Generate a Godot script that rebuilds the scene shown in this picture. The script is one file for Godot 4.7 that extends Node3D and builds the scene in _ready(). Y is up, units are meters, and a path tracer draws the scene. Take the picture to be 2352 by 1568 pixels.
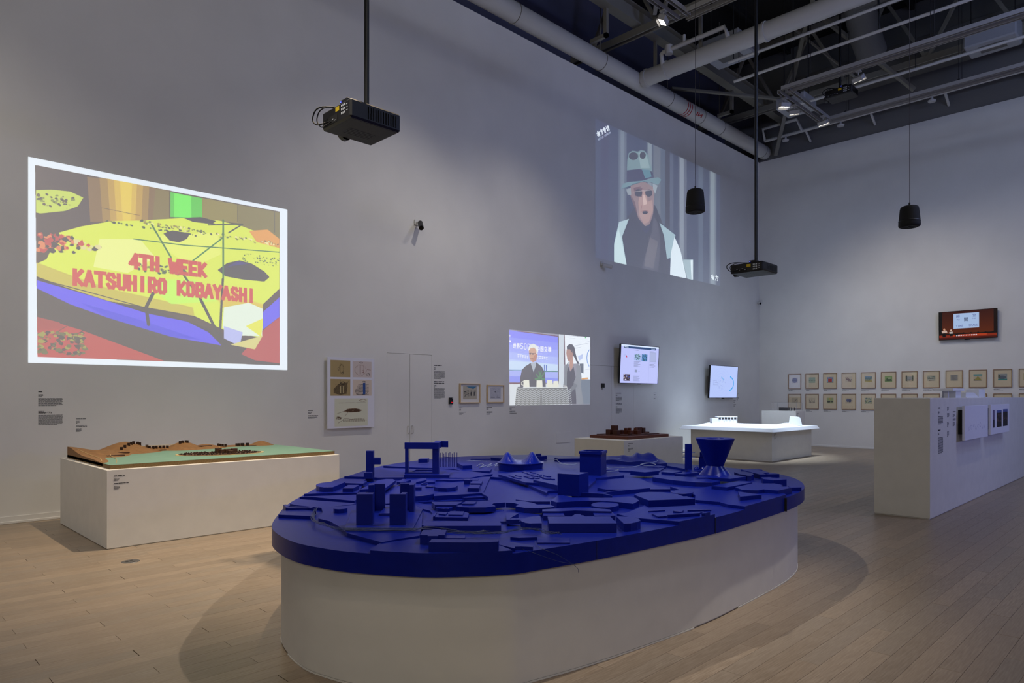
extends Node3D
# A dim museum hall: blue city model on an oval plinth, three wall projections, hanging projectors, prints and small models.
# World: x = distance from the long white wall, z = distance from the far end wall, metres.

const FOCAL := 1570.0
const SLAB_TOP := 0.705
const SLAB_BOTTOM := 0.60
const WALL_TOP := 8.92
const ROOF := 12.2
const HALL_X := 16.0
const HALL_Z := 27.0
const TRACK_Y := 8.2

var M := {}
var names := {}
var rng := RandomNumberGenerator.new()

# ================================================================ the scene
func _ready() -> void:
	rng.seed = 7
	view_and_light()
	make_materials()
	build_shell()
	build_floor()
	build_ceiling()
	build_lamps()
	build_city_table()
	build_pedestals()
	build_projections()
	build_projectors()
	build_wall_items()
	build_end_wall()
	build_partition()
	build_small_fixtures()

func view_and_light() -> void:
	var cam := Camera3D.new()
	cam.name = "camera"
	cam.projection = Camera3D.PROJECTION_FRUSTUM
	cam.keep_aspect = Camera3D.KEEP_HEIGHT
	cam.near = 0.05
	cam.far = 80.0
	cam.size = 1568.0 / FOCAL * cam.near
	cam.frustum_offset = Vector2(0, 125.5 / FOCAL * cam.near)
	cam.position = Vector3(9.87, 1.5, 20.9)
	cam.rotation = Vector3(0, deg_to_rad(45.16), 0)
	cam.current = true
	add_child(cam)
	var e := Environment.new()
	e.background_mode = Environment.BG_COLOR
	e.background_color = Color(0.0, 0.0, 0.0)
	e.tonemap_mode = Environment.TONE_MAPPER_LINEAR
	e.tonemap_exposure = 0.9
	e.sdfgi_enabled = true
	e.ssao_enabled = true
	e.ssil_enabled = true
	var w := WorldEnvironment.new()
	w.name = "environment"
	w.environment = e
	add_child(w)

# ---------------------------------------------------------------- mesh helpers
func mb() -> SurfaceTool:
	var st := SurfaceTool.new()
	st.begin(Mesh.PRIMITIVE_TRIANGLES)
	return st

func tri(st: SurfaceTool, a: Vector3, b: Vector3, c: Vector3, n: Vector3, ua := Vector2.ZERO, ub := Vector2.ZERO, uc := Vector2.ZERO, na := Vector3.ZERO, nb := Vector3.ZERO, nc := Vector3.ZERO) -> void:
	var flip := (b - a).cross(c - a).dot(n) > 0.0
	var vs := [a, c, b] if flip else [a, b, c]
	var us := [ua, uc, ub] if flip else [ua, ub, uc]
	var ns := [na, nc, nb] if flip else [na, nb, nc]
	for i in 3:
		st.set_normal(ns[i] if ns[i] != Vector3.ZERO else n)
		st.set_uv(us[i])
		st.add_vertex(vs[i])

func quad(st: SurfaceTool, a: Vector3, b: Vector3, c: Vector3, d: Vector3, n: Vector3, u0 := Vector2(0, 0), u1 := Vector2(1, 1)) -> void:
	# a top left, b top right, c bottom right, d bottom left
	var ub := Vector2(u1.x, u0.y)
	var ud := Vector2(u0.x, u1.y)
	tri(st, a, b, c, n, u0, ub, u1)
	tri(st, a, c, d, n, u0, u1, ud)

func xbox(st: SurfaceTool, t: Transform3D, s: Vector3, bevel := 0.0) -> void:
	# box of size s centred on t, optional chamfer
	var h := s * 0.5
	var e := minf(bevel, minf(h.x, minf(h.y, h.z)) * 0.9)
	var ax := [Vector3(1, 0, 0), Vector3(0, 1, 0), Vector3(0, 0, 1)]
	for k in 3:
		var u: Vector3 = ax[(k + 1) % 3]
		var v: Vector3 = ax[(k + 2) % 3]
		var w: Vector3 = ax[k]
		for sg in [-1.0, 1.0]:
			var o: Vector3 = w * h[k] * sg
			var hu: float = h[(k + 1) % 3] - e
			var hv: float = h[(k + 2) % 3] - e
			quad(st, t * (o + u * hu + v * hv), t * (o - u * hu + v * hv), t * (o - u * hu - v * hv), t * (o + u * hu - v * hv), (t.basis * (w * sg)).normalized())
	if e > 0.0:
		for k in 3:
			var i := (k + 1) % 3
			var j := (k + 2) % 3
			for si in [-1.0, 1.0]:
				for sj in [-1.0, 1.0]:
					var p := Vector3.ZERO
					var q := Vector3.ZERO
					p[i] = si * h[i]; p[j] = sj * (h[j] - e)
					q[i] = si * (h[i] - e); q[j] = sj * h[j]
					var l := Vector3.ZERO
					l[k] = h[k] - e
					var n := Vector3.ZERO
					n[i] = si; n[j] = sj
					quad(st, t * (p + l), t * (q + l), t * (q - l), t * (p - l), (t.basis * n).normalized())
		for sx in [-1.0, 1.0]:
			for sy in [-1.0, 1.0]:
				for sz in [-1.0, 1.0]:
					var sv := Vector3(sx, sy, sz)
					tri(st, t * (sv * Vector3(h.x, h.y - e, h.z - e)), t * (sv * Vector3(h.x - e, h.y, h.z - e)), t * (sv * Vector3(h.x - e, h.y - e, h.z)), (t.basis * sv).normalized())

func box(st: SurfaceTool, lo: Vector3, hi: Vector3, bevel := 0.0) -> void:
	xbox(st, Transform3D(Basis(), (lo + hi) * 0.5), hi - lo, bevel)

func beam(st: SurfaceTool, a: Vector3, b: Vector3, w: float, h: float, bevel := 0.0) -> void:
	var d := b - a
	var z := d.normalized()
	var up := Vector3.UP if absf(z.y) < 0.95 else Vector3.RIGHT
	var x := up.cross(z).normalized()
	var y := z.cross(x)
	xbox(st, Transform3D(Basis(x, y, z), (a + b) * 0.5), Vector3(w, h, d.length()), bevel)

func tube(st: SurfaceTool, pts: Array, r: float, n := 10, caps := true) -> void:
	var rings := []
	var prev_x := Vector3.ZERO
	for i in pts.size():
		var a: Vector3 = pts[maxi(i - 1, 0)]
		var b: Vector3 = pts[mini(i + 1, pts.size() - 1)]
		var d := (b - a).normalized()
		var x := prev_x - d * prev_x.dot(d)
		if x.length() < 0.1:
			x = (Vector3.UP if absf(d.y) < 0.9 else Vector3.RIGHT).cross(d)
		x = x.normalized()
		prev_x = x
		var y := d.cross(x)
		var ring := []
		for k in n:
			var an := TAU * k / n
			ring.append([pts[i] + (x * cos(an) + y * sin(an)) * r, x * cos(an) + y * sin(an)])
		rings.append(ring)
	for i in pts.size() - 1:
		for k in n:
			var a = rings[i][k]; var b = rings[i][(k + 1) % n]; var c = rings[i + 1][(k + 1) % n]; var d = rings[i + 1][k]
			var nn: Vector3 = (a[1] + b[1]).normalized()
			tri(st, a[0], b[0], c[0], nn, Vector2.ZERO, Vector2.ZERO, Vector2.ZERO, a[1], b[1], c[1])
			tri(st, a[0], c[0], d[0], nn, Vector2.ZERO, Vector2.ZERO, Vector2.ZERO, a[1], c[1], d[1])
	if caps:
		for e in [0, pts.size() - 1]:
			var o: Vector3 = pts[e]
			var nn: Vector3 = (pts[0] - pts[1]).normalized() if e == 0 else (pts[e] - pts[e - 1]).normalized()
			for k in n:
				tri(st, o, rings[e][k][0], rings[e][(k + 1) % n][0], nn)

func lathe(st: SurfaceTool, prof: Array, t: Transform3D, n := 28, smooth := true) -> void:
	# prof: Vector2(radius, height) from bottom to top, turned round y
	for i in prof.size() - 1:
		var p: Vector2 = prof[i]
		var q: Vector2 = prof[i + 1]
		var s := Vector2(q.y - p.y, p.x - q.x).normalized()
		for k in n:
			var a0 := TAU * k / n
			var a1 := TAU * (k + 1) / n
			var d0 := Vector3(cos(a0), 0, sin(a0))
			var d1 := Vector3(cos(a1), 0, sin(a1))
			var n0 := (t.basis * (d0 * s.x + Vector3.UP * s.y)).normalized()
			var n1 := (t.basis * (d1 * s.x + Vector3.UP * s.y)).normalized()
			var nm := (n0 + n1).normalized()
			if not smooth:
				n0 = nm; n1 = nm
			var a := t * (d0 * p.x + Vector3.UP * p.y)
			var b := t * (d1 * p.x + Vector3.UP * p.y)
			var c := t * (d1 * q.x + Vector3.UP * q.y)
			var d := t * (d0 * q.x + Vector3.UP * q.y)
			if p.x > 1e-5:
				tri(st, a, b, c, nm, Vector2.ZERO, Vector2.ZERO, Vector2.ZERO, n0, n1, n1)
			if q.x > 1e-5:
				tri(st, a, c, d, nm, Vector2.ZERO, Vector2.ZERO, Vector2.ZERO, n0, n1, n0)

func prism(st: SurfaceTool, poly: PackedVector2Array, y0: float, y1: float, bottom := true, chamfer := 0.0) -> void:
	# vertical prism over a plan polygon of (x, z)
	var p := poly
	if Geometry2D.is_polygon_clockwise(p):
		p = p.duplicate(); p.reverse()
	var top := p
	var yt := y1
	if chamfer > 0.0:
		var off := Geometry2D.offset_polygon(p, -chamfer)
		if off.size() == 1 and off[0].size() == p.size():
			top = off[0]
			if Geometry2D.is_polygon_clockwise(top): top.reverse()
			var best := 0
			for i in top.size():
				if top[i].distance_to(p[0]) < top[best].distance_to(p[0]): best = i
			var rolled := PackedVector2Array()
			for i in top.size(): rolled.append(top[(best + i) % top.size()])
			top = rolled
			yt = y1 - chamfer
	var m := p.size()
	var c := Vector2.ZERO
	for v in p: c += v / m
	for i in m:
		var a := p[i]
		var b := p[(i + 1) % m]
		var e := b - a
		var nn := Vector3(e.y, 0, -e.x).normalized()
		quad(st, Vector3(a.x, yt, a.y), Vector3(b.x, yt, b.y), Vector3(b.x, y0, b.y), Vector3(a.x, y0, a.y), nn)
		if yt < y1:
			var a2 := top[i]; var b2 := top[(i + 1) % m]
			quad(st, Vector3(a2.x, y1, a2.y), Vector3(b2.x, y1, b2.y), Vector3(b.x, yt, b.y), Vector3(a.x, yt, a.y), (nn + Vector3.UP).normalized())
	var idx := Geometry2D.triangulate_polygon(top)
	for i in range(0, idx.size(), 3):
		var a := top[idx[i]]; var b := top[idx[i + 1]]; var d := top[idx[i + 2]]
		tri(st, Vector3(a.x, y1, a.y), Vector3(b.x, y1, b.y), Vector3(d.x, y1, d.y), Vector3.UP)
	if bottom:
		idx = Geometry2D.triangulate_polygon(p)
		for i in range(0, idx.size(), 3):
			var a := p[idx[i]]; var b := p[idx[i + 1]]; var d := p[idx[i + 2]]
			tri(st, Vector3(a.x, y0, a.y), Vector3(b.x, y0, b.y), Vector3(d.x, y0, d.y), Vector3.DOWN)

func poly2(a: Array) -> PackedVector2Array:
	var p := PackedVector2Array()
	for i in range(0, a.size(), 2):
		p.append(Vector2(a[i], a[i + 1]))
	return p

# ---------------------------------------------------------------- node helpers
func numbered(called: String) -> String:
	var k: int = names.get(called, 0)
	names[called] = k + 1
	return called if k == 0 else "%s_%03d" % [called, k]

func thing(called: String, label: String, category: String, at := Vector3.ZERO, group := "") -> Node3D:
	var o := Node3D.new()
	o.name = numbered(called)
	add_child(o)
	o.position = at
	o.set_meta("label", label)
	o.set_meta("category", category)
	if group != "":
		o.set_meta("group", group)
	return o

func world_at(n: Node) -> Vector3:
	var p := Vector3.ZERO
	while n is Node3D and n != self:
		p += (n as Node3D).position
		n = n.get_parent()
	return p

func obj(called: String, st: SurfaceTool, m: Material, parent: Node3D = null, local := false) -> MeshInstance3D:
	# commits a mesh given in world coordinates (or in the parent's own, if local)
	var o := MeshInstance3D.new()
	var raw := st.commit()
	if parent != null and parent != self and not local:
		var s2 := SurfaceTool.new()
		s2.append_from(raw, 0, Transform3D(Basis(), -world_at(parent)))
		raw = s2.commit()
	o.mesh = raw
	o.material_override = m
	if parent == null or parent == self:
		o.name = numbered(called)
		add_child(o)
	else:
		o.name = called
		parent.add_child(o, true)
	return o

func tag(o: Node, label: String, category: String, group := "") -> Node:
	o.set_meta("label", label)
	o.set_meta("category", category)
	if group != "":
		o.set_meta("group", group)
	return o

func struct(o: Node, label := "") -> Node:
	o.set_meta("kind", "structure")
	if label != "": o.set_meta("label", label)
	return o

func shell(called: String) -> Node3D:
	var o := Node3D.new()
	o.name = numbered(called)
	add_child(o)
	o.set_meta("kind", "structure")
	return o

# ---------------------------------------------------------------- materials
func mat(c: Color, rough := 0.7, metal := 0.0, spec := 0.5) -> StandardMaterial3D:
	var m := StandardMaterial3D.new()
	m.albedo_color = c
	m.roughness = rough
	m.metallic = metal
	m.metallic_specular = spec
	return m

func noise_tex(size: int, freq: float, lo: Color, hi: Color, octaves := 4, sd := 1, stretch := 1.0) -> Texture2D:
	var f := FastNoiseLite.new()
	f.seed = sd
	f.noise_type = FastNoiseLite.TYPE_SIMPLEX_SMOOTH
	f.frequency = freq
	f.fractal_octaves = octaves
	var im := Image.create(size, size, false, Image.FORMAT_RGB8)
	for y in size:
		for x in size:
			# blend opposite edges so that the tile repeats
			var a := float(x) / size
			var b := float(y) / size
			var v := 0.0
			v += f.get_noise_2d(x, y * stretch) * (1.0 - a) * (1.0 - b)
			v += f.get_noise_2d(x - size, y * stretch) * a * (1.0 - b)
			v += f.get_noise_2d(x, (y - size) * stretch) * (1.0 - a) * b
			v += f.get_noise_2d(x - size, (y - size) * stretch) * a * b
			im.set_pixel(x, y, lo.lerp(hi, clampf(v * 0.9 + 0.5, 0.0, 1.0)))
	return ImageTexture.create_from_image(im)

func textured(m: StandardMaterial3D, t: Texture2D, scale: Vector3) -> StandardMaterial3D:
	m.albedo_texture = t
	m.uv1_triplanar = true
	m.uv1_world_triplanar = true
	m.uv1_scale = scale
	return m

func bumped(m: StandardMaterial3D, t: Texture2D, cm: float) -> StandardMaterial3D:
	m.heightmap_enabled = true
	m.heightmap_texture = t
	m.heightmap_scale = cm
	return m

func glow(c: Color, e: float) -> StandardMaterial3D:
	var m := mat(c, 0.4)
	m.emission_enabled = true
	m.emission = c
	m.emission_energy_multiplier = e
	return m

func picture(im: Image, albedo: Color, energy: float, rough := 0.85) -> StandardMaterial3D:
	# a lit picture: a screen or a projected image
	var m := mat(albedo, rough)
	m.emission_enabled = true
	m.emission = Color.BLACK
	m.emission_texture = ImageTexture.create_from_image(im)
	m.emission_energy_multiplier = energy
	m.texture_repeat = false
	return m

func printed(im: Image, rough := 0.8) -> StandardMaterial3D:
	var m := mat(Color.WHITE, rough)
	m.albedo_texture = ImageTexture.create_from_image(im)
	m.texture_repeat = false
	return m

# ---------------------------------------------------------------- drawing on images
func fill_poly(im: Image, pts: PackedVector2Array, c: Color) -> void:
	var lo := INF
	var hi := -INF
	for p in pts:
		lo = minf(lo, p.y); hi = maxf(hi, p.y)
	var w := im.get_width()
	var n := pts.size()
	for y in range(maxi(0, int(floor(lo))), mini(im.get_height(), int(ceil(hi)) + 1)):
		var yy := y + 0.5
		var xs := PackedFloat32Array()
		for i in n:
			var a := pts[i]
			var b := pts[(i + 1) % n]
			if (a.y <= yy) != (b.y <= yy):
				xs.append(a.x + (yy - a.y) / (b.y - a.y) * (b.x - a.x))
		xs.sort()
		for k in range(0, xs.size() - 1, 2):
			var x0 := clampi(int(round(xs[k])), 0, w)
			var x1 := clampi(int(round(xs[k + 1])), 0, w)
			if x1 > x0:
				im.fill_rect(Rect2i(x0, y, x1 - x0, 1), c)

func fill_disc(im: Image, o: Vector2, rx: float, ry: float, c: Color) -> void:
	var p := PackedVector2Array()
	for i in 20:
		p.append(o + Vector2(cos(TAU * i / 20) * rx, sin(TAU * i / 20) * ry))
	fill_poly(im, p, c)

func stroke(im: Image, pts: Array, w: float, c: Color, square := false) -> void:
	for i in pts.size() - 1:
		var a: Vector2 = pts[i]
		var b: Vector2 = pts[i + 1]
		if a.distance_to(b) < 0.01:
			continue
		var d := (b - a).normalized()
		var nrm := Vector2(-d.y, d.x) * w * 0.5
		var ex := d * w * 0.45 if square else Vector2.ZERO
		fill_poly(im, PackedVector2Array([a - ex + nrm, b + ex + nrm, b + ex - nrm, a - ex - nrm]), c)
		if w > 2.5 and not square:
			fill_disc(im, a, w * 0.5, w * 0.5, c)
			fill_disc(im, b, w * 0.5, w * 0.5, c)

func letters(im: Image, txt: String, x: float, y: float, gw: float, gh: float, w: float, c: Color) -> void:
	# strokes of each character in a cell of gw by gh
	for ch in txt:
		if LETTERS.has(ch):
			for ln in LETTERS[ch]:
				var q := []
				for i in range(0, ln.size(), 2):
					q.append(Vector2(x + ln[i] / 10.0 * gw, y + ln[i + 1] / 10.0 * gh))
				stroke(im, q, w, c, true)
		x += gw * 1.14

func draw_rows(im: Image, rows: Array, sd: int) -> void:
	var r := RandomNumberGenerator.new()
	r.seed = sd
	var sx := im.get_width() / 1000.0
	var sy := im.get_height() / 1000.0
	for row in rows:
		if row[0] is String:
			if row[0] == "l":
				var q := []
				for i in range(5, row.size(), 2):
					q.append(Vector2(row[i] * sx, row[i + 1] * sy))
				stroke(im, q, row[1] * sx * 0.62, Color8(row[2], row[3], row[4]))
			elif row[0] == "s":
				for k in row[1]:
					var o := Vector2(r.randf_range(row[4], row[6]) * sx, r.randf_range(minf(row[5], row[7]), maxf(row[5], row[7])) * sy)
					var z: float = row[2] * sx * r.randf_range(0.3, 0.8)
					var p := PackedVector2Array()
					for i in 5:
						p.append(o + Vector2(cos(TAU * i / 5), sin(TAU * i / 5) * 0.8) * z * r.randf_range(0.5, 1.3))
					var c: Array = row[3][r.randi() % row[3].size()]
					fill_poly(im, p, Color8(c[0], c[1], c[2]))
			elif row[0] == "t":
				var cell: float = (row[8] - row[6]) * sx / (row[5].length() * 1.14 - 0.14)
				letters(im, row[5], row[6] * sx, minf(row[7], row[9]) * sy, cell, absf(row[9] - row[7]) * sy, row[1] * sx * 0.5, Color8(row[2], row[3], row[4]))
			elif row[0] == "r":
				# lettering along a slanting line: top left, top right, height
				var a := Vector2(row[6] * sx, row[7] * sy)
				var b := Vector2(row[8] * sx, row[9] * sy)
				var n: int = row[5].length()
				for i in n:
					var o := a.lerp(b, float(i) / n)
					var ex := (b - a) / n * 0.88
					for ln in LETTERS.get(row[5][i], []):
						var q := []
						for j in range(0, ln.size(), 2):
							q.append(o + ex * ln[j] / 10.0 + Vector2(-ex.y, ex.x).normalized() * row[10] * sy * ln[j + 1] / 10.0)
						stroke(im, q, row[1] * sx * 0.5, Color8(row[2], row[3], row[4]), true)
		else:
			var p := PackedVector2Array()
			for i in range(3, row.size(), 2):
				p.append(Vector2(row[i] * sx, row[i + 1] * sy))
			fill_poly(im, p, Color8(row[0], row[1], row[2]))

func soften(im: Image) -> Image:
	# the slight blur of a lens: half size and back, mixed in
	var w := im.get_width()
	var h := im.get_height()
	im.resize(w * 2 / 3, h * 2 / 3, Image.INTERPOLATE_LANCZOS)
	im.resize(w, h, Image.INTERPOLATE_CUBIC)
	return im

# ---------------------------------------------------------------- lamps
func track_spot(pos: Vector3, aim: Vector3, c: Color, energy: float, cone: float, blend: float, label: String, group := "") -> void:
	# a twin-lens spotlight clipped to the lighting track; its light starts just in front of the glowing lenses
	var t := thing("track_spotlight", label, "spotlight", pos, group)
	var d := (aim - pos).normalized()
	var x := Vector3.UP.cross(d).normalized()
	var head := Transform3D(Basis(x, d.cross(x).normalized(), d), pos - Vector3(0, 0.16, 0))
	var st := mb()
	box(st, pos + Vector3(-0.05, -0.03, -0.05), pos + Vector3(0.05, 0.0, 0.05), 0.004)
	tube(st, [pos, pos - Vector3(0, 0.1, 0)], 0.012, 8)
	obj("mount", st, M.track, t)
	st = mb()
	xbox(st, head * Transform3D(Basis(), Vector3(0, 0, 0.0)), Vector3(0.22, 0.13, 0.09), 0.008)
	xbox(st, head * Transform3D(Basis(), Vector3(0, 0.07, 0.06)), Vector3(0.22, 0.006, 0.06))
	obj("head", st, M.track, t)
	for s in [-1.0, 1.0]:
		st = mb()
		xbox(st, head * Transform3D(Basis(), Vector3(0.053 * s, 0, 0.047)), Vector3(0.086, 0.1, 0.006), 0.002)
		obj("lens", st, M.lamp_glow, t)
	var l := SpotLight3D.new()
	l.name = "beam"
	l.light_color = c
	l.light_energy = energy
	l.spot_angle = cone
	l.spot_angle_attenuation = blend
	l.spot_range = 40.0
	l.spot_attenuation = 2.0
	l.light_size = 0.06
	l.shadow_enabled = true
	t.add_child(l)
	l.position = Vector3(0, -0.16, 0) + d * 0.07
	l.basis = Basis(x, d.cross(x).normalized(), d) * Basis(Vector3.UP, PI)

func added_fill_panel(pos: Vector3, dir: Vector3, w: float, h: float, c: Color, e: float, label: String) -> void:
	# a made-up fill light: wide diffuse panel hung out of view
	var d := dir.normalized()
	var x := Vector3.UP.cross(-d).normalized()
	var f := Transform3D(Basis(x, (-d).cross(x).normalized(), -d), pos)
	var t := thing("fill_panel", label, "light panel", pos)
	var st := mb()
	xbox(st, f * Transform3D(Basis(), Vector3(0, 0, 0.05)), Vector3(w + 0.08, h + 0.08, 0.08), 0.01)
	obj("housing", st, M.track, t)
	st = mb()
	xbox(st, f * Transform3D(Basis(), Vector3(0, 0, 0.007)), Vector3(w, h, 0.006))
	obj("fill_diffuser", st, M.fill_glow, t)
	st = mb()
	for s in [-1.0, 1.0]:
		var p := f * Vector3(w * 0.4 * s, 0, 0.09)
		tube(st, [p, Vector3(p.x, ROOF, p.z)], 0.012, 6)
	obj("hanger", st, M.cable, t)
	screen_or_fill_light(t, pos + d * 0.01, d, w, h, c, e)

func screen_or_fill_light(parent: Node3D, at: Vector3, towards: Vector3, w: float, h: float, c: Color, e: float) -> void:
	# light of a bright picture or an added fill panel, as wide as its face
	var l := AreaLight3D.new()
	l.name = "picture_or_fill_light"
	l.area_size = Vector2(w, h)
	l.light_color = c
	l.light_energy = e
	l.area_range = 40.0
	l.shadow_enabled = true
	parent.add_child(l)
	l.position = at - parent.position
	var x := Vector3.UP.cross(-towards).normalized()
	l.basis = Basis(x, (-towards).cross(x).normalized(), -towards)

# ---------------------------------------------------------------- lettering
func words(st: SurfaceTool, o: Vector3, r: Vector3, n: Vector3, y: float, width: float, h: float, r_: RandomNumberGenerator, lead := 0.62) -> void:
	# one line of small print: dark word marks along r, y below the top of the block
	var x := 0.0
	var t := Transform3D(Basis(r, Vector3.UP, n), Vector3.ZERO)
	while x < width - h:
		var w := minf(h * r_.randf_range(1.2, 4.6), width - x)
		t.origin = o + r * (x + w * 0.5) + Vector3.DOWN * (y + h * 0.5) + n * 0.0004
		xbox(st, t, Vector3(w, h * lead, 0.0008))
		x += w + h * 0.45

func text_block(label: String, o: Vector3, r: Vector3, n: Vector3, spec: Array, category := "wall text", group := "", called := "wall_text") -> Node3D:
	# spec rows: [gap above, line height, width, lines]
	var st := mb()
	var rr := RandomNumberGenerator.new()
	rr.seed = int(absf(o.x * 131.0 + o.y * 977.0 + o.z * 3571.0) * 100.0)
	var y := 0.0
	for s in spec:
		y += s[0]
		for k in s[3]:
			words(st, o, r, n, y, s[2] * (rr.randf_range(0.55, 0.9) if k == s[3] - 1 and s[3] > 2 else 1.0), s[1], rr)
			y += s[1] * 1.45
	var t := thing(called, label, category, o, group)
	obj("print", st, M.ink, t)
	return t

func title(parent: Node3D, txt: String, o: Vector3, turn: float, height: float, squeeze := 1.0, m: Material = null) -> void:
	var f := SystemFont.new()
	f.font_names = PackedStringArray(["Droid Sans"])
	f.font_weight = 700
	var tm := TextMesh.new()
	tm.text = txt
	tm.font = f
	tm.font_size = 32
	tm.pixel_size = height / 24.0
	tm.depth = 0.001
	tm.horizontal_alignment = HORIZONTAL_ALIGNMENT_LEFT
	tm.vertical_alignment = VERTICAL_ALIGNMENT_TOP
	var i := MeshInstance3D.new()
	i.name = "title"
	i.mesh = tm
	i.material_override = m if m != null else M.ink
	parent.add_child(i, true)
	i.position = o - parent.position
	i.rotation.y = turn
	i.scale = Vector3(squeeze, 1, 1)

func make_materials() -> void:
	M.plaster_bump = noise_tex(256, 0.06, Color(0.3, 0.3, 0.3), Color(0.7, 0.7, 0.7), 4, 3)
	M.wall = bumped(textured(mat(Color(0.87, 0.865, 0.85), 0.9, 0.0, 0.3), noise_tex(256, 0.012, Color(0.96, 0.96, 0.96), Color(1, 1, 1), 3, 5), Vector3(0.25, 0.25, 0.25)), M.plaster_bump, 0.02)
	M.plinth = bumped(textured(mat(Color(0.87, 0.86, 0.835), 0.8, 0.0, 0.35), noise_tex(256, 0.02, Color(0.965, 0.965, 0.965), Color(1, 1, 1), 4, 9), Vector3(0.7, 0.7, 0.7)), M.plaster_bump, 0.015)
	M.upper = mat(Color(0.42, 0.42, 0.42), 0.9)  # upper end wall: shade beyond the spotlights put into a darker grey
	M.roof = mat(Color(0.1, 0.1, 0.1), 0.95)
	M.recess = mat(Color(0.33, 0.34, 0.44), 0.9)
	M.steel = mat(Color(0.5, 0.49, 0.45), 0.6)
	M.pipe = mat(Color(0.76, 0.755, 0.73), 0.45)
	M.duct = mat(Color(0.36, 0.355, 0.34), 0.6)
	M.unit = mat(Color(0.6, 0.61, 0.63), 0.5)
	M.track = mat(Color(0.62, 0.615, 0.6), 0.45)
	M.cable = mat(Color(0.1, 0.1, 0.1), 0.6)
	M.black = mat(Color(0.035, 0.035, 0.036), 0.45)
	M.black_matte = mat(Color(0.03, 0.03, 0.03), 0.8)
	M.black_gloss = mat(Color(0.012, 0.012, 0.014), 0.12)
	M.grey_plastic = mat(Color(0.14, 0.14, 0.14), 0.6)
	M.white_metal = mat(Color(0.8, 0.8, 0.79), 0.4)
	M.red = mat(Color(0.62, 0.06, 0.05), 0.5)
	M.yellow = mat(Color(0.8, 0.68, 0.06), 0.6)
	M.label_white = mat(Color(0.78, 0.8, 0.82), 0.6)
	M.ink = mat(Color(0.13, 0.13, 0.14), 0.8)
	M.groove = mat(Color(0.42, 0.42, 0.42), 0.9)
	M.lamp_glow = glow(Color(1.0, 0.97, 0.92), 4.0)
	M.fill_glow = glow(Color(1.0, 0.98, 0.95), 1.0)  # glowing face of the added fill panels
	M.led_red = glow(Color(1.0, 0.08, 0.12), 2.0)
	M.led_blue = glow(Color(0.35, 0.4, 1.0), 2.0)
	M.lens_glow = glow(Color(0.7, 0.85, 1.0), 1.5)
	# ultramarine lacquer of the city model
	M.blue = bumped(textured(mat(Color(0.015, 0.095, 0.5), 0.38, 0.0, 0.32), noise_tex(256, 0.03, Color(0.86, 0.88, 0.92), Color(1, 1, 1), 4, 21), Vector3(1.7, 1.7, 1.7)), noise_tex(128, 0.35, Color(0.4, 0.4, 0.4), Color(0.6, 0.6, 0.6), 2, 8), 0.01)
	M.blue_gloss = mat(Color(0.015, 0.1, 0.52), 0.22, 0.0, 0.42)
	M.blue_wire = mat(Color(0.09, 0.16, 0.36), 0.35)
	M.wire_light = mat(Color(0.5, 0.56, 0.72), 0.25)
	# pale oak boards, four tones
	var grain := noise_tex(512, 0.035, Color(0.82, 0.8, 0.77), Color(1, 1, 1), 5, 31, 1.0)
	M.grain_bump = noise_tex(256, 0.08, Color(0.3, 0.3, 0.3), Color(0.7, 0.7, 0.7), 4, 33)
	M.boards = []
	for c in [Color(0.63, 0.565, 0.49), Color(0.605, 0.545, 0.475), Color(0.65, 0.585, 0.51), Color(0.615, 0.56, 0.495)]:
		var m := textured(mat(c, 0.36, 0.0, 0.45), grain, Vector3(4.5, 0.4, 0.28))
		M.boards.append(bumped(m, M.grain_bump, 0.012))
	M.subfloor = mat(Color(0.2, 0.15, 0.11), 0.9)
	# landscape model
	M.land = textured(mat(Color(0.6, 0.44, 0.26), 0.7), noise_tex(256, 0.05, Color(0.78, 0.76, 0.72), Color(1, 1, 1), 4, 41), Vector3(1.0, 26.0, 1.0))
	M.ply = textured(mat(Color(0.58, 0.47, 0.28), 0.7), noise_tex(256, 0.06, Color(0.62, 0.6, 0.56), Color(1, 1, 1), 5, 43), Vector3(3.0, 14.0, 3.0))
	M.sea = textured(mat(Color(0.5, 0.66, 0.58), 0.45), noise_tex(256, 0.03, Color(0.84, 0.9, 0.88), Color(1, 1, 1), 4, 45), Vector3(3.0, 3.0, 0.6))
	M.sand = mat(Color(0.78, 0.68, 0.48), 0.8)
	M.dark_wood = mat(Color(0.2, 0.115, 0.06), 0.6)
	M.dark_wood2 = mat(Color(0.3, 0.19, 0.09), 0.6)
	M.red_wood = textured(mat(Color(0.43, 0.2, 0.1), 0.55), noise_tex(256, 0.05, Color(0.66, 0.62, 0.6), Color(1, 1, 1), 5, 47), Vector3(1.2, 12.0, 1.2))
	M.red_wood2 = textured(mat(Color(0.33, 0.145, 0.075), 0.55), noise_tex(256, 0.05, Color(0.66, 0.62, 0.6), Color(1, 1, 1), 5, 49), Vector3(8.0, 2.0, 8.0))
	M.model_white = mat(Color(0.9, 0.905, 0.92), 0.55)
	M.dark_slot = mat(Color(0.16, 0.16, 0.17), 0.8)
	# frames and prints
	M.frame_wood = textured(mat(Color(0.66, 0.53, 0.42), 0.5), noise_tex(128, 0.06, Color(0.8, 0.78, 0.75), Color(1, 1, 1), 4, 51), Vector3(6, 6, 6))
	M.frame_pale = mat(Color(0.8, 0.7, 0.55), 0.5)
	M.mount = mat(Color(0.82, 0.76, 0.63), 0.85)
	M.mount_white = mat(Color(0.88, 0.87, 0.86), 0.85)
	var glass := StandardMaterial3D.new()
	glass.transparency = BaseMaterial3D.TRANSPARENCY_ALPHA
	glass.albedo_color = Color(1, 1, 1, 0.04)
	glass.roughness = 0.02
	M.glass = glass
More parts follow.
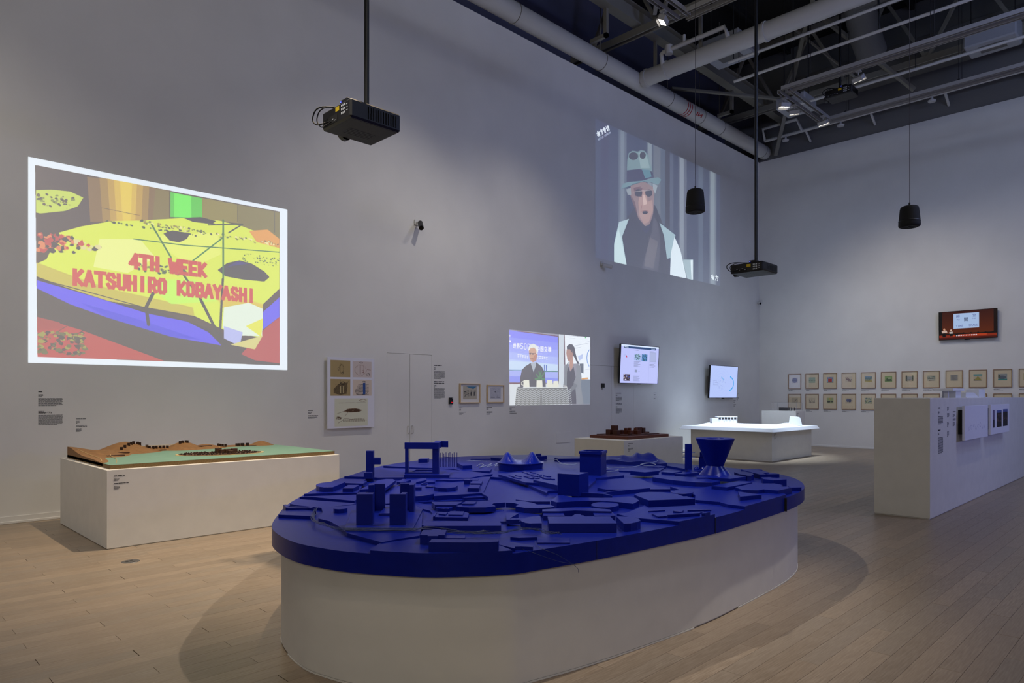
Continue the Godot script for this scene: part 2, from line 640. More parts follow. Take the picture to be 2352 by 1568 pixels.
	M.board_white = mat(Color(0.86, 0.86, 0.9), 0.5)
	M.paper = mat(Color(0.88, 0.88, 0.92), 0.7)
	M.floor_plate = mat(Color(0.42, 0.42, 0.42), 0.4, 0.7)

# ---------------------------------------------------------------- the hall itself
func build_shell() -> void:
	var st := mb()
	var w := shell("wall_left")
	# the long wall, with recesses for the two flush doors
	box(st, Vector3(-0.3, -0.3, 14.127), Vector3(0, WALL_TOP, HALL_Z + 0.3))
	box(st, Vector3(-0.3, 2.25, 13.144), Vector3(0, WALL_TOP, 14.127))
	box(st, Vector3(-0.3, -0.3, 8.64), Vector3(0, WALL_TOP, 13.144))
	box(st, Vector3(-0.3, 2.218, 6.83), Vector3(0, WALL_TOP, 8.64))
	box(st, Vector3(-0.3, -0.3, -0.3), Vector3(0, WALL_TOP, 6.83))
	obj("painted_wall", st, M.wall, w)
	st = mb()
	box(st, Vector3(-0.005, 0.0, 14.14), Vector3(0.012, 0.085, HALL_Z))
	box(st, Vector3(0.012, 0.0, 14.14), Vector3(0.024, 0.03, HALL_Z), 0.004)
	struct(obj("baseboard_left", st, M.wall))
	st = mb()
	box(st, Vector3(-0.005, 0.0, 0), Vector3(0.014, 0.06, 6.82), 0.003)
	struct(obj("baseboard_left", st, M.wall))
	st = mb()
	box(st, Vector3(-0.005, 0.0, 8.65), Vector3(0.014, 0.06, 13.13), 0.003)
	struct(obj("baseboard_left", st, M.wall))
	# dark recess above the long wall
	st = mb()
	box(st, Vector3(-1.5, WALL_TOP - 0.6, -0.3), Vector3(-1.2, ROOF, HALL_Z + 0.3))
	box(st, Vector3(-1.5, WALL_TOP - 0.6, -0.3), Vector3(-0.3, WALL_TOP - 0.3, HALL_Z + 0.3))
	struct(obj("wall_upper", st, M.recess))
	st = mb()
	box(st, Vector3(-1.5, -0.3, -0.3), Vector3(HALL_X + 0.3, WALL_TOP, 0))
	struct(obj("wall_back", st, M.wall))
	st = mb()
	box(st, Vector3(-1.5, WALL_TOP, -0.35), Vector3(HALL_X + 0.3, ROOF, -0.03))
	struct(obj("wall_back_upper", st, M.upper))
	st = mb()
	box(st, Vector3(0, 0, -0.005), Vector3(HALL_X, 0.05, 0.012), 0.003)
	struct(obj("baseboard_back", st, M.wall))
	st = mb()
	box(st, Vector3(HALL_X, -0.3, -0.3), Vector3(HALL_X + 0.3, ROOF, HALL_Z + 0.3))
	struct(obj("wall_right", st, M.wall))
	st = mb()
	box(st, Vector3(-1.5, -0.3, HALL_Z), Vector3(HALL_X + 0.3, ROOF, HALL_Z + 0.3))
	struct(obj("wall_front", st, M.wall))
	st = mb()
	box(st, Vector3(-1.5, ROOF, -0.35), Vector3(HALL_X + 0.3, ROOF + 0.3, HALL_Z + 0.3))
	struct(obj("ceiling", st, M.roof))
	# flush double doors
	flush_door("door_1", 14.127, 13.144, 2.25, true)
	flush_door("door_2", 8.64, 6.83, 2.218, false)

func flush_door(called: String, z0: float, z1: float, top: float, handles: bool) -> void:
	var d := shell(called)
	var mid := (z0 + z1) * 0.5
	for s in [[z0, mid], [mid, z1]]:
		var st := mb()
		box(st, Vector3(-0.06, 0.0, s[1] + 0.003), Vector3(-0.001, top - 0.005, s[0] - 0.003), 0.002)
		var leaf := obj("door_leaf", st, M.wall, d)
		if handles:
			st = mb()
			var zz: float = mid + (0.045 if s[0] == z0 else -0.045)
			tube(st, [Vector3(0.0, 0.84, zz), Vector3(0.04, 0.845, zz), Vector3(0.04, 0.97, zz), Vector3(0.0, 0.975, zz)], 0.008, 8)
			obj("handle", st, M.white_metal, leaf)
	var st2 := mb()
	box(st2, Vector3(-0.2, 0.0, z1), Vector3(-0.07, top, z0))
	obj("door_frame", st2, M.groove, d)

func build_floor() -> void:
	var f := shell("floor")
	var st := mb()
	box(st, Vector3(-1.5, -0.3, -0.3), Vector3(HALL_X + 0.3, -0.02, HALL_Z + 0.3))
	obj("subfloor", st, M.subfloor, f)
	# boards run along z, each row a third of a length on from the last
	var w := 0.118
	var len := 1.32
	var eye := Vector2(9.87, 20.9)
	var all := []
	var r := RandomNumberGenerator.new()
	r.seed = 11
	for i in range(0, int(HALL_X / w) + 1):
		var x0 := i * w
		var off := fposmod(19.64 + 0.44 * (i - 43), len)
		for k in range(-1, int(HALL_Z / len) + 2):
			var z0 := clampf(off + k * len, 0.0, HALL_Z)
			var z1 := clampf(off + (k + 1) * len, 0.0, HALL_Z)
			if z1 - z0 < 0.02: continue
			var c := Vector2(x0 + w * 0.5, (z0 + z1) * 0.5) - eye
			var ahead := c.x * -0.709 + c.y * -0.705
			var side := c.x * 0.705 - c.y * 0.709
			var seen := ahead > 2.2 and absf(side) < ahead * 0.76 + 0.6
			var p := Vector2(x0 + w * 0.5, (z0 + z1) * 0.5)
			if p.x > 0.4 and p.x < 2.3 and p.y > 16.5 and p.y < 19.0: seen = false
			if p.x > 3.4 and p.x < 7.4 and p.y > 14.2 and p.y < 18.6: seen = false
			all.append([c.length() if seen else 900.0 + c.length(), x0, z0, z1, r.randi() % 4, r.randf()])
	all.sort_custom(func(a, b): return a[0] < b[0])
	var rest := [mb(), mb(), mb(), mb()]
	for n in all.size():
		var a = all[n]
		var gap: float = 0.0022 if a[5] > 0.8 else 0.0009
		var lo := Vector3(a[1] + 0.0006, -0.02, a[2] + gap)
		var hi := Vector3(minf(a[1] + w, HALL_X) - 0.0006, 0.0, a[3] - gap)
		if n < 300:
			st = mb()
			box(st, lo, hi, 0.0006)
			obj("plank", st, M.boards[a[4]], f)
		else:
			box(rest[a[4]], lo, hi)
	for k in 4:
		var o := obj("plank_field", rest[k], M.boards[k], f)
		o.set_meta("kind", "stuff")

func build_ceiling() -> void:
	# big white pipe along the top of the long wall
	var t := thing("main_pipe", "thick white pipe running along the top of the long wall", "pipe", Vector3(0.18, 9.0, 13.0))
	var st := mb()
	tube(st, [Vector3(0.18, 9.18, HALL_Z), Vector3(0.18, 9.18, -0.02)], 0.2, 28)
	obj("pipe_run", st, M.pipe, t)
	for z in [0.25, 2.9, 4.0, 5.6, 8.4, 11.2, 14.0]:
		st = mb()
		var ring := []
		for k in 25: ring.append(Vector3(0.18 + cos(TAU * k / 24) * 0.206, 9.18 + sin(TAU * k / 24) * 0.206, z))
		tube(st, ring, 0.008, 6, false)
		tube(st, [Vector3(0.18, 9.39, z), Vector3(0.18, ROOF, z)], 0.008, 6)
		obj("hanger", st, M.steel, t)
	for z in [4.92, 4.82, 4.72]:
		st = mb()
		tube(st, [Vector3(0.18, 9.18, z), Vector3(0.18, 9.18, z - 0.035)], 0.2025, 28, false)
		obj("red_band", st, M.red, t).set_meta("label", "red painted band")
	for k in 4:
		st = mb()
		xbox(st, Transform3D(Basis(Vector3(0, 0, 1), -0.5), Vector3(0.358, 9.085, 4.42 - k * 0.075)), Vector3(0.004, 0.09 if k != 2 else 0.03, 0.045))
		obj("red_mark", st, M.red, t)
	# cross pipe at right angles
	t = thing("cross_pipe", "thick white pipe crossing the hall under the roof truss", "pipe", Vector3(0.3, 9.0, 7.0))
	st = mb()
	tube(st, [Vector3(0.36, 9.18, 6.95), Vector3(HALL_X, 9.18, 6.95)], 0.19, 24)
	obj("pipe_run", st, M.pipe, t)
	for x in [0.45, 1.0, 3.4, 6.0]:
		st = mb()
		tube(st, [Vector3(x, 9.18, 6.95), Vector3(x + 0.05, 9.18, 6.95)], 0.212, 24)
		obj("flange", st, M.pipe, t)
	st = mb()
	tube(st, [Vector3(1.0, 9.2, 7.1), Vector3(1.0, 9.5, 7.15), Vector3(1.05, 9.52, 7.15), Vector3(2.6, 9.52, 7.15), Vector3(2.65, 9.3, 7.1)], 0.05, 10)
	tube(st, [Vector3(1.6, 9.52, 7.15), Vector3(1.6, 9.72, 7.15)], 0.035, 10)
	tube(st, [Vector3(1.2, 9.42, 7.15), Vector3(1.2, 9.62, 7.15)], 0.09, 12)
	obj("valve_loop", st, M.pipe, t)
	for x in [0.7, 1.9, 4.4]:
		st = mb()
		box(st, Vector3(x - 0.04, 9.3, 6.93), Vector3(x + 0.04, 10.1, 6.97))
		obj("hanger", st, M.steel, t)
	# roof trusses
	roof_truss(7.75, "cream steel roof truss just behind the crossing pipe")
	roof_truss(13.4, "cream steel roof truss above the blue city model")
	roof_truss(19.4, "cream steel roof truss above the landscape model")
	roof_truss(1.6, "cream steel roof truss beside the end wall")
	# beam along the long wall
	st = mb()
	box(st, Vector3(0.75, 10.0, -0.03), Vector3(0.8, 10.34, HALL_Z))
	box(st, Vector3(0.66, 9.97, -0.03), Vector3(0.9, 10.0, HALL_Z))
	box(st, Vector3(0.66, 10.34, -0.03), Vector3(0.9, 10.37, HALL_Z))
	tag(obj("steel_beam", st, M.steel), "long grey steel beam above the main white pipe", "beam")
	for z in [3.2, 8.9, 12.4]:
		st = mb()
		box(st, Vector3(0.68, 9.35, z - 0.04), Vector3(0.76, 9.99, z + 0.04))
		box(st, Vector3(0.3, 9.35, z - 0.04), Vector3(0.76, 9.43, z + 0.04))
		tag(obj("pipe_bracket", st, M.steel), "perforated steel bracket between main pipe and grey beam", "bracket", "pipe brackets")
	# diagonal struts
	for s in [[Vector3(2.3, 11.6, 2.1), Vector3(0.55, 9.0, 0.05), 0.11], [Vector3(0.05, 9.62, 5.2), Vector3(1.8, 9.62, 2.5), 0.09], [Vector3(2.9, 11.4, 2.7), Vector3(4.75, 9.3, 1.35), 0.12], [Vector3(2.3, 11.2, 3.2), Vector3(3.7, 9.6, 2.3), 0.06], [Vector3(1.2, 11.9, 9.6), Vector3(1.5, 10.2, 8.3), 0.11], [Vector3(2.6, 11.9, 9.0), Vector3(1.3, 10.0, 7.9), 0.09]]:
		st = mb()
		beam(st, s[0], s[1], s[2], s[2] * 0.7, 0.005)
		tag(obj("roof_strut", st, M.steel), "pale steel strut slanting between roof and wall", "strut", "slanting roof struts")
	# conduits
	for c in [[2.4, 9.0, 6.6, "thin white conduit nearest the crossing pipe"], [2.25, 8.8, 6.05, "thin white conduit above the hanging projector by the end wall"], [2.3, 8.8, 3.74, "thin white conduit between the two lighting tracks of the end wall"]]:
		st = mb()
		tube(st, [Vector3(c[0], c[1], c[2]), Vector3(HALL_X, c[1], c[2])], 0.032, 10)
		var th := thing("conduit", c[3], "conduit", Vector3(c[0], c[1], c[2]))
		obj("conduit_run", st, M.pipe, th)
		for x in [c[0] + 0.12, c[0] + 3.1, c[0] + 6.1]:
			st = mb()
			tube(st, [Vector3(x, c[1], c[2]), Vector3(x, ROOF, c[2])], 0.01, 6)
			obj("hanger", st, M.cable, th)
	t = thing("sprinkler_pipe", "white sprinkler pipe along the end wall below the roof", "pipe", Vector3(0.3, 9.4, 0.3))
	st = mb()
	tube(st, [Vector3(0.35, 9.42, 0.35), Vector3(HALL_X, 9.42, 0.35)], 0.045, 10)
	tube(st, [Vector3(0.35, 9.42, 0.35), Vector3(0.35, 9.75, 0.5), Vector3(1.4, 9.75, 0.5), Vector3(1.5, 9.42, 0.35)], 0.045, 10)
	obj("pipe_run", st, M.pipe, t)
	for x in [1.6, 3.4, 5.2, 7.0]:
		st = mb()
		tube(st, [Vector3(x, 9.4, 0.34), Vector3(x, 9.18, -0.03)], 0.035, 8)
		obj("bracket", st, M.pipe, t)
	for x in [1.0, 2.6, 4.9]:
		st = mb()
		lathe(st, [Vector2(0.0, -0.16), Vector2(0.09, -0.15), Vector2(0.1, -0.11), Vector2(0.03, -0.08), Vector2(0.03, 0.0)], Transform3D(Basis(), Vector3(x, 9.4, 0.35)), 14)
		obj("detector_head", st, M.white_metal, t)
	# ducts and units
	t = thing("round_duct", "wide grey round duct below the dark roof", "duct", Vector3(4.2, 10.2, 4.4))
	st = mb()
	tube(st, [Vector3(4.3, 10.75, 4.4), Vector3(HALL_X - 0.5, 10.75, 4.4)], 0.46, 28)
	obj("duct_run", st, M.duct, t)
	for x in [5.0, 6.6, 8.2]:
		st = mb()
		tube(st, [Vector3(x, 10.75, 4.4), Vector3(x + 0.04, 10.75, 4.4)], 0.475, 28)
		obj("duct_seam", st, M.duct, t)
	st = mb()
	tube(st, [Vector3(4.6, 10.75, 4.4), Vector3(4.3, 10.6, 4.0), Vector3(4.2, 10.2, 3.3), Vector3(4.2, 9.9, 2.8)], 0.34, 20)
	obj("duct_elbow", st, M.duct, t)
	t = thing("square_duct", "square grey duct beyond the round duct", "duct", Vector3(2.0, 10.3, 1.2))
	st = mb()
	box(st, Vector3(1.6, 10.0, 0.5), Vector3(HALL_X, 10.7, 1.15), 0.01)
	obj("duct_run", st, M.duct, t)
	for u in [[Vector3(2.1, 9.6, 6.05), Vector3(1.05, 0.28, 1.05), "white square air unit beside the crossing pipe"], [Vector3(2.55, 9.0, 3.3), Vector3(0.75, 0.3, 0.75), "small white air unit above the corner of the lighting track"], [Vector3(6.7, 9.35, 3.0), Vector3(0.95, 0.5, 0.7), "white air box hanging below the round duct"]]:
		t = thing("air_unit", u[2], "air unit", u[0])
		st = mb()
		xbox(st, Transform3D(Basis(), u[0]), u[1], 0.03)
		obj("casing", st, M.unit, t)
		st = mb()
		xbox(st, Transform3D(Basis(), u[0] - Vector3(0, u[1].y * 0.5 + 0.004, 0)), Vector3(u[1].x * 0.5, 0.008, u[1].z * 0.5), 0.003)
		obj("grille", st, M.duct, t)
		for s in [-1.0, 1.0]:
			st = mb()
			var p: Vector3 = u[0] + Vector3(u[1].x * 0.42 * s, u[1].y * 0.5, 0)
			tube(st, [p, Vector3(p.x, ROOF, p.z)], 0.012, 6)
			obj("hanger", st, M.cable, t)
	# roof purlins
	for k in 9:
		st = mb()
		box(st, Vector3(0.9 + k * 1.7, ROOF - 0.16, -0.03), Vector3(1.0 + k * 1.7, ROOF, HALL_Z))
		tag(obj("purlin", st, M.roof), "dark purlin running along the underside of the roof", "purlin", "roof purlins")
	# lighting tracks
	light_track([Vector3(3.45, TRACK_Y, 26.0), Vector3(3.45, TRACK_Y, 10.25), Vector3(HALL_X, TRACK_Y, 10.25)], "white double lighting track turning a corner over the long wall")
	light_track([Vector3(HALL_X, TRACK_Y, 6.12), Vector3(3.45, TRACK_Y, 6.12), Vector3(3.45, TRACK_Y, 3.72), Vector3(HALL_X, TRACK_Y, 3.72)], "white double lighting track forming a loop near the end wall")
	light_track([Vector3(8.6, TRACK_Y, 26.0), Vector3(8.6, TRACK_Y, 11.2)], "white double lighting track over the front of the blue model")

func roof_truss(z: float, label: String) -> void:
	var t := thing("roof_truss", label, "truss", Vector3(0.0, 9.7, z))
	for c in [[9.78, "bottom_chord"], [11.6, "top_chord"]]:
		var st := mb()
		for s in [-0.09, 0.05]:
			box(st, Vector3(-1.2, c[0], z + s), Vector3(HALL_X, c[0] + 0.16, z + s + 0.04), 0.004)
		obj(c[1], st, M.steel, t)
	for k in 9:
		var x := -0.6 + k * 1.9
		var st := mb()
		beam(st, Vector3(x, 9.86, z), Vector3(x + 0.95, 11.7, z), 0.08, 0.08, 0.004)
		obj("web_member", st, M.steel, t)
		st = mb()
		beam(st, Vector3(x + 0.95, 11.7, z), Vector3(x + 1.9, 9.86, z), 0.08, 0.08, 0.004)
		obj("web_member", st, M.steel, t)
		st = mb()
		box(st, Vector3(x - 0.12, 9.74, z - 0.012), Vector3(x + 0.12, 10.05, z + 0.012))
		obj("gusset_plate", st, M.steel, t)
	for k in 4:
		var st := mb()
		tube(st, [Vector3(1.5 + k * 4.0, 11.7, z), Vector3(1.5 + k * 4.0, ROOF, z)], 0.03, 8)
		obj("hanger", st, M.steel, t)

func light_track(p: Array, label: String) -> void:
	var t := thing("lighting_track", label, "lighting track", p[0])
	for off in [-0.11, 0.11]:
		for i in p.size() - 1:
			var a: Vector3 = p[i]
			var b: Vector3 = p[i + 1]
			var d := (b - a).normalized()
			var n: Vector3 = Vector3(-d.z, 0, d.x) * off
			var st := mb()
			# channel profile: web and two lips
			beam(st, a + n + Vector3(0, 0.035, 0), b + n + Vector3(0, 0.035, 0), 0.07, 0.012)
			for s in [-0.032, 0.032]:
				var l: Vector3 = Vector3(-d.z, 0, d.x) * s
				beam(st, a + n + l, b + n + l, 0.008, 0.07)
			obj("rail", st, M.track, t)
	for i in p.size() - 1:
		var a: Vector3 = p[i]
		var b: Vector3 = p[i + 1]
		var d := (b - a).normalized()
		var l := a.distance_to(b)
		var n := Vector3(-d.z, 0, d.x)
		var k := 0.5
		while k < l:
			var q := a + d * k
			var st := mb()
			beam(st, q - n * 0.16 + Vector3(0, 0.05, 0), q + n * 0.16 + Vector3(0, 0.05, 0), 0.04, 0.02)
			for s in [-0.03, 0.03]:
				tube(st, [q + d * s + Vector3(0, 0.05, 0), Vector3(q.x + d.x * s, ROOF, q.z + d.z * s)], 0.006, 5)
			obj("hanger", st, M.cable, t)
			k += 2.3

func build_lamps() -> void:
	var warm := Color(1.0, 0.9, 0.77)
	var mid := Color(1.0, 0.965, 0.92)
	var cool := Color(0.86, 0.93, 1.0)
	# in view
	track_spot(Vector3(3.34, 8.16, 10.72), Vector3(0.0, 0.4, 11.8), mid, 7.0, 46.0, 1.0, "white spotlight below the track corner over the long wall")
	track_spot(Vector3(3.34, 8.16, 5.82), Vector3(1.9, 0.7, 4.6), cool, 150.0, 18.0, 1.0, "white spotlight at the near corner of the track loop")
	track_spot(Vector3(3.34, 8.16, 5.3), Vector3(1.5, 0.6, 1.2), cool, 6.0, 40.0, 1.0, "white spotlight midway along the short side of the track loop")
	track_spot(Vector3(3.56, 8.16, 4.2), Vector3(4.4, 1.0, 0.0), mid, 8.0, 44.0, 1.0, "white spotlight at the far corner of the track loop")
	track_spot(Vector3(4.95, 8.16, 6.01), Vector3(6.4, 1.4, 0.0), mid, 8.0, 40.0, 1.0, "white spotlight beside the projector hung near the end wall")
	# the same tracks, beyond the frame
	var out := "white track spotlight above the part of the hall nearest the viewer"
	var g := "track spotlights above the viewer"
	track_spot(Vector3(3.34, 8.16, 16.6), Vector3(2.8, 0.3, 17.6), warm, 62.0, 26.0, 1.0, out, g)
	track_spot(Vector3(3.56, 8.16, 19.4), Vector3(5.8, 0.7, 16.4), mid, 36.0, 22.0, 0.9, out, g)
	track_spot(Vector3(3.34, 8.16, 13.4), Vector3(0.0, 0.3, 14.8), mid, 9.0, 46.0, 1.0, out, g)
	track_spot(Vector3(8.49, 8.16, 14.4), Vector3(6.0, 0.6, 17.0), mid, 38.0, 24.0, 0.9, out, g)
	track_spot(Vector3(8.49, 8.16, 21.0), Vector3(7.4, 0.2, 18.4), warm, 4.0, 34.0, 1.0, out, g)
	track_spot(Vector3(8.71, 8.16, 17.6), Vector3(9.2, 0.0, 15.8), mid, 1.5, 40.0, 1.0, out, g)
	track_spot(Vector3(9.5, 8.16, 10.36), Vector3(7.8, 0.2, 10.2), mid, 5.0, 38.0, 1.0, out, g)
	track_spot(Vector3(3.34, 8.16, 22.4), Vector3(0.3, 0.8, 20.2), mid, 14.0, 40.0, 1.0, out, g)
	# diffuse fill panels, added unseen to brighten walls and front faces
	added_fill_panel(Vector3(9.6, 8.6, 22.0), Vector3(-1.0, -0.26, -0.15), 2.4, 0.8, Color(1.0, 0.97, 0.95), 12.0, "wide added fill panel hung unseen above the hall entrance")
	added_fill_panel(Vector3(9.8, 8.6, 15.5), Vector3(-1.0, -0.22, 0.0), 2.4, 0.8, Color(0.88, 0.92, 1.0), 5.0, "wide added fill panel hung unseen above the open floor by the blue model")
	added_fill_panel(Vector3(11.2, 8.3, 8.7), Vector3(-1.0, -0.2, -0.1), 2.4, 0.8, Color(0.6, 0.7, 1.0), 12.0, "wide added fill panel hung unseen above the partition side of the hall")
	added_fill_panel(Vector3(13.0, 8.3, 8.4), Vector3(-0.6, -0.22, -1.0), 2.4, 0.8, Color(0.76, 0.84, 1.0), 15.0, "wide added fill panel hung unseen opposite the end wall")
	added_fill_panel(Vector3(14.6, 4.4, 25.6), Vector3(-0.72, -0.08, -0.7), 2.4, 0.8, Color(1.0, 0.97, 0.9), 13.0, "wide added fill panel hung unseen behind the viewer's corner")
	added_fill_panel(Vector3(15.4, 3.2, 9.2), Vector3(-1.0, -0.05, 0.05), 2.4, 0.8, Color(0.56, 0.6, 1.0), 13.0, "blue-violet added fill panel hung unseen beside the side wall facing the partition")  # added to tint the partition side blue-violet

# ---------------------------------------------------------------- the blue city model
func smooth_outline(pts: PackedVector2Array, steps: int) -> PackedVector2Array:
	var out := PackedVector2Array()
	var n := pts.size()
	for i in n:
		for k in steps:
			out.append(pts[i].cubic_interpolate(pts[(i + 1) % n], pts[(i - 1 + n) % n], pts[(i + 2) % n], float(k) / steps))
	return out

func build_city_table() -> void:
	var rim := smooth_outline(poly2(SLAB), 4)
	var st := mb()
	var plinth: PackedVector2Array = Geometry2D.offset_polygon(rim, -0.055)[0]
	var pl := thing("oval_plinth", "large white curved plinth under the blue city model", "plinth", Vector3(5.5, 0.0, 16.4))
	# smooth side
	smooth_prism(st, plinth, 0.012, SLAB_BOTTOM)
	obj("drum", st, M.plinth, pl)
	st = mb()
	smooth_prism(st, Geometry2D.offset_polygon(plinth, -0.012)[0], 0.0, 0.012)
	obj("recessed_foot", st, M.plinth, pl)
	for k in 46:
		# ragged white sealant strip at the foot of the drum
		if k % 7 == 3: continue
		var i := int(plinth.size() * (k / 46.0))
		st = mb()
		for j in 3:
			var a := plinth[(i + j) % plinth.size()]
			var b := plinth[(i + j + 1) % plinth.size()]
			beam(st, Vector3(a.x, 0.005, a.y), Vector3(b.x, 0.005, b.y), 0.006, 0.008)
		obj("foot_strip", st, M.plinth, pl)
	var city := thing("city_model", "ultramarine blue architectural city model on large curved white plinth", "city model", Vector3(5.5, SLAB_BOTTOM, 16.4))
	# base slab in three butted sections
	st = mb()
	smooth_prism(st, rim, SLAB_BOTTOM, SLAB_TOP)
	obj("base_slab", st, M.blue, city)
	for s in [[7.531, 17.916], [7.634, 16.797], [7.6, 15.62]]:
		st = mb()
		box(st, Vector3(s[0] - 0.02, SLAB_BOTTOM, s[1] - 0.0015), Vector3(s[0] + 0.0012, SLAB_TOP - 0.001, s[1] + 0.0015))
		obj("butt_joint", st, M.black_matte, city)
	for b in CITY:
		var p := poly2(b[3])
		for q in Geometry2D.intersect_polygons(p, rim):
			if Geometry2D.triangulate_polygon(q).is_empty(): continue
			st = mb()
			prism(st, q, b[1], b[2], true, 0.0012)
			obj(b[0], st, M.blue, city)
	# rim walls of the open tower
	for b in CITY:
		if b[0] != "hollow_tower": continue
		var p := poly2(b[3])
		for i in p.size():
			st = mb()
			var a := p[i]
			var c := p[(i + 1) % p.size()]
			beam(st, Vector3(a.x, b[2] + 0.012, a.y), Vector3(c.x, b[2] + 0.012, c.y), 0.022, 0.026)
			obj("parapet", st, M.blue, city)
	# domed hall with a twin-peaked roof
	var o := Vector3(4.70, SLAB_TOP, 15.63)
	st = mb()
	lathe(st, [Vector2(0.235, 0.0), Vector2(0.245, 0.082), Vector2(0.25, 0.084)], Transform3D(Basis(), o), 48)
	obj("hall_wall", st, M.blue, city)
	st = mb()
	var ur := Vector3(0.705, 0, -0.709)
	var uf := Vector3(-0.709, 0, -0.705)
	var hgt := func(a: float, r: float) -> Vector3:
		var u := cos(a) * r
		var v := sin(a) * r
		var p1 := exp(-pow((u + 0.56) / 0.24, 2) - pow((v - 0.1) / 0.75, 2)) * 0.1
		var p2 := exp(-pow((u - 0.5) / 0.24, 2) - pow((v + 0.05) / 0.75, 2)) * 0.105
		var f := (1.0 - pow(r, 3)) 
		var rise := 0.012 * (1.0 - r * r) + maxf(p1, p2) * minf(1.0, f * 1.6)
		return o + ur * u * 0.252 + uf * v * 0.252 + Vector3.UP * (0.084 + rise)
	for i in 14:
		for k in 48:
			var a0 := TAU * k / 48
			var a1 := TAU * (k + 1) / 48
			var r0 := i / 14.0
			var r1 := (i + 1) / 14.0
			var nn := func(a: float, r: float) -> Vector3:
				var e1: Vector3 = hgt.call(a, r + 0.02) - hgt.call(a, r - 0.02)
				var rr := maxf(r, 0.05)
				var e2: Vector3 = hgt.call(a + 0.04, rr) - hgt.call(a - 0.04, rr)
				var c := e1.cross(e2)
				return (c if c.y > 0 else -c).normalized()
			var A: Vector3 = hgt.call(a0, r0); var B: Vector3 = hgt.call(a1, r0); var C: Vector3 = hgt.call(a1, r1); var D: Vector3 = hgt.call(a0, r1)
			tri(st, A, B, C, Vector3.UP, Vector2.ZERO, Vector2.ZERO, Vector2.ZERO, nn.call(a0, r0), nn.call(a1, r0), nn.call(a1, r1))
			tri(st, A, C, D, Vector3.UP, Vector2.ZERO, Vector2.ZERO, Vector2.ZERO, nn.call(a0, r0), nn.call(a1, r1), nn.call(a0, r1))
	obj("hall_roof", st, M.blue_gloss, city)
	# hourglass tower: a flared cup on a cone
	o = Vector3(6.596, 0.75, 14.9)
	st = mb()
	lathe(st, [Vector2(0.148, 0.0), Vector2(0.079, 0.085)], Transform3D(Basis(), o), 40)
	obj("cone_foot", st, M.blue_gloss, city)
	st = mb()
	lathe(st, [Vector2(0.079, 0.085), Vector2(0.181, 0.343), Vector2(0.178, 0.347), Vector2(0.086, 0.347), Vector2(0.06, 0.3), Vector2(0.0, 0.3)], Transform3D(Basis(), o), 40)
	obj("flared_cup", st, M.blue, city)
	# wavy hills at the back
	st = mb()
	var a_ := Vector3(4.94, SLAB_TOP, 14.43)
	var b_ := Vector3(5.66, SLAB_TOP, 14.26)
	var back := Vector3(-0.23, 0, -0.27)
	var hill := func(s: float, t: float) -> Vector3:
		var ridge := 0.012 + 0.03 * exp(-pow((s - 0.34) / 0.1, 2)) + 0.045 * exp(-pow((s - 0.56) / 0.07, 2)) + 0.062 * exp(-pow((s - 0.78) / 0.13, 2)) + 0.02 * s
		var p := a_.lerp(b_, s) + back * t
		p.y += 0.042 + 0.008 * sin(s * 13.0) + ridge * smoothstep(0.1, 0.9, t) * (1.0 if s < 0.85 else clampf((1.0 - s) / 0.15, 0.0, 1.0))
		return p
	for i in 40:
		for k in 10:
			var s0 := i / 40.0; var s1 := (i + 1) / 40.0; var t0 := k / 10.0; var t1 := (k + 1) / 10.0
			var A: Vector3 = hill.call(s0, t0); var B: Vector3 = hill.call(s1, t0); var C: Vector3 = hill.call(s1, t1); var D: Vector3 = hill.call(s0, t1)
			var n1 := (B - A).cross(C - A).normalized()
			if n1.y < 0: n1 = -n1
			tri(st, A, B, C, n1); tri(st, A, C, D, n1)
		for t in [0.0, 1.0]:
			var A: Vector3 = hill.call(i / 40.0, t); var B: Vector3 = hill.call((i + 1) / 40.0, t)
			quad(st, A, B, Vector3(B.x, SLAB_TOP, B.z), Vector3(A.x, SLAB_TOP, A.z), (back * (-1.0 if t == 0.0 else 1.0)).normalized())
	for s in [0.0, 1.0]:
		for k in 10:
			var A: Vector3 = hill.call(s, k / 10.0); var B: Vector3 = hill.call(s, (k + 1) / 10.0)
			quad(st, A, B, Vector3(B.x, SLAB_TOP, B.z), Vector3(A.x, SLAB_TOP, A.z), (b_ - a_).normalized() * (1.0 if s > 0 else -1.0))
	obj("wavy_hills", st, M.blue, city)
	# grove of thin rods with a ring
	var x := 4.011
	for d in [0.0, 0.015, 0.028, 0.043, 0.061, 0.073, 0.091, 0.106, 0.129]:
		st = mb()
		var jz := 0.02 * sin(d * 300.0)
		tube(st, [Vector3(x + d + jz, SLAB_TOP + 0.02, 16.177 - d + jz), Vector3(x + d + jz, SLAB_TOP + 0.175 + 0.008 * sin(d * 200.0), 16.177 - d + jz)], 0.0035, 6)
		obj("rod", st, M.blue, city)
	st = mb()
	tube(st, [Vector3(x - 0.01, SLAB_TOP + 0.125, 16.19), Vector3(x + 0.15, SLAB_TOP + 0.122, 16.03)], 0.0025, 5)
	tube(st, [Vector3(x + 0.0, SLAB_TOP + 0.13, 16.15), Vector3(x + 0.12, SLAB_TOP + 0.126, 16.09)], 0.0025, 5)
	obj("cross_wire", st, M.blue, city)
	# light bands round the slim tower, little domes beside it
	for y in [0.905, 0.858]:
		st = mb()
		beam(st, Vector3(6.028, y, 14.545), Vector3(6.085, y, 14.488), 0.004, 0.008)
		beam(st, Vector3(6.085, y, 14.488), Vector3(6.115, y, 14.44), 0.004, 0.008)
		obj("pale_band", st, M.wire_light, city)
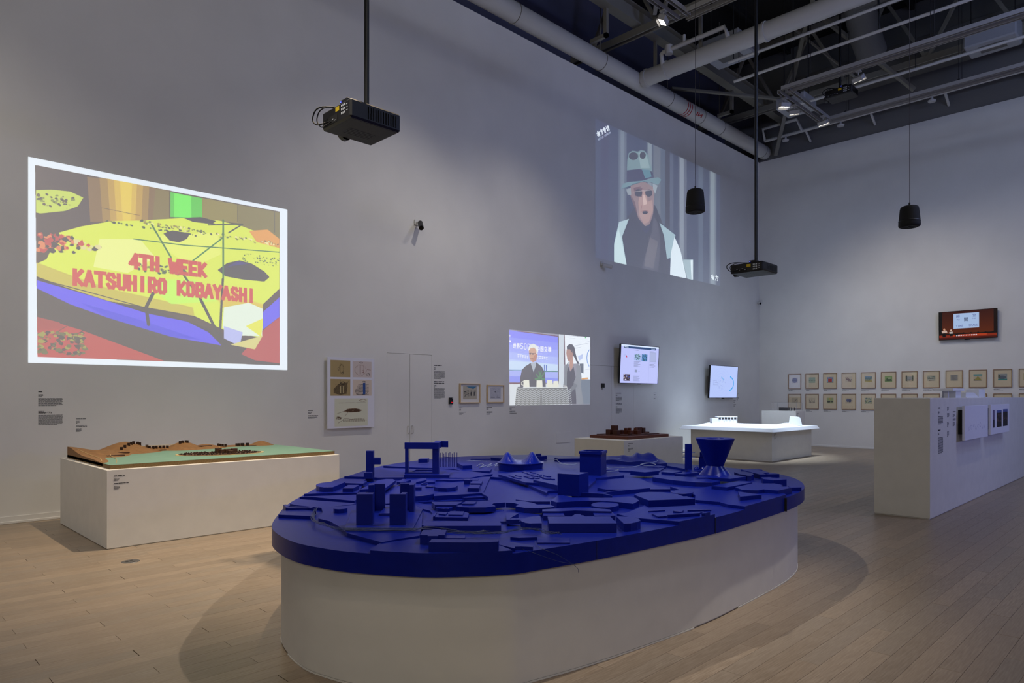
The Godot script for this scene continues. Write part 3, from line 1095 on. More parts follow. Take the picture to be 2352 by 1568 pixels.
	for p in [Vector3(6.15, SLAB_TOP + 0.02, 14.47), Vector3(6.2, SLAB_TOP + 0.02, 14.42)]:
		st = mb()
		lathe(st, [Vector2(0.028, 0.0), Vector2(0.026, 0.016), Vector2(0.018, 0.03), Vector2(0.006, 0.038), Vector2(0.0, 0.039)], Transform3D(Basis(), p), 16)
		obj("little_dome", st, M.blue_gloss, city)
	# loose bundles of wire
	var r := RandomNumberGenerator.new()
	r.seed = 5
	for path in WIRES:
		for k in 7:
			st = mb()
			var pts := []
			for i in range(0, path.size(), 2):
				pts.append(Vector3(path[i] + r.randf_range(-0.02, 0.02), 0.732 + r.randf_range(0.0, 0.012), path[i + 1] + r.randf_range(-0.02, 0.02)))
			tube(st, curve_through(pts, 4), 0.0013, 5, false)
			obj("wire_strand", st, M.blue_wire, city)
	st = mb()
	tube(st, curve_through([Vector3(7.33, 0.715, 18.2), Vector3(7.42, 0.712, 18.27), Vector3(7.498, 0.709, 18.3), Vector3(7.525, 0.68, 18.24), Vector3(7.55, 0.64, 18.18), Vector3(7.57, 0.6, 18.13), Vector3(7.57, 0.575, 18.12)], 4), 0.0012, 5, false)
	obj("dangling_wire", st, M.blue_wire, city)
	st = mb()
	tube(st, curve_through([Vector3(7.28, 0.713, 18.3), Vector3(7.4, 0.711, 18.37), Vector3(7.47, 0.709, 18.38), Vector3(7.5, 0.685, 18.33), Vector3(7.53, 0.64, 18.22), Vector3(7.56, 0.62, 18.14)], 4), 0.001, 5, false)
	obj("dangling_wire", st, M.blue_wire, city)
	# bright looping road at the back
	for lp in LOOPS:
		st = mb()
		var pts := []
		for i in range(0, lp.size(), 3):
			pts.append(Vector3(lp[i], lp[i + 1], lp[i + 2]))
		tube(st, curve_through(pts, 5), 0.0032, 6, false)
		obj("looping_road", st, M.wire_light, city)

func curve_through(p: Array, steps: int) -> Array:
	var out := []
	for i in p.size() - 1:
		var a: Vector3 = p[maxi(i - 1, 0)]
		var b: Vector3 = p[i]
		var c: Vector3 = p[i + 1]
		var d: Vector3 = p[mini(i + 2, p.size() - 1)]
		for k in steps:
			out.append(b.cubic_interpolate(c, a, d, float(k) / steps))
	out.append(p[-1])
	return out

func smooth_prism(st: SurfaceTool, poly: PackedVector2Array, y0: float, y1: float) -> void:
	# prism whose side is shaded as one curve
	var p := poly
	if Geometry2D.is_polygon_clockwise(p):
		p = p.duplicate(); p.reverse()
	var m := p.size()
	var nr := []
	for i in m:
		var e := (p[(i + 1) % m] - p[(i - 1 + m) % m]).normalized()
		nr.append(Vector3(e.y, 0, -e.x))
	for i in m:
		var j := (i + 1) % m
		var a := p[i]
		var b := p[j]
		var n: Vector3 = (nr[i] + nr[j]).normalized()
		var A := Vector3(a.x, y1, a.y); var B := Vector3(b.x, y1, b.y); var C := Vector3(b.x, y0, b.y); var D := Vector3(a.x, y0, a.y)
		tri(st, A, B, C, n, Vector2.ZERO, Vector2.ZERO, Vector2.ZERO, nr[i], nr[j], nr[j])
		tri(st, A, C, D, n, Vector2.ZERO, Vector2.ZERO, Vector2.ZERO, nr[i], nr[j], nr[i])
	var idx := Geometry2D.triangulate_polygon(p)
	for i in range(0, idx.size(), 3):
		for q in [[y1, Vector3.UP], [y0, Vector3.DOWN]]:
			tri(st, Vector3(p[idx[i]].x, q[0], p[idx[i]].y), Vector3(p[idx[i + 1]].x, q[0], p[idx[i + 1]].y), Vector3(p[idx[i + 2]].x, q[0], p[idx[i + 2]].y), q[1])

# ---------------------------------------------------------------- pedestals and their models
func pedestal(lo: Vector3, hi: Vector3, label: String) -> Node3D:
	var t := thing("pedestal", label, "pedestal", Vector3((lo.x + hi.x) * 0.5, 0, (lo.z + hi.z) * 0.5))
	var st := mb()
	box(st, Vector3(lo.x, 0.008, lo.z), hi, 0.002)
	obj("carcass", st, M.plinth, t)
	st = mb()
	box(st, Vector3(lo.x + 0.01, 0.0, lo.z + 0.01), Vector3(hi.x - 0.01, 0.008, hi.z - 0.01))
	obj("recessed_foot", st, M.plinth, t)
	return t

func build_pedestals() -> void:
	pedestal(Vector3(0.43, 0, 16.44), Vector3(2.35, 0.776, 19.0), "long white pedestal carrying the sea and hills landscape model")
	build_landscape()
	pedestal(Vector3(2.25, 0, 10.0), Vector3(3.29, 0.776, 11.8), "white pedestal carrying the reddish wooden block model")
	build_wood_model()
	pedestal(Vector3(0.92, 0, 3.46), Vector3(3.0, 0.68, 5.71), "low wide white pedestal carrying the white hillside model")
	build_white_model()
	pedestal(Vector3(1.3, 0, 2.0), Vector3(2.25, 1.1, 2.6), "tall narrow white pedestal carrying the clear acrylic case")
	build_case()
	text_block("small black caption on the landscape model's pedestal", Vector3(2.351, 0.722, 18.94), Vector3(0, 0, -1), Vector3(1, 0, 0), [[0.0, 0.011, 0.1, 1], [0.012, 0.005, 0.02, 1], [0.0, 0.005, 0.05, 3], [0.018, 0.011, 0.135, 1], [0.012, 0.005, 0.02, 1], [0.0, 0.005, 0.055, 4]], "caption")
	text_block("small black caption on the wooden block model's pedestal", Vector3(3.291, 0.728, 11.68), Vector3(0, 0, -1), Vector3(1, 0, 0), [[0.0, 0.011, 0.13, 1], [0.012, 0.006, 0.03, 1], [0.0, 0.006, 0.06, 2], [0.02, 0.011, 0.14, 2], [0.012, 0.006, 0.05, 3]], "caption")
	text_block("small black caption on the white hillside model's pedestal", Vector3(3.001, 0.638, 5.6), Vector3(0, 0, -1), Vector3(1, 0, 0), [[0.0, 0.011, 0.13, 1], [0.012, 0.006, 0.05, 3], [0.02, 0.011, 0.16, 1], [0.012, 0.006, 0.08, 3]], "caption")
	text_block("small black caption on the acrylic case's pedestal", Vector3(2.251, 1.04, 2.55), Vector3(0, 0, -1), Vector3(1, 0, 0), [[0.0, 0.014, 0.12, 1], [0.02, 0.01, 0.07, 2], [0.03, 0.014, 0.14, 1], [0.02, 0.01, 0.08, 2]], "caption")
	text_block("small black caption on the curved plinth of the blue model", Vector3(7.576, 0.49, 16.64), Vector3(-0.06, 0, -1).normalized(), Vector3(1, 0, -0.06).normalized(), [[0.0, 0.011, 0.1, 1], [0.018, 0.006, 0.035, 4], [0.03, 0.011, 0.16, 1], [0.012, 0.006, 0.045, 6]], "caption")

func land_height(x: float, z: float) -> float:
	var h := 0.0
	for g in [[0.55, 19.0, 0.105, 0.5, 0.35], [0.6, 18.36, 0.135, 0.26, 0.26], [0.75, 18.75, 0.06, 0.35, 0.3], [0.6, 17.68, 0.105, 0.2, 0.2], [0.6, 17.4, 0.06, 0.2, 0.2], [0.6, 16.64, 0.07, 0.14, 0.13], [0.58, 18.0, 0.055, 0.14, 0.5], [0.58, 17.0, 0.03, 0.12, 0.4]]:
		h = maxf(h, g[2] * exp(-pow((x - g[0]) / g[3], 2) - pow((z - g[1]) / g[4], 2)))
	h += 0.03 * exp(-pow((x - 1.5) / 0.5, 2) - pow((z - 18.95) / 0.14, 2)) + 0.012 * exp(-pow((x - 1.05) / 0.5, 2) - pow((z - 18.6) / 0.16, 2))
	return h - 0.012

func build_landscape() -> void:
	var t := thing("landscape_model", "wooden landscape model with brown hills and turquoise sea", "landscape model", Vector3(1.4, 0.776, 17.7))
	var x0 := 0.53; var x1 := 2.27; var z0 := 16.46; var z1 := 18.95
	var y := 0.776
	var st := mb()
	box(st, Vector3(x0, y, z0), Vector3(x1, y + 0.04, z1))
	obj("base_board", st, M.ply, t)
	st = mb()
	box(st, Vector3(x0 + 0.002, y + 0.04, z0 + 0.002), Vector3(x1 - 0.002, y + 0.042, z1 - 0.002))
	obj("sea", st, M.sea, t).set_meta("label", "turquoise painted sea")
	st = mb()
	var nx := 58
	var nz := 84
	var top := y + 0.042
	var pt := func(i: int, k: int) -> Vector3:
		var x: float = lerpf(x0, x1, float(i) / nx)
		var z: float = lerpf(z0, z1, float(k) / nz)
		return Vector3(x, top + maxf(-0.01, land_height(x, z)), z)
	for i in nx:
		for k in nz:
			var A: Vector3 = pt.call(i, k); var B: Vector3 = pt.call(i + 1, k); var C: Vector3 = pt.call(i + 1, k + 1); var D: Vector3 = pt.call(i, k + 1)
			if maxf(maxf(A.y, B.y), maxf(C.y, D.y)) <= top: continue
			var n := (C - A).cross(B - D).normalized()
			if n.y < 0: n = -n
			tri(st, A, B, C, n); tri(st, A, C, D, n)
			if i == 0: quad(st, A, D, Vector3(x0, top - 0.01, D.z), Vector3(x0, top - 0.01, A.z), Vector3.LEFT)
			if k == nz - 1: quad(st, D, C, Vector3(C.x, top - 0.03, z1), Vector3(D.x, top - 0.03, z1), Vector3.BACK)
			if k == 0: quad(st, A, B, Vector3(B.x, top - 0.01, z0), Vector3(A.x, top - 0.01, z0), Vector3.FORWARD)
	obj("hills", st, M.land, t)
	# contour roads as pale inlaid strips
	for rd in [[[2.1, 18.85], [1.6, 18.72], [1.15, 18.66], [0.9, 18.5], [0.72, 18.2], [0.64, 17.8]], [[1.9, 18.93], [1.5, 18.85], [1.1, 18.85], [0.8, 18.9]]]:
		st = mb()
		var q := []
		for p in rd: q.append(Vector3(p[0], top + maxf(0.0, land_height(p[0], p[1])) + 0.002, p[1]))
		tube(st, curve_through(q, 6), 0.003, 5, false)
		obj("road", st, M.sand, t)
	# island with a town on it
	var io := Vector3(1.66, top, 17.62)
	var el := PackedVector2Array()
	var ax := Vector2(0.14, -0.47)
	var ay := Vector2(0.44, 0.17)
	var el2 := PackedVector2Array()
	for k in 36:
		var a := TAU * k / 36
		var d := ax * cos(a) + ay * sin(a) * 0.62
		el.append(Vector2(io.x, io.z) + d)
		el2.append(Vector2(io.x, io.z) + d * 0.93)
	st = mb()
	prism(st, el, top - 0.002, top + 0.004)
	var isl := obj("island", st, M.sand, t)
	st = mb()
	prism(st, el2, top + 0.004, top + 0.007)
	obj("town_ground", st, M.dark_wood2, isl)
	var r := RandomNumberGenerator.new()
	r.seed = 12
	for k in 230:
		var a := r.randf() * TAU
		var q := sqrt(r.randf()) * 0.88
		var d := ax * cos(a) * q + ay * sin(a) * 0.62 * q
		st = mb()
		var c := Vector3(io.x + d.x, top + 0.006, io.z + d.y)
		var s := r.randf_range(0.008, 0.016)
		box(st, c - Vector3(s * 0.5, 0, s * 0.5), c + Vector3(s * 0.5, r.randf_range(0.006, 0.016), s * 0.5))
		obj("town_house", st, M.dark_wood if r.randf() < 0.7 else M.dark_wood2, isl)
	for b in [[1.58, 17.62, 0.06, 0.055], [1.64, 17.6, 0.05, 0.042], [1.66, 17.54, 0.07, 0.045], [1.7, 17.48, 0.06, 0.05], [1.6, 17.5, 0.05, 0.035], [1.74, 17.54, 0.05, 0.03]]:
		st = mb()
		box(st, Vector3(b[0] - b[2] * 0.5, top + 0.005, b[1] - b[2] * 0.5), Vector3(b[0] + b[2] * 0.5, top + 0.005 + b[3], b[1] + b[2] * 0.5), 0.001)
		obj("town_hall_block", st, M.dark_wood2, isl)
	st = mb()
	tube(st, [Vector3(1.56, top + 0.05, 17.6), Vector3(1.56, top + 0.075, 17.6)], 0.01, 10)
	obj("round_turret", st, M.sand, isl)
	# slab towers along the shore
	for p in SHORE:
		var px := maxf(p[0], 0.66)
		var g := top + maxf(0.0, land_height(px, p[1]) - 0.01)
		st = mb()
		xbox(st, Transform3D(Basis(Vector3.UP, 0.75), Vector3(px, g + 0.02, p[1])), Vector3(0.03, 0.044, 0.012), 0.0006)
		obj("slab_tower", st, M.dark_wood, t)
	for q in [[0.95, 18.5], [0.72, 18.02], [0.7, 17.45], [0.7, 16.85], [1.2, 18.62]]:
		st = mb()
		var g := top + maxf(0.0, land_height(q[0], q[1]))
		box(st, Vector3(q[0] - 0.04, g - 0.004, q[1] - 0.09), Vector3(q[0] + 0.02, g + 0.006, q[1] + 0.09))
		obj("quay", st, M.dark_wood2, t)

func build_wood_model() -> void:
	var t := thing("block_model", "reddish-brown wooden city block model with one tall tower", "block model", Vector3(2.78, 0.776, 10.9))
	var st := mb()
	box(st, Vector3(2.37, 0.776, 10.28), Vector3(3.17, 0.826, 11.53), 0.002)
	obj("base_board", st, M.red_wood, t)
	var y := 0.826
	st = mb()
	box(st, Vector3(2.42, y, 10.4), Vector3(3.05, y + 0.012, 11.4), 0.001)
	obj("ground_step", st, M.red_wood2, t)
	y += 0.012
	var r := RandomNumberGenerator.new()
	r.seed = 4
	for b in [[2.62, 11.3, 0.09, 0.08], [2.66, 11.2, 0.09, 0.15], [2.76, 11.28, 0.1, 0.075], [2.74, 11.1, 0.05, 0.07], [2.8, 11.06, 0.045, 0.105], [2.82, 10.98, 0.045, 0.105], [2.86, 11.02, 0.09, 0.065], [2.88, 10.88, 0.05, 0.105], [2.86, 10.82, 0.04, 0.105], [2.92, 10.9, 0.1, 0.065], [2.78, 10.74, 0.07, 0.06], [2.8, 10.68, 0.045, 0.1], [2.76, 10.62, 0.09, 0.1], [2.72, 10.56, 0.09, 0.1], [2.76, 10.5, 0.08, 0.09], [2.6, 11.05, 0.09, 0.04], [2.95, 11.15, 0.05, 0.03], [2.6, 10.8, 0.1, 0.05], [2.95, 10.66, 0.06, 0.02], [2.9, 10.56, 0.06, 0.025]]:
		st = mb()
		xbox(st, Transform3D(Basis(Vector3.UP, r.randf_range(-0.1, 0.1)), Vector3(b[0], y + b[3] * 0.5, b[1])), Vector3(b[2], b[3], b[2]), 0.0012)
		obj("wood_block", st, M.red_wood2 if r.randf() < 0.6 else M.red_wood, t)

func build_white_model() -> void:
	var t := thing("hillside_model", "white plaster hillside model with a colonnaded house on a slope", "hillside model", Vector3(1.95, 0.68, 4.6))
	# slab with sloping edges
	var lo := [Vector2(0.74, 3.3), Vector2(3.14, 3.3), Vector2(3.14, 5.95), Vector2(0.74, 5.95)]
	var hi := [Vector2(0.79, 3.35), Vector2(3.09, 3.35), Vector2(3.09, 5.9), Vector2(0.79, 5.9)]
	var st := mb()
	for i in 4:
		var j := (i + 1) % 4
		var n := Vector3([0, 1, 0, -1][i], 0.4, [-1, 0, 1, 0][i]).normalized()
		quad(st, Vector3(hi[i].x, 0.765, hi[i].y), Vector3(hi[j].x, 0.765, hi[j].y), Vector3(lo[j].x, 0.69, lo[j].y), Vector3(lo[i].x, 0.69, lo[i].y), n)
		quad(st, Vector3(lo[i].x, 0.69, lo[i].y), Vector3(lo[j].x, 0.69, lo[j].y), Vector3(lo[j].x, 0.68, lo[j].y), Vector3(lo[i].x, 0.68, lo[i].y), Vector3(n.x, 0, n.z).normalized())
	quad(st, Vector3(lo[0].x, 0.68, lo[0].y), Vector3(lo[1].x, 0.68, lo[1].y), Vector3(lo[2].x, 0.68, lo[2].y), Vector3(lo[3].x, 0.68, lo[3].y), Vector3.DOWN)
	obj("base_slab", st, M.model_white, t)
	st = mb()
	var hgt := func(x: float, z: float) -> float:
		var e := minf(minf(x - 0.79, 3.09 - x), minf(z - 3.35, 5.9 - z))
		var h := 0.1 * exp(-pow((x - 1.35) / 0.5, 2) - pow((z - 4.95) / 0.6, 2)) + 0.075 * exp(-pow((x - 2.7) / 0.3, 2) - pow((z - 4.2) / 0.32, 2)) + 0.008 * sin(x * 9.0 + z * 5.0) * 0.5
		return 0.765 + h * smoothstep(0.0, 0.25, e)
	for i in 46:
		for k in 50:
			var xa := lerpf(0.79, 3.09, i / 46.0); var xb := lerpf(0.79, 3.09, (i + 1) / 46.0)
			var za := lerpf(3.35, 5.9, k / 50.0); var zb := lerpf(3.35, 5.9, (k + 1) / 50.0)
			var A := Vector3(xa, hgt.call(xa, za), za); var B := Vector3(xb, hgt.call(xb, za), za); var C := Vector3(xb, hgt.call(xb, zb), zb); var D := Vector3(xa, hgt.call(xa, zb), zb)
			var n := (C - A).cross(B - D).normalized()
			if n.y < 0: n = -n
			tri(st, A, B, C, n); tri(st, A, C, D, n)
	obj("terrain", st, M.model_white, t)
	# house: roof, floor slab and posts
	var h0 := Transform3D(Basis(Vector3.UP, deg_to_rad(45)), Vector3(1.48, 0.83, 4.96))
	st = mb()
	xbox(st, h0 * Transform3D(Basis(), Vector3(0, 0.15, 0)), Vector3(0.5, 0.018, 0.22), 0.002)
	var roof := obj("house_roof", st, M.model_white, t)
	st = mb()
	xbox(st, h0 * Transform3D(Basis(), Vector3(0, 0.035, 0)), Vector3(0.48, 0.11, 0.18), 0.002)
	obj("house_body", st, M.model_white, t)
	st = mb()
	xbox(st, h0 * Transform3D(Basis(), Vector3(0, 0.125, 0.02)), Vector3(0.44, 0.035, 0.12))
	obj("clerestory_recess", st, M.dark_slot, t)
	for k in 7:
		st = mb()
		xbox(st, h0 * Transform3D(Basis(), Vector3(-0.234 + 0.078 * k, 0.085, 0.1)), Vector3(0.014, 0.125, 0.014))
		obj("post", st, M.model_white, roof)
	st = mb()
	xbox(st, h0 * Transform3D(Basis(), Vector3(-0.33, 0.02, 0.1)), Vector3(0.16, 0.2, 0.2), 0.003)
	obj("side_block", st, M.model_white, t)
	for k in 3:
		st = mb()
		xbox(st, h0 * Transform3D(Basis(), Vector3(-0.2 + k * 0.12, 0.02, 0.16 + 0.03 * k)), Vector3(0.05, 0.1 - 0.025 * k, 0.04), 0.002)
		obj("terrace_block", st, M.model_white, t)
	# leaning wedge at the other end
	st = mb()
	var w := [Vector3(2.86, 0.8, 4.34), Vector3(3.06, 0.77, 4.16), Vector3(2.9, 0.8, 3.98), Vector3(2.72, 0.8, 4.16)]
	var wt := [Vector3(2.85, 1.0, 4.27), Vector3(2.99, 0.98, 4.13), Vector3(2.9, 0.99, 4.04), Vector3(2.76, 1.01, 4.18)]
	for i in 4:
		var j := (i + 1) % 4
		var c: Vector3 = (w[i] + w[j]) * 0.5 - Vector3(2.885, 0.8, 4.16)
		quad(st, wt[i], wt[j], w[j], w[i], Vector3(c.x, 0.02, c.z).normalized())
	tri(st, wt[0], wt[1], wt[2], Vector3.UP); tri(st, wt[0], wt[2], wt[3], Vector3.UP)
	obj("leaning_wedge", st, M.model_white, t)

func build_case() -> void:
	var lo := Vector3(1.5, 1.1, 2.05)
	var hi := Vector3(2.2, 1.32, 2.45)
	var t := thing("acrylic_case", "clear acrylic display case on the tall narrow pedestal", "display case", Vector3(1.85, 1.1, 2.25))
	for q in [[Vector3(lo.x, lo.y, hi.z - 0.004), hi], [lo, Vector3(hi.x, hi.y, lo.z + 0.004)], [lo, Vector3(lo.x + 0.004, hi.y, hi.z)], [Vector3(hi.x - 0.004, lo.y, lo.z), hi], [Vector3(lo.x, hi.y - 0.004, lo.z), hi]]:
		var st := mb()
		var c: Vector3 = (q[0] + q[1]) * 0.5
		var s: Vector3 = q[1] - q[0]
		# one sheet each
		if s.z < 0.01: quad(st, Vector3(q[0].x, q[1].y, c.z), Vector3(q[1].x, q[1].y, c.z), Vector3(q[1].x, q[0].y, c.z), Vector3(q[0].x, q[0].y, c.z), Vector3.BACK)
		elif s.x < 0.01: quad(st, Vector3(c.x, q[1].y, q[0].z), Vector3(c.x, q[1].y, q[1].z), Vector3(c.x, q[0].y, q[1].z), Vector3(c.x, q[0].y, q[0].z), Vector3.RIGHT)
		else: quad(st, Vector3(q[0].x, c.y, q[0].z), Vector3(q[1].x, c.y, q[0].z), Vector3(q[1].x, c.y, q[1].z), Vector3(q[0].x, c.y, q[1].z), Vector3.UP)
		obj("pane", st, M.glass, t)
	var st2 := mb()
	for a in [Vector3(lo.x, 0, lo.z), Vector3(hi.x, 0, lo.z), Vector3(lo.x, 0, hi.z), Vector3(hi.x, 0, hi.z)]:
		beam(st2, Vector3(a.x, lo.y, a.z), Vector3(a.x, hi.y, a.z), 0.006, 0.006)
	for yy in [hi.y]:
		beam(st2, Vector3(lo.x, yy, lo.z), Vector3(hi.x, yy, lo.z), 0.005, 0.005)
		beam(st2, Vector3(lo.x, yy, hi.z), Vector3(hi.x, yy, hi.z), 0.005, 0.005)
		beam(st2, Vector3(lo.x, yy, lo.z), Vector3(lo.x, yy, hi.z), 0.005, 0.005)
		beam(st2, Vector3(hi.x, yy, lo.z), Vector3(hi.x, yy, hi.z), 0.005, 0.005)
	obj("edge", st2, M.unit, t)
	var m := thing("black_block_model", "small black model with chrome pins inside the acrylic case", "block model", Vector3(1.8, 1.1, 2.25))
	var st := mb()
	box(st, Vector3(1.66, 1.1, 2.15), Vector3(1.9, 1.19, 2.32), 0.003)
	obj("black_block", st, M.black_gloss, m)
	for k in 4:
		st = mb()
		lathe(st, [Vector2(0.014, 0.0), Vector2(0.012, 0.05), Vector2(0.018, 0.07), Vector2(0.006, 0.09), Vector2(0.0, 0.1)], Transform3D(Basis(), Vector3(1.93 + 0.045 * k, 1.1, 2.22 + 0.02 * (k % 2))), 12)
		obj("chrome_pin", st, mat(Color(0.75, 0.76, 0.78), 0.15, 1.0) if k % 2 == 0 else M.black_gloss, m)

# ---------------------------------------------------------------- projections
func wall_picture(called: String, label: String, z0: float, z1: float, y0: float, y1: float, m: Material, category: String) -> Node3D:
	# flat picture on the long wall: z0 is its end towards the viewer's left, y0 its top
	var t := thing(called, label, category, Vector3(0.0, (y0 + y1) * 0.5, (z0 + z1) * 0.5))
	var st := mb()
	quad(st, Vector3(0.003, y0, z0), Vector3(0.003, y0, z1), Vector3(0.003, y1, z1), Vector3(0.003, y1, z0), Vector3.RIGHT)
	obj("picture", st, m, t)
	return t

func build_projections() -> void:
	var paint := Color(0.87, 0.865, 0.85)
	var im := Image.create(1200, 900, false, Image.FORMAT_RGB8)
	draw_rows(im, PIC_CITY, 1)
	var t := wall_picture("projection_screen", "large projected slide of a yellow lit city model with red title", 19.24, 15.948, 4.36, 1.90, picture(soften(im), paint, 1.0), "projection")
	screen_or_fill_light(t, Vector3(0.02, 3.1, 17.6), Vector3.RIGHT, 3.2, 2.4, Color(1.0, 0.96, 0.75), 0.35)
	im = Image.create(1200, 662, false, Image.FORMAT_RGB8)
	draw_rows(im, PIC_MAN, 2)
	t = wall_picture("projection_screen", "high projected film still of a person in a hat and scarf", 8.368, 2.513, 7.94, 4.71, picture(soften(im), paint, 1.0), "projection")
	screen_or_fill_light(t, Vector3(0.02, 6.3, 5.4), Vector3.RIGHT, 5.8, 3.2, Color(0.72, 0.82, 1.0), 0.35)
	im = Image.create(1000, 589, false, Image.FORMAT_RGB8)
	draw_rows(im, PIC_TALK, 3)
	t = wall_picture("projection_screen", "small projected film still of two people at a patterned table", 11.166, 8.554, 2.85, 1.312, picture(soften(im), paint, 1.0), "projection")
	screen_or_fill_light(t, Vector3(0.02, 2.1, 9.86), Vector3.RIGHT, 2.6, 1.5, Color(0.8, 0.86, 1.0), 0.25)

# ---------------------------------------------------------------- projectors, loudspeakers
func projector(lo: Vector3, hi: Vector3, label: String, pole_label: String, pole_xz: Vector2, pole_top: float) -> void:
	var c := (lo + hi) * 0.5
	var t := thing("projector", label, "projector", Vector3(c.x, lo.y, c.z))
	var st := mb()
	box(st, lo, hi, 0.018)
	obj("casing", st, M.black, t)
	st = mb()
	box(st, Vector3(lo.x + 0.03, lo.y - 0.002, lo.z + 0.03), Vector3(hi.x - 0.03, lo.y + 0.004, hi.z - 0.03), 0.002)
	obj("bottom_panel", st, M.grey_plastic, t)
	st = mb()
	for k in 5:
		box(st, Vector3(lo.x + 0.14 + k * 0.035, lo.y - 0.004, lo.z + 0.14), Vector3(lo.x + 0.15 + k * 0.035, lo.y, hi.z - 0.16))
	obj("bottom_rib", st, M.black, t)
	# lens barrel on the wall side
	st = mb()
	var lt := Transform3D(Basis(Vector3(0, 0, 1), PI / 2), Vector3(lo.x + 0.01, lo.y + 0.06, c.z + 0.02))
	lathe(st, [Vector2(0.075, 0.0), Vector2(0.075, 0.06), Vector2(0.06, 0.065), Vector2(0.05, 0.05), Vector2(0.0, 0.05)], lt, 24)
	obj("lens_barrel", st, M.black, t)
	st = mb()
	lathe(st, [Vector2(0.045, 0.052), Vector2(0.0, 0.058)], lt, 20)
	obj("lens", st, M.lens_glow, t)
	# connection side, facing +z: recessed port panel, labels, buttons
	st = mb()
	box(st, Vector3(lo.x + 0.05, lo.y + 0.025, hi.z - 0.004), Vector3(lo.x + 0.3, hi.y - 0.09, hi.z + 0.003), 0.002)
	obj("port_panel", st, M.black_matte, t)
	st = mb()
	for k in 5:
		box(st, Vector3(lo.x + 0.07 + k * 0.045, lo.y + 0.04 + 0.02 * (k % 2), hi.z + 0.002), Vector3(lo.x + 0.095 + k * 0.045, lo.y + 0.046 + 0.02 * (k % 2), hi.z + 0.005))
	obj("port_label", st, M.label_white, t)
	st = mb()
	for i in 3:
		for k in 3:
			box(st, Vector3(hi.x - 0.17 + i * 0.028, hi.y - 0.05 - k * 0.038, hi.z), Vector3(hi.x - 0.157 + i * 0.028, hi.y - 0.03 - k * 0.038, hi.z + 0.004))
	for k in 3:
		box(st, Vector3(hi.x - 0.08, hi.y - 0.05 - k * 0.03, hi.z), Vector3(hi.x - 0.05, hi.y - 0.045 - k * 0.03, hi.z + 0.003))
	obj("button", st, M.label_white, t)
	st = mb()
	box(st, Vector3(hi.x - 0.28, hi.y - 0.07, hi.z), Vector3(hi.x - 0.21, hi.y - 0.025, hi.z + 0.003))
	obj("warning_sticker", st, M.yellow, t).set_meta("label", "yellow warning sticker")
	# vent side, facing +x
	st = mb()
	for k in 12:
		box(st, Vector3(hi.x - 0.002, lo.y + 0.03, lo.z + 0.06 + k * 0.03), Vector3(hi.x + 0.003, hi.y - 0.04, lo.z + 0.07 + k * 0.03))
	obj("vent_slat", st, M.black_gloss, t)
	st = mb()
	box(st, Vector3(hi.x, lo.y + 0.09, lo.z + 0.36), Vector3(hi.x + 0.003, lo.y + 0.14, lo.z + 0.4))
	obj("type_plate", st, M.grey_plastic, t)
	st = mb()
	box(st, Vector3(lo.x + 0.32, hi.y, hi.z - 0.1), Vector3(lo.x + 0.45, hi.y + 0.035, hi.z - 0.02), 0.004)
	obj("control_box", st, M.black, t)
	st = mb()
	box(st, Vector3(lo.x + 0.33, hi.y + 0.012, hi.z - 0.019), Vector3(lo.x + 0.345, hi.y + 0.022, hi.z - 0.016))
	obj("status_light", st, M.led_blue, t)
	st = mb()
	tube(st, curve_through([Vector3(lo.x + 0.16, lo.y + 0.06, hi.z), Vector3(lo.x + 0.05, lo.y + 0.03, hi.z + 0.09), Vector3(lo.x - 0.01, lo.y + 0.12, hi.z + 0.1), Vector3(lo.x + 0.1, hi.y + 0.02, hi.z + 0.05), Vector3(pole_xz.x - 0.05, hi.y + 0.03, pole_xz.y)], 6), 0.007, 6, false)
	tube(st, curve_through([Vector3(lo.x + 0.2, lo.y + 0.05, hi.z), Vector3(lo.x + 0.1, lo.y + 0.0, hi.z + 0.06), Vector3(lo.x + 0.04, lo.y + 0.1, hi.z + 0.08), Vector3(lo.x + 0.14, hi.y + 0.01, hi.z + 0.03), Vector3(pole_xz.x - 0.04, hi.y + 0.04, pole_xz.y)], 6), 0.006, 6, false)
	obj("cable", st, M.black_matte, t)
	# ceiling pole is a thing of its own
	var p := thing("projector_pole", pole_label, "ceiling pole", Vector3(pole_xz.x, hi.y, pole_xz.y))
	st = mb()
	tube(st, [Vector3(pole_xz.x, hi.y + 0.02, pole_xz.y), Vector3(pole_xz.x, pole_top, pole_xz.y)], 0.026, 16)
	obj("pole", st, M.black, p)
	st = mb()
	box(st, Vector3(pole_xz.x - 0.12, hi.y, pole_xz.y - 0.12), Vector3(pole_xz.x + 0.12, hi.y + 0.02, pole_xz.y + 0.12), 0.004)
	for s in [-1.0, 1.0]:
		beam(st, Vector3(pole_xz.x, hi.y + 0.03, pole_xz.y), Vector3(pole_xz.x + 0.14 * s, hi.y + 0.012, pole_xz.y + 0.1 * s), 0.03, 0.012)
	obj("mounting_plate", st, M.black, p)
	st = mb()
	box(st, Vector3(pole_xz.x - 0.15, pole_top - 0.02, pole_xz.y - 0.15), Vector3(pole_xz.x + 0.15, pole_top, pole_xz.y + 0.15), 0.004)
	obj("ceiling_plate", st, M.black, p)

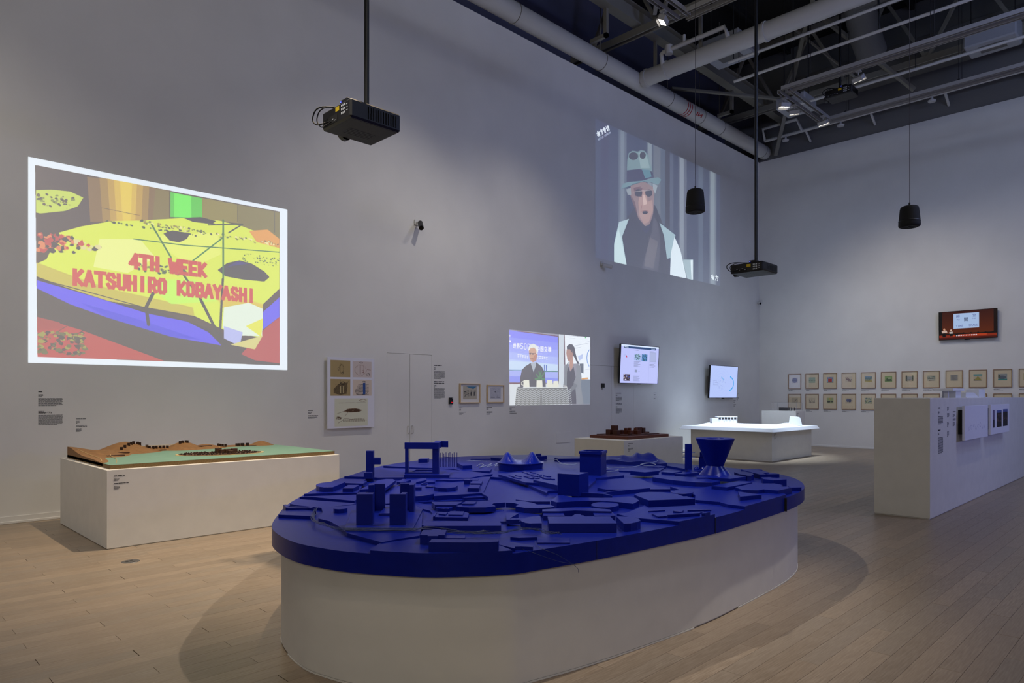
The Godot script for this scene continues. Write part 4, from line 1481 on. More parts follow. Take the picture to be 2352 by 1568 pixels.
func loudspeaker(o: Vector3, r: float, h: float, label: String, wire_top: float) -> void:
	var t := thing("pendant_loudspeaker", label, "loudspeaker", o)
	var st := mb()
	lathe(st, [Vector2(0.0, 0.012), Vector2(r * 0.78, 0.0), Vector2(r * 0.97, 0.012), Vector2(r, 0.03), Vector2(r * 0.99, 0.07), Vector2(r * 0.86, h * 0.86), Vector2(r * 0.8, h * 0.96), Vector2(r * 0.66, h), Vector2(0.0, h)], Transform3D(Basis(), o), 36)
	obj("cabinet", st, M.black_matte, t)
	st = mb()
	lathe(st, [Vector2(r * 0.99, 0.075), Vector2(r * 1.005, 0.08), Vector2(r * 0.985, 0.086)], Transform3D(Basis(), o), 36)
	obj("trim_ring", st, M.black, t)
	st = mb()
	lathe(st, [Vector2(0.0, -0.004), Vector2(0.02, 0.0), Vector2(0.02, 0.012)], Transform3D(Basis(), o), 16)
	obj("badge", st, M.grey_plastic, t)
	st = mb()
	tube(st, [o + Vector3(0, h, 0), o + Vector3(0, h + 0.05, 0)], 0.012, 8)
	obj("cable_gland", st, M.black, t)
	st = mb()
	tube(st, [o + Vector3(0, h + 0.04, 0), Vector3(o.x, wire_top, o.z)], 0.003, 6)
	obj("suspension_wire", st, M.wire_grey, t)

func build_projectors() -> void:
	M.wire_grey = mat(Color(0.22, 0.2, 0.2), 0.6)
	projector(Vector3(3.44, 4.25, 16.69), Vector3(3.99, 4.44, 17.29), "black projector hanging in front of the large yellow slide", "long black ceiling pole of the projector facing the yellow slide", Vector2(3.78, 16.97), 12.2)
	projector(Vector3(4.31, 3.55, 9.64), Vector3(4.88, 3.70, 10.2), "black projector hanging lowest, facing the small two-person film", "very long black ceiling pole of the lowest hung projector", Vector2(4.62, 9.9), 12.2)
	projector(Vector3(4.1, 7.98, 5.12), Vector3(4.66, 8.15, 5.53), "black projector hanging high inside the lighting track loop", "short black ceiling pole of the highest hung projector", Vector2(4.36, 5.36), 10.2)
	var st := mb()
	box(st, Vector3(3.9, 10.2, 5.2), Vector3(5.4, 10.28, 5.5), 0.005)
	for x in [4.0, 5.3]: tube(st, [Vector3(x, 10.24, 5.35), Vector3(x, ROOF, 5.35)], 0.02, 8)
	tag(obj("mounting_beam", st, M.black), "black mounting beam above the highest hung projector", "beam")
	loudspeaker(Vector3(5.02, 4.0, 12.55), 0.13, 0.315, "black pendant loudspeaker on a wire before the high film still", 12.2)
	loudspeaker(Vector3(7.18, 3.72, 10.85), 0.13, 0.275, "black pendant loudspeaker on a wire before the plain end wall", 12.2)

# ---------------------------------------------------------------- things on the long wall
func rect_on(im: Image, x: float, y: float, w: float, h: float, c: Color) -> void:
	im.fill_rect(Rect2i(int(x), int(y), maxi(1, int(w)), maxi(1, int(h))), c)

func scribble(im: Image, r: RandomNumberGenerator, o: Vector2, rx: float, ry: float, n: int, w: float, c: Color, jit := 0.25) -> void:
	for k in n:
		var a := r.randf() * TAU
		var p := []
		for i in 6:
			var q := a + i * r.randf_range(0.2, 0.6)
			p.append(o + Vector2(cos(q) * rx, sin(q) * ry) * r.randf_range(1.0 - jit, 1.0))
		stroke(im, p, w, c)

func sketch(kind: int, w: int, h: int) -> Image:
	# pen drawings of an island plan, as on the mounted board
	var r := RandomNumberGenerator.new()
	r.seed = 100 + kind
	var im := Image.create(w, h, false, Image.FORMAT_RGB8)
	var tan_paper := Color(0.66, 0.58, 0.4)
	var pink := Color(0.8, 0.75, 0.73)
	im.fill([tan_paper, pink, tan_paper, Color(0.82, 0.76, 0.7), Color(0.82, 0.82, 0.74)][kind])
	for k in 500:
		var v := r.randf_range(-0.02, 0.02)
		var px := r.randi() % w
		var py := r.randi() % h
		var c := im.get_pixel(px, py)
		im.set_pixel(px, py, Color(c.r + v, c.g + v, c.b + v))
	var ink := Color(0.16, 0.13, 0.1)
	var o := Vector2(w * 0.55, h * 0.5)
	if kind == 0:
		for k in 3: stroke(im, [Vector2(w * (0.5 + 0.06 * k), h * 0.15), Vector2(w * (0.5 + 0.06 * k), h * 0.82)], 1.2, Color(0.4, 0.34, 0.22))
		scribble(im, r, o, w * 0.13, h * 0.3, 14, 1.1, Color(0.38, 0.32, 0.2))
		scribble(im, r, Vector2(w * 0.6, h * 0.75), w * 0.07, h * 0.06, 12, 1.6, ink)
		stroke(im, [Vector2(w * 0.4, h * 0.42), Vector2(w * 0.36, h * 0.5), Vector2(w * 0.42, h * 0.62)], 3.0, ink)
	elif kind == 1:
		var rust := Color(0.42, 0.22, 0.16)
		for k in 26:
			var a := TAU * k / 26
			var p := Vector2(w * 0.42 + cos(a) * w * 0.27, h * 0.55 + sin(a) * h * 0.28)
			stroke(im, [p, p + Vector2(cos(a), sin(a)) * w * 0.06], 2.2, rust)
		for k in 4: stroke(im, [Vector2(w * (0.36 + k * 0.07), h * 0.2), Vector2(w * (0.36 + k * 0.07), h * 0.8)], 1.6, rust)
		scribble(im, r, Vector2(w * 0.45, h * 0.08), w * 0.1, h * 0.05, 8, 1.6, ink)
		scribble(im, r, Vector2(w * 0.55, h * 0.62), w * 0.06, h * 0.1, 8, 1.8, rust)
		stroke(im, [Vector2(w * 0.76, h * 0.5), Vector2(w * 0.95, h * 0.52)], 3.2, rust)
		scribble(im, r, Vector2(w * 0.82, h * 0.83), w * 0.1, h * 0.1, 9, 1.6, ink)
	elif kind == 2:
		var body := PackedVector2Array()
		for p in [[0.16, 0.85], [0.15, 0.6], [0.3, 0.4], [0.48, 0.25], [0.85, 0.2], [0.86, 0.5], [0.8, 0.88], [0.5, 0.95]]: body.append(Vector2(p[0] * w, p[1] * h))
		fill_poly(im, body, Color(0.4, 0.34, 0.22))
		for k in 60:
			var y := r.randf_range(0.3, 0.92) * h
			var x := r.randf_range(0.18, 0.78) * w
			stroke(im, [Vector2(x, y), Vector2(x + w * 0.07, y - h * 0.05)], 1.4, ink)
		rect_on(im, w * 0.48, h * 0.42, w * 0.05, h * 0.44, Color(0.74, 0.68, 0.5)); rect_on(im, w * 0.62, h * 0.4, w * 0.05, h * 0.46, Color(0.72, 0.66, 0.48)); rect_on(im, w * 0.55, h * 0.4, w * 0.04, h * 0.5, ink)
		scribble(im, r, Vector2(w * 0.62, h * 0.25), w * 0.14, h * 0.1, 14, 1.8, ink)
		stroke(im, [Vector2(w * 0.5, h * 0.05), Vector2(w * 0.52, h * 0.2)], 1.6, ink); stroke(im, [Vector2(w * 0.9, h * 0.12), Vector2(w * 0.82, h * 0.35)], 3.0, ink)
	elif kind == 3:
		for k in 9:
			var y := h * (0.3 + k * 0.075)
			var x0 := w * lerpf(0.3, 0.12, minf(1.0, k / 5.0)) if k < 6 else w * lerpf(0.12, 0.2, (k - 5) / 3.0)
			stroke(im, [Vector2(x0, y), Vector2(w * 0.84, y + 2)], 3.4, Color(0.22, 0.22, 0.26))
			for j in 4: stroke(im, [Vector2(lerpf(x0, w * 0.8, r.randf()), y), Vector2(lerpf(x0, w * 0.8, r.randf()), y + h * 0.05)], 1.4, ink)
		rect_on(im, w * 0.54, h * 0.2, w * 0.13, h * 0.72, Color(0.2, 0.34, 0.6))
		for k in 20: stroke(im, [Vector2(w * 0.54, h * (0.22 + k * 0.034)), Vector2(w * 0.67, h * (0.19 + k * 0.034))], 1.4, Color(0.1, 0.16, 0.34))
		scribble(im, r, Vector2(w * 0.6, h * 0.14), w * 0.1, h * 0.06, 6, 1.4, ink)
		stroke(im, [Vector2(w * 0.12, h * 0.66), Vector2(w * 0.2, h * 0.92), Vector2(w * 0.7, h * 0.95), Vector2(w * 0.84, h * 0.7)], 3.0, ink)
	else:
		var brown := Color(0.3, 0.2, 0.12)
		stroke(im, [Vector2(w * 0.12, h * 0.16), Vector2(w * 0.95, h * 0.15)], 1.8, brown)
		scribble(im, r, Vector2(w * 0.85, h * 0.08), w * 0.12, h * 0.04, 10, 1.4, Color(0.45, 0.3, 0.25))
		var bar := PackedVector2Array()
		for p in [[0.25, 0.48], [0.38, 0.38], [0.6, 0.35], [0.85, 0.43], [0.7, 0.5], [0.45, 0.51]]: bar.append(Vector2(p[0] * w, p[1] * h))
		fill_poly(im, bar, Color(0.6, 0.52, 0.42))
		scribble(im, r, Vector2(w * 0.55, h * 0.44), w * 0.27, h * 0.07, 60, 1.6, brown, 0.9)
		stroke(im, [Vector2(w * 0.08, h * 0.54), Vector2(w * 0.3, h * 0.45)], 2.2, brown); stroke(im, [Vector2(w * 0.3, h * 0.64), Vector2(w * 0.4, h * 0.5)], 2.2, brown)
		stroke(im, [Vector2(w * 0.03, h * 0.62), Vector2(w * 0.3, h * 0.72), Vector2(w * 0.6, h * 0.77), Vector2(w * 0.97, h * 0.8)], 2.2, brown)
		for k in 24: stroke(im, [Vector2(w * (0.25 + k * 0.028), h * (0.74 + 0.02 * sin(k * 0.3))), Vector2(w * (0.26 + k * 0.028), h * 0.84)], 3.0, brown)
		scribble(im, r, Vector2(w * 0.12, h * 0.7), w * 0.09, h * 0.06, 14, 1.8, brown, 0.8)
		stroke(im, [Vector2(w * 0.1, h * 0.88), Vector2(w * 0.24, h * 0.78)], 2.0, brown)
		for k in 12: stroke(im, [Vector2(w * r.randf_range(0.1, 0.9), h * r.randf_range(0.2, 0.34)), Vector2(w * r.randf_range(0.1, 0.9), h * r.randf_range(0.2, 0.3))].slice(0, 1), 1.0, brown)
	return im

func tv(label: String, c: Vector3, n: Vector3, w: float, h: float, tilt: float, im: Image, energy: float) -> void:
	# a flat television on a bracket, tilted a little down
	var r := Vector3.UP.cross(n).normalized()
	var b := Basis(r, Vector3.UP, n) * Basis(Vector3.RIGHT, tilt)
	var t := thing("television", label, "television", c)
	var f := Transform3D(b, c)
	var st := mb()
	xbox(st, f * Transform3D(Basis(), Vector3(0, 0, -0.025)), Vector3(w, h, 0.05), 0.006)
	obj("casing", st, M.black, t)
	st = mb()
	var e := 0.012
	quad(st, f * Vector3(-w * 0.5 + e, h * 0.5 - e, 0.001), f * Vector3(w * 0.5 - e, h * 0.5 - e, 0.001), f * Vector3(w * 0.5 - e, -h * 0.5 + e, 0.001), f * Vector3(-w * 0.5 + e, -h * 0.5 + e, 0.001), f.basis.z)
	obj("tv_screen", st, picture(im, Color(0.02, 0.02, 0.02), energy, 0.3), t)
	st = mb()
	for s in [-1.0, 1.0]:
		xbox(st, f * Transform3D(Basis(), Vector3(s * (w * 0.5 - 0.004), 0, 0.002)), Vector3(0.008, h, 0.006))
		xbox(st, f * Transform3D(Basis(), Vector3(0, s * (h * 0.5 - 0.004), 0.002)), Vector3(w, 0.008, 0.006))
	xbox(st, f * Transform3D(Basis(), Vector3(0, -h * 0.5 - 0.008, -0.01)), Vector3(0.12, 0.02, 0.03), 0.003)
	obj("bezel", st, M.black_gloss, t)
	st = mb()
	var back := c - n * (c.dot(n)) if absf(n.x) > 0.5 else Vector3(c.x, c.y, 0.0)
	for s in [-0.22, 0.22]:
		beam(st, f * Vector3(s, 0.0, -0.05), back + r * s + Vector3.DOWN * 0.05, 0.04, 0.08)
	xbox(st, Transform3D(Basis(r, Vector3.UP, n), back + n * 0.01), Vector3(0.6, 0.35, 0.02), 0.002)
	obj("bracket", st, M.black_matte, t)
	st = mb()
	xbox(st, f * Transform3D(Basis(), Vector3(-w * 0.36, -h * 0.25, -0.07)), Vector3(0.2, 0.16, 0.05), 0.004)
	obj("media_player", st, M.black_matte, t)
	screen_or_fill_light(t, f * Vector3(0, 0, 0.03), f.basis.z, w - 0.04, h - 0.04, Color(0.78, 0.84, 1.0), 0.06 * energy)

func framed(called: String, label: String, c: Vector3, n: Vector3, w: float, h: float, border: float, depth: float, fm: Material, mm: Material, art: Material, u0: Vector2, u1: Vector2, aw: float, ah: float, off: Vector2, group := "") -> Node3D:
	# c: centre of the frame's back on the wall
	var r := Vector3.UP.cross(n).normalized()
	var t := thing(called, label, "framed print", c, group)
	t.basis = Basis(r, Vector3.UP, n)
	var st := mb()
	for s in [-1.0, 1.0]:
		xbox(st, Transform3D(Basis(), Vector3(s * (w - border) * 0.5, 0, depth * 0.5)), Vector3(border, h, depth), 0.0015)
		xbox(st, Transform3D(Basis(), Vector3(0, s * (h - border) * 0.5, depth * 0.5)), Vector3(w - border * 2, border, depth), 0.0015)
	obj("frame", st, fm, t, true)
	st = mb()
	xbox(st, Transform3D(Basis(), Vector3(0, 0, depth * 0.4)), Vector3(w - border * 2, h - border * 2, 0.004))
	obj("mount_board", st, mm, t, true)
	st = mb()
	var z := depth * 0.4 + 0.003
	quad(st, Vector3(off.x - aw * 0.5, off.y + ah * 0.5, z), Vector3(off.x + aw * 0.5, off.y + ah * 0.5, z), Vector3(off.x + aw * 0.5, off.y - ah * 0.5, z), Vector3(off.x - aw * 0.5, off.y - ah * 0.5, z), Vector3.BACK, u0, u1)
	obj("artwork", st, art, t, true)
	st = mb()
	z = depth * 0.8
	var gw := w * 0.5 - border
	var gh := h * 0.5 - border
	quad(st, Vector3(-gw, gh, z), Vector3(gw, gh, z), Vector3(gw, -gh, z), Vector3(-gw, -gh, z), Vector3.BACK)
	obj("glass_pane", st, M.glass, t, true)
	return t

func build_wall_items() -> void:
	var R := Vector3(0, 0, -1)
	var N := Vector3.RIGHT
	# mounted board with five drawings
	var t := thing("drawing_board", "tall white mounted board with five island sketches", "display board", Vector3(0.0, 1.55, 14.86))
	var st := mb()
	box(st, Vector3(0.03, 0.978, 14.418), Vector3(0.06, 2.128, 15.298), 0.002)
	obj("board", st, M.board_white, t)
	st = mb()
	box(st, Vector3(0.0, 1.2, 14.6), Vector3(0.03, 1.9, 15.1))
	obj("batten", st, M.groove, t)
	var boards := [[15.243, 14.881, 2.081, 1.809], [14.839, 14.474, 2.076, 1.812], [15.243, 14.881, 1.777, 1.506], [14.837, 14.474, 1.773, 1.508], [15.17, 14.55, 1.463, 1.009]]
	for k in 5:
		var b = boards[k]
		st = mb()
		quad(st, Vector3(0.0608, b[2], b[0]), Vector3(0.0608, b[2], b[1]), Vector3(0.0608, b[3], b[1]), Vector3(0.0608, b[3], b[0]), N)
		obj("sketch_print", st, printed(sketch(k, 240 if k < 4 else 340, 180 if k < 4 else 250)), t).set_meta("label", ["faint tan island sketch", "rust ink island plan", "dark tan island study", "island plan with blue strip", "long brown coastline sketch"][k])
	# two framed pictures
	var im := Image.create(160, 128, false, Image.FORMAT_RGB8)
	im.fill(Color(0.7, 0.67, 0.6))
	var r := RandomNumberGenerator.new()
	r.seed = 8
	fill_poly(im, PackedVector2Array([Vector2(40, 2), Vector2(158, 2), Vector2(120, 26), Vector2(60, 12)]), Color(0.05, 0.42, 0.6))
	for k in 90: scribble(im, r, Vector2(r.randf_range(10, 150), r.randf_range(40, 100)), 8, 5, 1, 1.2, Color(0.25, 0.25, 0.24), 0.8)
	for x in [88, 125]: rect_on(im, x, 55, 12, 38, Color(0.14, 0.14, 0.14))
	fill_disc(im, Vector2(22, 55), 13, 6, Color(0.2, 0.22, 0.22))
	stroke(im, [Vector2(20, 100), Vector2(40, 80), Vector2(20, 78)], 3, Color(0.15, 0.15, 0.15)); stroke(im, [Vector2(45, 80), Vector2(70, 70)], 3, Color(0.2, 0.2, 0.2))
	framed("framed_picture", "pale wood framed ink drawing with bright blue sky wedge", Vector3(0.0, 1.555, 12.24), N, 0.515, 0.376, 0.018, 0.04, M.frame_pale, M.mount_white, printed(im), Vector2(0, 0), Vector2(1, 1), 0.35, 0.25, Vector2(0.0, 0.01))
	im = Image.create(140, 110, false, Image.FORMAT_RGB8)
	im.fill(Color(0.72, 0.72, 0.76))
	for k in 70:
		var p := Vector2(r.randf_range(5, 132), r.randf_range(6, 96))
		stroke(im, [p, p + Vector2(r.randf_range(3, 9), r.randf_range(-2, 2))], r.randf_range(1.0, 2.4), Color(0.35, 0.35, 0.42).lerp(Color(0.6, 0.6, 0.66), r.randf()))
	fill_disc(im, Vector2(66, 40), 7, 6, Color(0.3, 0.3, 0.36)); stroke(im, [Vector2(10, 98), Vector2(60, 98)], 4, Color(0.4, 0.4, 0.44)); stroke(im, [Vector2(85, 98), Vector2(130, 98)], 4, Color(0.4, 0.4, 0.44))
	framed("framed_picture", "pale wood framed sheet of small violet-grey sketches", Vector3(0.0, 1.547, 11.565), N, 0.455, 0.352, 0.018, 0.04, M.frame_pale, M.mount_white, printed(im), Vector2(0, 0), Vector2(1, 1), 0.29, 0.22, Vector2(0.0, 0.01))
	# wall lettering
	var tx := text_block("bilingual introduction text on wall above the landscape model", Vector3(0.001, 1.562, 19.139), R, N, [[0.0, 0.018, 0.066, 1], [0.014, 0.008, 0.05, 3], [0.012, 0.0085, 0.25, 8], [0.055, 0.008, 0.06, 3], [0.014, 0.0072, 0.25, 12]])
	title(tx, "Mirage City", Vector3(0.001, 1.316, 19.139), PI / 2, 0.018, 1.05)
	text_block("short caption text beside the introduction on the long wall", Vector3(0.001, 1.222, 18.748), R, N, [[0.0, 0.01, 0.11, 1], [0.016, 0.006, 0.04, 4], [0.018, 0.01, 0.12, 2], [0.012, 0.006, 0.06, 5]], "caption")
	text_block("short caption text beside the mounted board of sketches", Vector3(0.001, 1.278, 15.6), R, N, [[0.0, 0.012, 0.1, 1], [0.01, 0.007, 0.07, 3], [0.02, 0.011, 0.17, 1], [0.008, 0.007, 0.16, 3]], "caption")
	text_block("two-part introduction text beside the flush double door", Vector3(0.001, 2.076, 13.098), R, N, [[0.0, 0.024, 0.18, 1], [0.014, 0.012, 0.045, 3], [0.014, 0.0115, 0.25, 9], [0.034, 0.02, 0.24, 2], [0.014, 0.011, 0.06, 3], [0.01, 0.0095, 0.25, 14]])
	text_block("caption below the ink drawing with the blue wedge", Vector3(0.001, 1.284, 12.494), R, N, [[0.0, 0.013, 0.08, 1], [0.01, 0.011, 0.055, 2], [0.024, 0.01, 0.17, 1], [0.006, 0.008, 0.1, 3]], "caption")
	text_block("caption below the framed sheet of small sketches", Vector3(0.001, 1.284, 11.792), R, N, [[0.0, 0.013, 0.16, 1], [0.01, 0.011, 0.055, 2], [0.024, 0.012, 0.16, 2], [0.006, 0.008, 0.1, 2]], "caption")
	text_block("caption below the small two-person film projection", Vector3(0.001, 1.284, 11.152), R, N, [[0.0, 0.013, 0.17, 1], [0.01, 0.011, 0.055, 2], [0.024, 0.012, 0.16, 2], [0.006, 0.008, 0.2, 2]], "caption")
	text_block("introduction text below the document television", Vector3(0.001, 1.583, 7.574), R, N, [[0.0, 0.024, 0.24, 1], [0.014, 0.012, 0.06, 2], [0.014, 0.012, 0.24, 6], [0.045, 0.02, 0.24, 2], [0.02, 0.012, 0.06, 2], [0.014, 0.011, 0.24, 8]])
	text_block("caption at the far side of the document television", Vector3(0.001, 1.589, 5.954), R, N, [[0.0, 0.016, 0.11, 1], [0.018, 0.011, 0.07, 2], [0.03, 0.016, 0.12, 1], [0.014, 0.011, 0.07, 2]], "caption")
	text_block("upper caption beside the plan television", Vector3(0.001, 1.595, 1.494), R, N, [[0.0, 0.018, 0.15, 1], [0.02, 0.012, 0.08, 2], [0.04, 0.018, 0.14, 2], [0.014, 0.012, 0.07, 2]], "caption")
	text_block("lower caption beside the plan television", Vector3(0.001, 1.377, 1.69), R, N, [[0.0, 0.018, 0.14, 1], [0.02, 0.012, 0.07, 2], [0.04, 0.018, 0.15, 1], [0.014, 0.012, 0.07, 2]], "caption")
	# televisions
	im = Image.create(560, 320, false, Image.FORMAT_RGB8)
	im.fill(Color(0.73, 0.76, 0.97))
	rect_on(im, 0, 0, 560, 14, Color(0.84, 0.9, 1.0))
	rect_on(im, 42, 12, 475, 17, Color(0.16, 0.27, 0.45))
	rect_on(im, 48, 17, 55, 6, Color(0.75, 0.8, 0.9)); rect_on(im, 440, 18, 60, 4, Color(0.7, 0.76, 0.88))
	rect_on(im, 190, 38, 60, 4, Color(0.5, 0.54, 0.66)); rect_on(im, 430, 40, 50, 3, Color(0.55, 0.58, 0.7))
	rect_on(im, 416, 30, 2, 285, Color(0.62, 0.65, 0.8)); rect_on(im, 425, 48, 96, 84, Color(0.6, 0.64, 0.8)); rect_on(im, 430, 52, 86, 76, Color(0.66, 0.7, 0.86))
	for k in 4: rect_on(im, 425, 140 + k * 12, 90 - (k % 2) * 20, 3, Color(0.45, 0.48, 0.6))
	for b in [[192, 74, 94, 52, 1], [302, 70, 84, 60, 2], [48, 246, 92, 56, 3]]:
		rect_on(im, b[0], b[1], b[2], b[3], [Color(0.6, 0.7, 0.86), Color(0.3, 0.5, 0.7), Color(0.3, 0.24, 0.3)][b[4] - 1])
		for k in 60:
			var cs: Array = [[Color(0.1, 0.2, 0.22), Color(0.3, 0.5, 0.44), Color(0.7, 0.78, 0.95)], [Color(0.1, 0.24, 0.1), Color(0.4, 0.6, 0.84), Color(0.1, 0.18, 0.3)], [Color(0.1, 0.04, 0.1), Color(0.9, 0.86, 0.9), Color(0.2, 0.34, 0.75)]][b[4] - 1]
			rect_on(im, b[0] + r.randf() * (b[2] - 10), b[1] + r.randf() * (b[3] - 8), r.randf_range(3, 10), r.randf_range(3, 9), cs[r.randi() % 3])
	for k in 7: rect_on(im, 190, 136 + k * 7, 95 - (k % 3) * 18, 3, Color(0.5, 0.53, 0.68))
	for k in 7: rect_on(im, 190, 258 + k * 7, 95 - (k % 3) * 16, 3, Color(0.52, 0.55, 0.7))
	rect_on(im, 205, 205, 36, 22, Color(0.56, 0.6, 0.74)); rect_on(im, 255, 215, 26, 3, Color(0.5, 0.54, 0.66))
	fill_poly(im, PackedVector2Array([Vector2(68, 92), Vector2(76, 88), Vector2(90, 102), Vector2(84, 108)]), Color(0.78, 0.06, 0.14))
	stroke(im, [Vector2(46, 80), Vector2(56, 92), Vector2(70, 78)], 1.5, Color(0.6, 0.64, 0.78))
	tv("wide television showing a pale web page with photographs", Vector3(0.2, 2.275, 6.86), N, 1.62, 0.94, 0.05, im, 1.15)
	im = Image.create(560, 320, false, Image.FORMAT_RGB8)
	im.fill(Color(0.7, 0.77, 0.97))
	for k in 5:
		var p := []
		for i in 25: p.append(Vector2(215 + cos(TAU * i / 24) * (60 + k * 34), 175 + sin(TAU * i / 24) * (48 + k * 26)))
		stroke(im, p, 1.4, Color(0.64, 0.7, 0.9))
	for k in 90:
		var a := r.randf() * TAU
		var q := r.randf_range(0.3, 1.0)
		var p := Vector2(225 + cos(a) * 85 * q, 175 + sin(a) * 62 * q)
		stroke(im, [p, p + Vector2(r.randf_range(-10, 10), r.randf_range(-6, 6))], 1.6, Color(0.44, 0.5, 0.66))
	for q in [[Vector2(66, 150), Vector2(130, 150)], [Vector2(66, 150), Vector2(66, 192)], [Vector2(66, 192), Vector2(160, 192)], [Vector2(130, 150), Vector2(135, 165)], [Vector2(95, 170), Vector2(150, 170)]]: stroke(im, q, 1.8, Color(0.48, 0.54, 0.68))
	var arc := []
	for i in 13: arc.append(Vector2(330 + cos(-1.05 + i * 0.175) * 155, 176 + sin(-1.05 + i * 0.175) * 82))
	stroke(im, arc, 11.0, Color(0.05, 0.62, 0.9))
	arc = []
	for i in 6: arc.append(Vector2(205 + cos(-1.3 + i * 0.16) * 72, 172 + sin(-1.3 + i * 0.16) * 62))
	stroke(im, arc, 7.0, Color(0.28, 0.66, 0.88))
	tv("television showing a round plan with a bright cyan arc", Vector3(0.2, 1.91, 2.66), N, 1.62, 0.93, 0.05, im, 1.15)

# ---------------------------------------------------------------- end wall: prints, television
func small_art(im: Image, k: int, x: int, y: int) -> void:
	# one cell of 64 by 56 in the sheet of small prints
	var r := RandomNumberGenerator.new()
	r.seed = 300 + k
	var paper := Color(0.76, 0.7, 0.58)
	var c := func(a: float, b: float) -> Vector2: return Vector2(x + a * 64, y + b * 56)
	rect_on(im, x, y, 64, 56, paper)
	match k:
		0:
			rect_on(im, x, y, 64, 56, Color(0.8, 0.78, 0.78))
			fill_disc(im, c.call(0.5, 0.5), 26, 26, Color(0.5, 0.5, 0.62)); stroke(im, [c.call(0.12, 0.5), c.call(0.88, 0.5)], 4, Color(0.3, 0.3, 0.42)); stroke(im, [c.call(0.14, 0.6), c.call(0.86, 0.6)], 2, Color(0.62, 0.62, 0.72))
		1:
			rect_on(im, x, y, 64, 56, Color(0.6, 0.68, 0.6)); rect_on(im, x, y + 30, 64, 26, Color(0.62, 0.68, 0.58)); stroke(im, [c.call(0.02, 0.55), c.call(0.35, 0.5), c.call(0.5, 0.58), c.call(0.65, 0.5), c.call(0.98, 0.55)], 4, Color(0.22, 0.26, 0.24))
		2:
			rect_on(im, x, y, 64, 56, Color(0.56, 0.58, 0.66)); rect_on(im, x, y + 12, 10, 40, Color(0.45, 0.66, 0.74)); rect_on(im, x + 54, y + 12, 10, 40, Color(0.45, 0.66, 0.74)); rect_on(im, x + 14, y + 18, 34, 30, Color(0.72, 0.16, 0.08)); rect_on(im, x, y + 50, 64, 6, Color(0.1, 0.1, 0.12)); stroke(im, [c.call(0.1, 0.3), c.call(0.5, 0.06), c.call(0.9, 0.3)], 3, Color(0.3, 0.34, 0.44))
		3:
			for i in 6: stroke(im, [c.call(r.randf() * 0.3, r.randf() * 0.4), c.call(0.5 + r.randf() * 0.5, 0.6 + r.randf() * 0.4)], 6, Color(0.52, 0.4, 0.3))
			for i in 5: fill_disc(im, c.call(0.15 + i * 0.18, 0.55), 4, 4, Color(0.16, 0.13, 0.12))
		4:
			rect_on(im, x, y, 64, 30, Color(0.4, 0.54, 0.62)); rect_on(im, x, y + 30, 64, 26, Color(0.68, 0.6, 0.26)); for i in 8: rect_on(im, x + i * 8, y + 4 + (i * 7) % 12, 6, 20, Color(0.3, 0.42, 0.34)); stroke(im, [c.call(0.1, 0.72), c.call(0.9, 0.68)], 3, Color(0.16, 0.22, 0.14))
		5:
			rect_on(im, x, y, 64, 56, Color(0.5, 0.62, 0.34)); fill_disc(im, c.call(0.55, 0.6), 22, 16, Color(0.22, 0.36, 0.16)); fill_disc(im, c.call(0.6, 0.4), 16, 8, Color(0.68, 0.72, 0.54)); stroke(im, [c.call(0.05, 0.85), c.call(0.95, 0.8)], 5, Color(0.18, 0.3, 0.14))
		6:
			rect_on(im, x + 8, y + 10, 48, 34, Color(0.56, 0.58, 0.56)); rect_on(im, x, y, 12, 50, Color(0.14, 0.2, 0.14)); rect_on(im, x + 52, y, 12, 50, Color(0.14, 0.2, 0.14)); for i in 20: rect_on(im, x + r.randf() * 56, y + 34 + r.randf() * 16, 4, 4, Color(0.4, 0.4, 0.34))
		7:
			rect_on(im, x, y + 6, 64, 44, Color(0.66, 0.66, 0.58)); stroke(im, [c.call(0.05, 0.6), c.call(0.95, 0.55)], 4, Color(0.16, 0.2, 0.18)); stroke(im, [c.call(0.2, 0.85), c.call(0.85, 0.8)], 5, Color(0.12, 0.12, 0.12)); for i in 16: fill_disc(im, c.call(r.randf(), 0.2 + r.randf() * 0.2), 4, 3, Color(0.4, 0.46, 0.4))
		8:
			rect_on(im, x + 6, y + 2, 52, 50, Color(0.56, 0.55, 0.52)); for i in 30: stroke(im, [c.call(0.12 + r.randf() * 0.5, r.randf()), c.call(0.3 + r.randf() * 0.5, r.randf())], 1, Color(0.46, 0.45, 0.42))
		9:
			rect_on(im, x, y, 64, 13, Color(0.2, 0.58, 0.58)); fill_poly(im, PackedVector2Array([c.call(0.05, 0.95), c.call(0.5, 0.3), c.call(0.95, 0.95)]), Color(0.62, 0.58, 0.24)); stroke(im, [c.call(0.05, 0.95), c.call(0.95, 0.95)], 4, Color(0.2, 0.16, 0.1)); fill_disc(im, c.call(0.1, 0.85), 4, 4, Color(0.15, 0.1, 0.08))
		10:
			rect_on(im, x, y, 64, 44, Color(0.58, 0.6, 0.58)); fill_disc(im, c.call(0.45, 0.55), 28, 15, Color(0.34, 0.38, 0.42)); fill_disc(im, c.call(0.15, 0.4), 9, 14, Color(0.3, 0.34, 0.26)); rect_on(im, x, y + 44, 64, 12, Color(0.16, 0.54, 0.5))
		11:
			rect_on(im, x, y, 64, 56, Color(0.6, 0.58, 0.3)); stroke(im, [c.call(0.1, 0.9), c.call(0.8, 0.2)], 6, Color(0.4, 0.38, 0.16))
		12:
			for i in 7: stroke(im, [c.call(0.1 + i * 0.1, 0.1), c.call(0.2 + i * 0.1, 0.9)], 1.5, Color(0.5, 0.47, 0.42))
			stroke(im, [c.call(0.5, 0.8), c.call(0.9, 0.1), c.call(0.9, 0.8)], 3, Color(0.22, 0.2, 0.2))
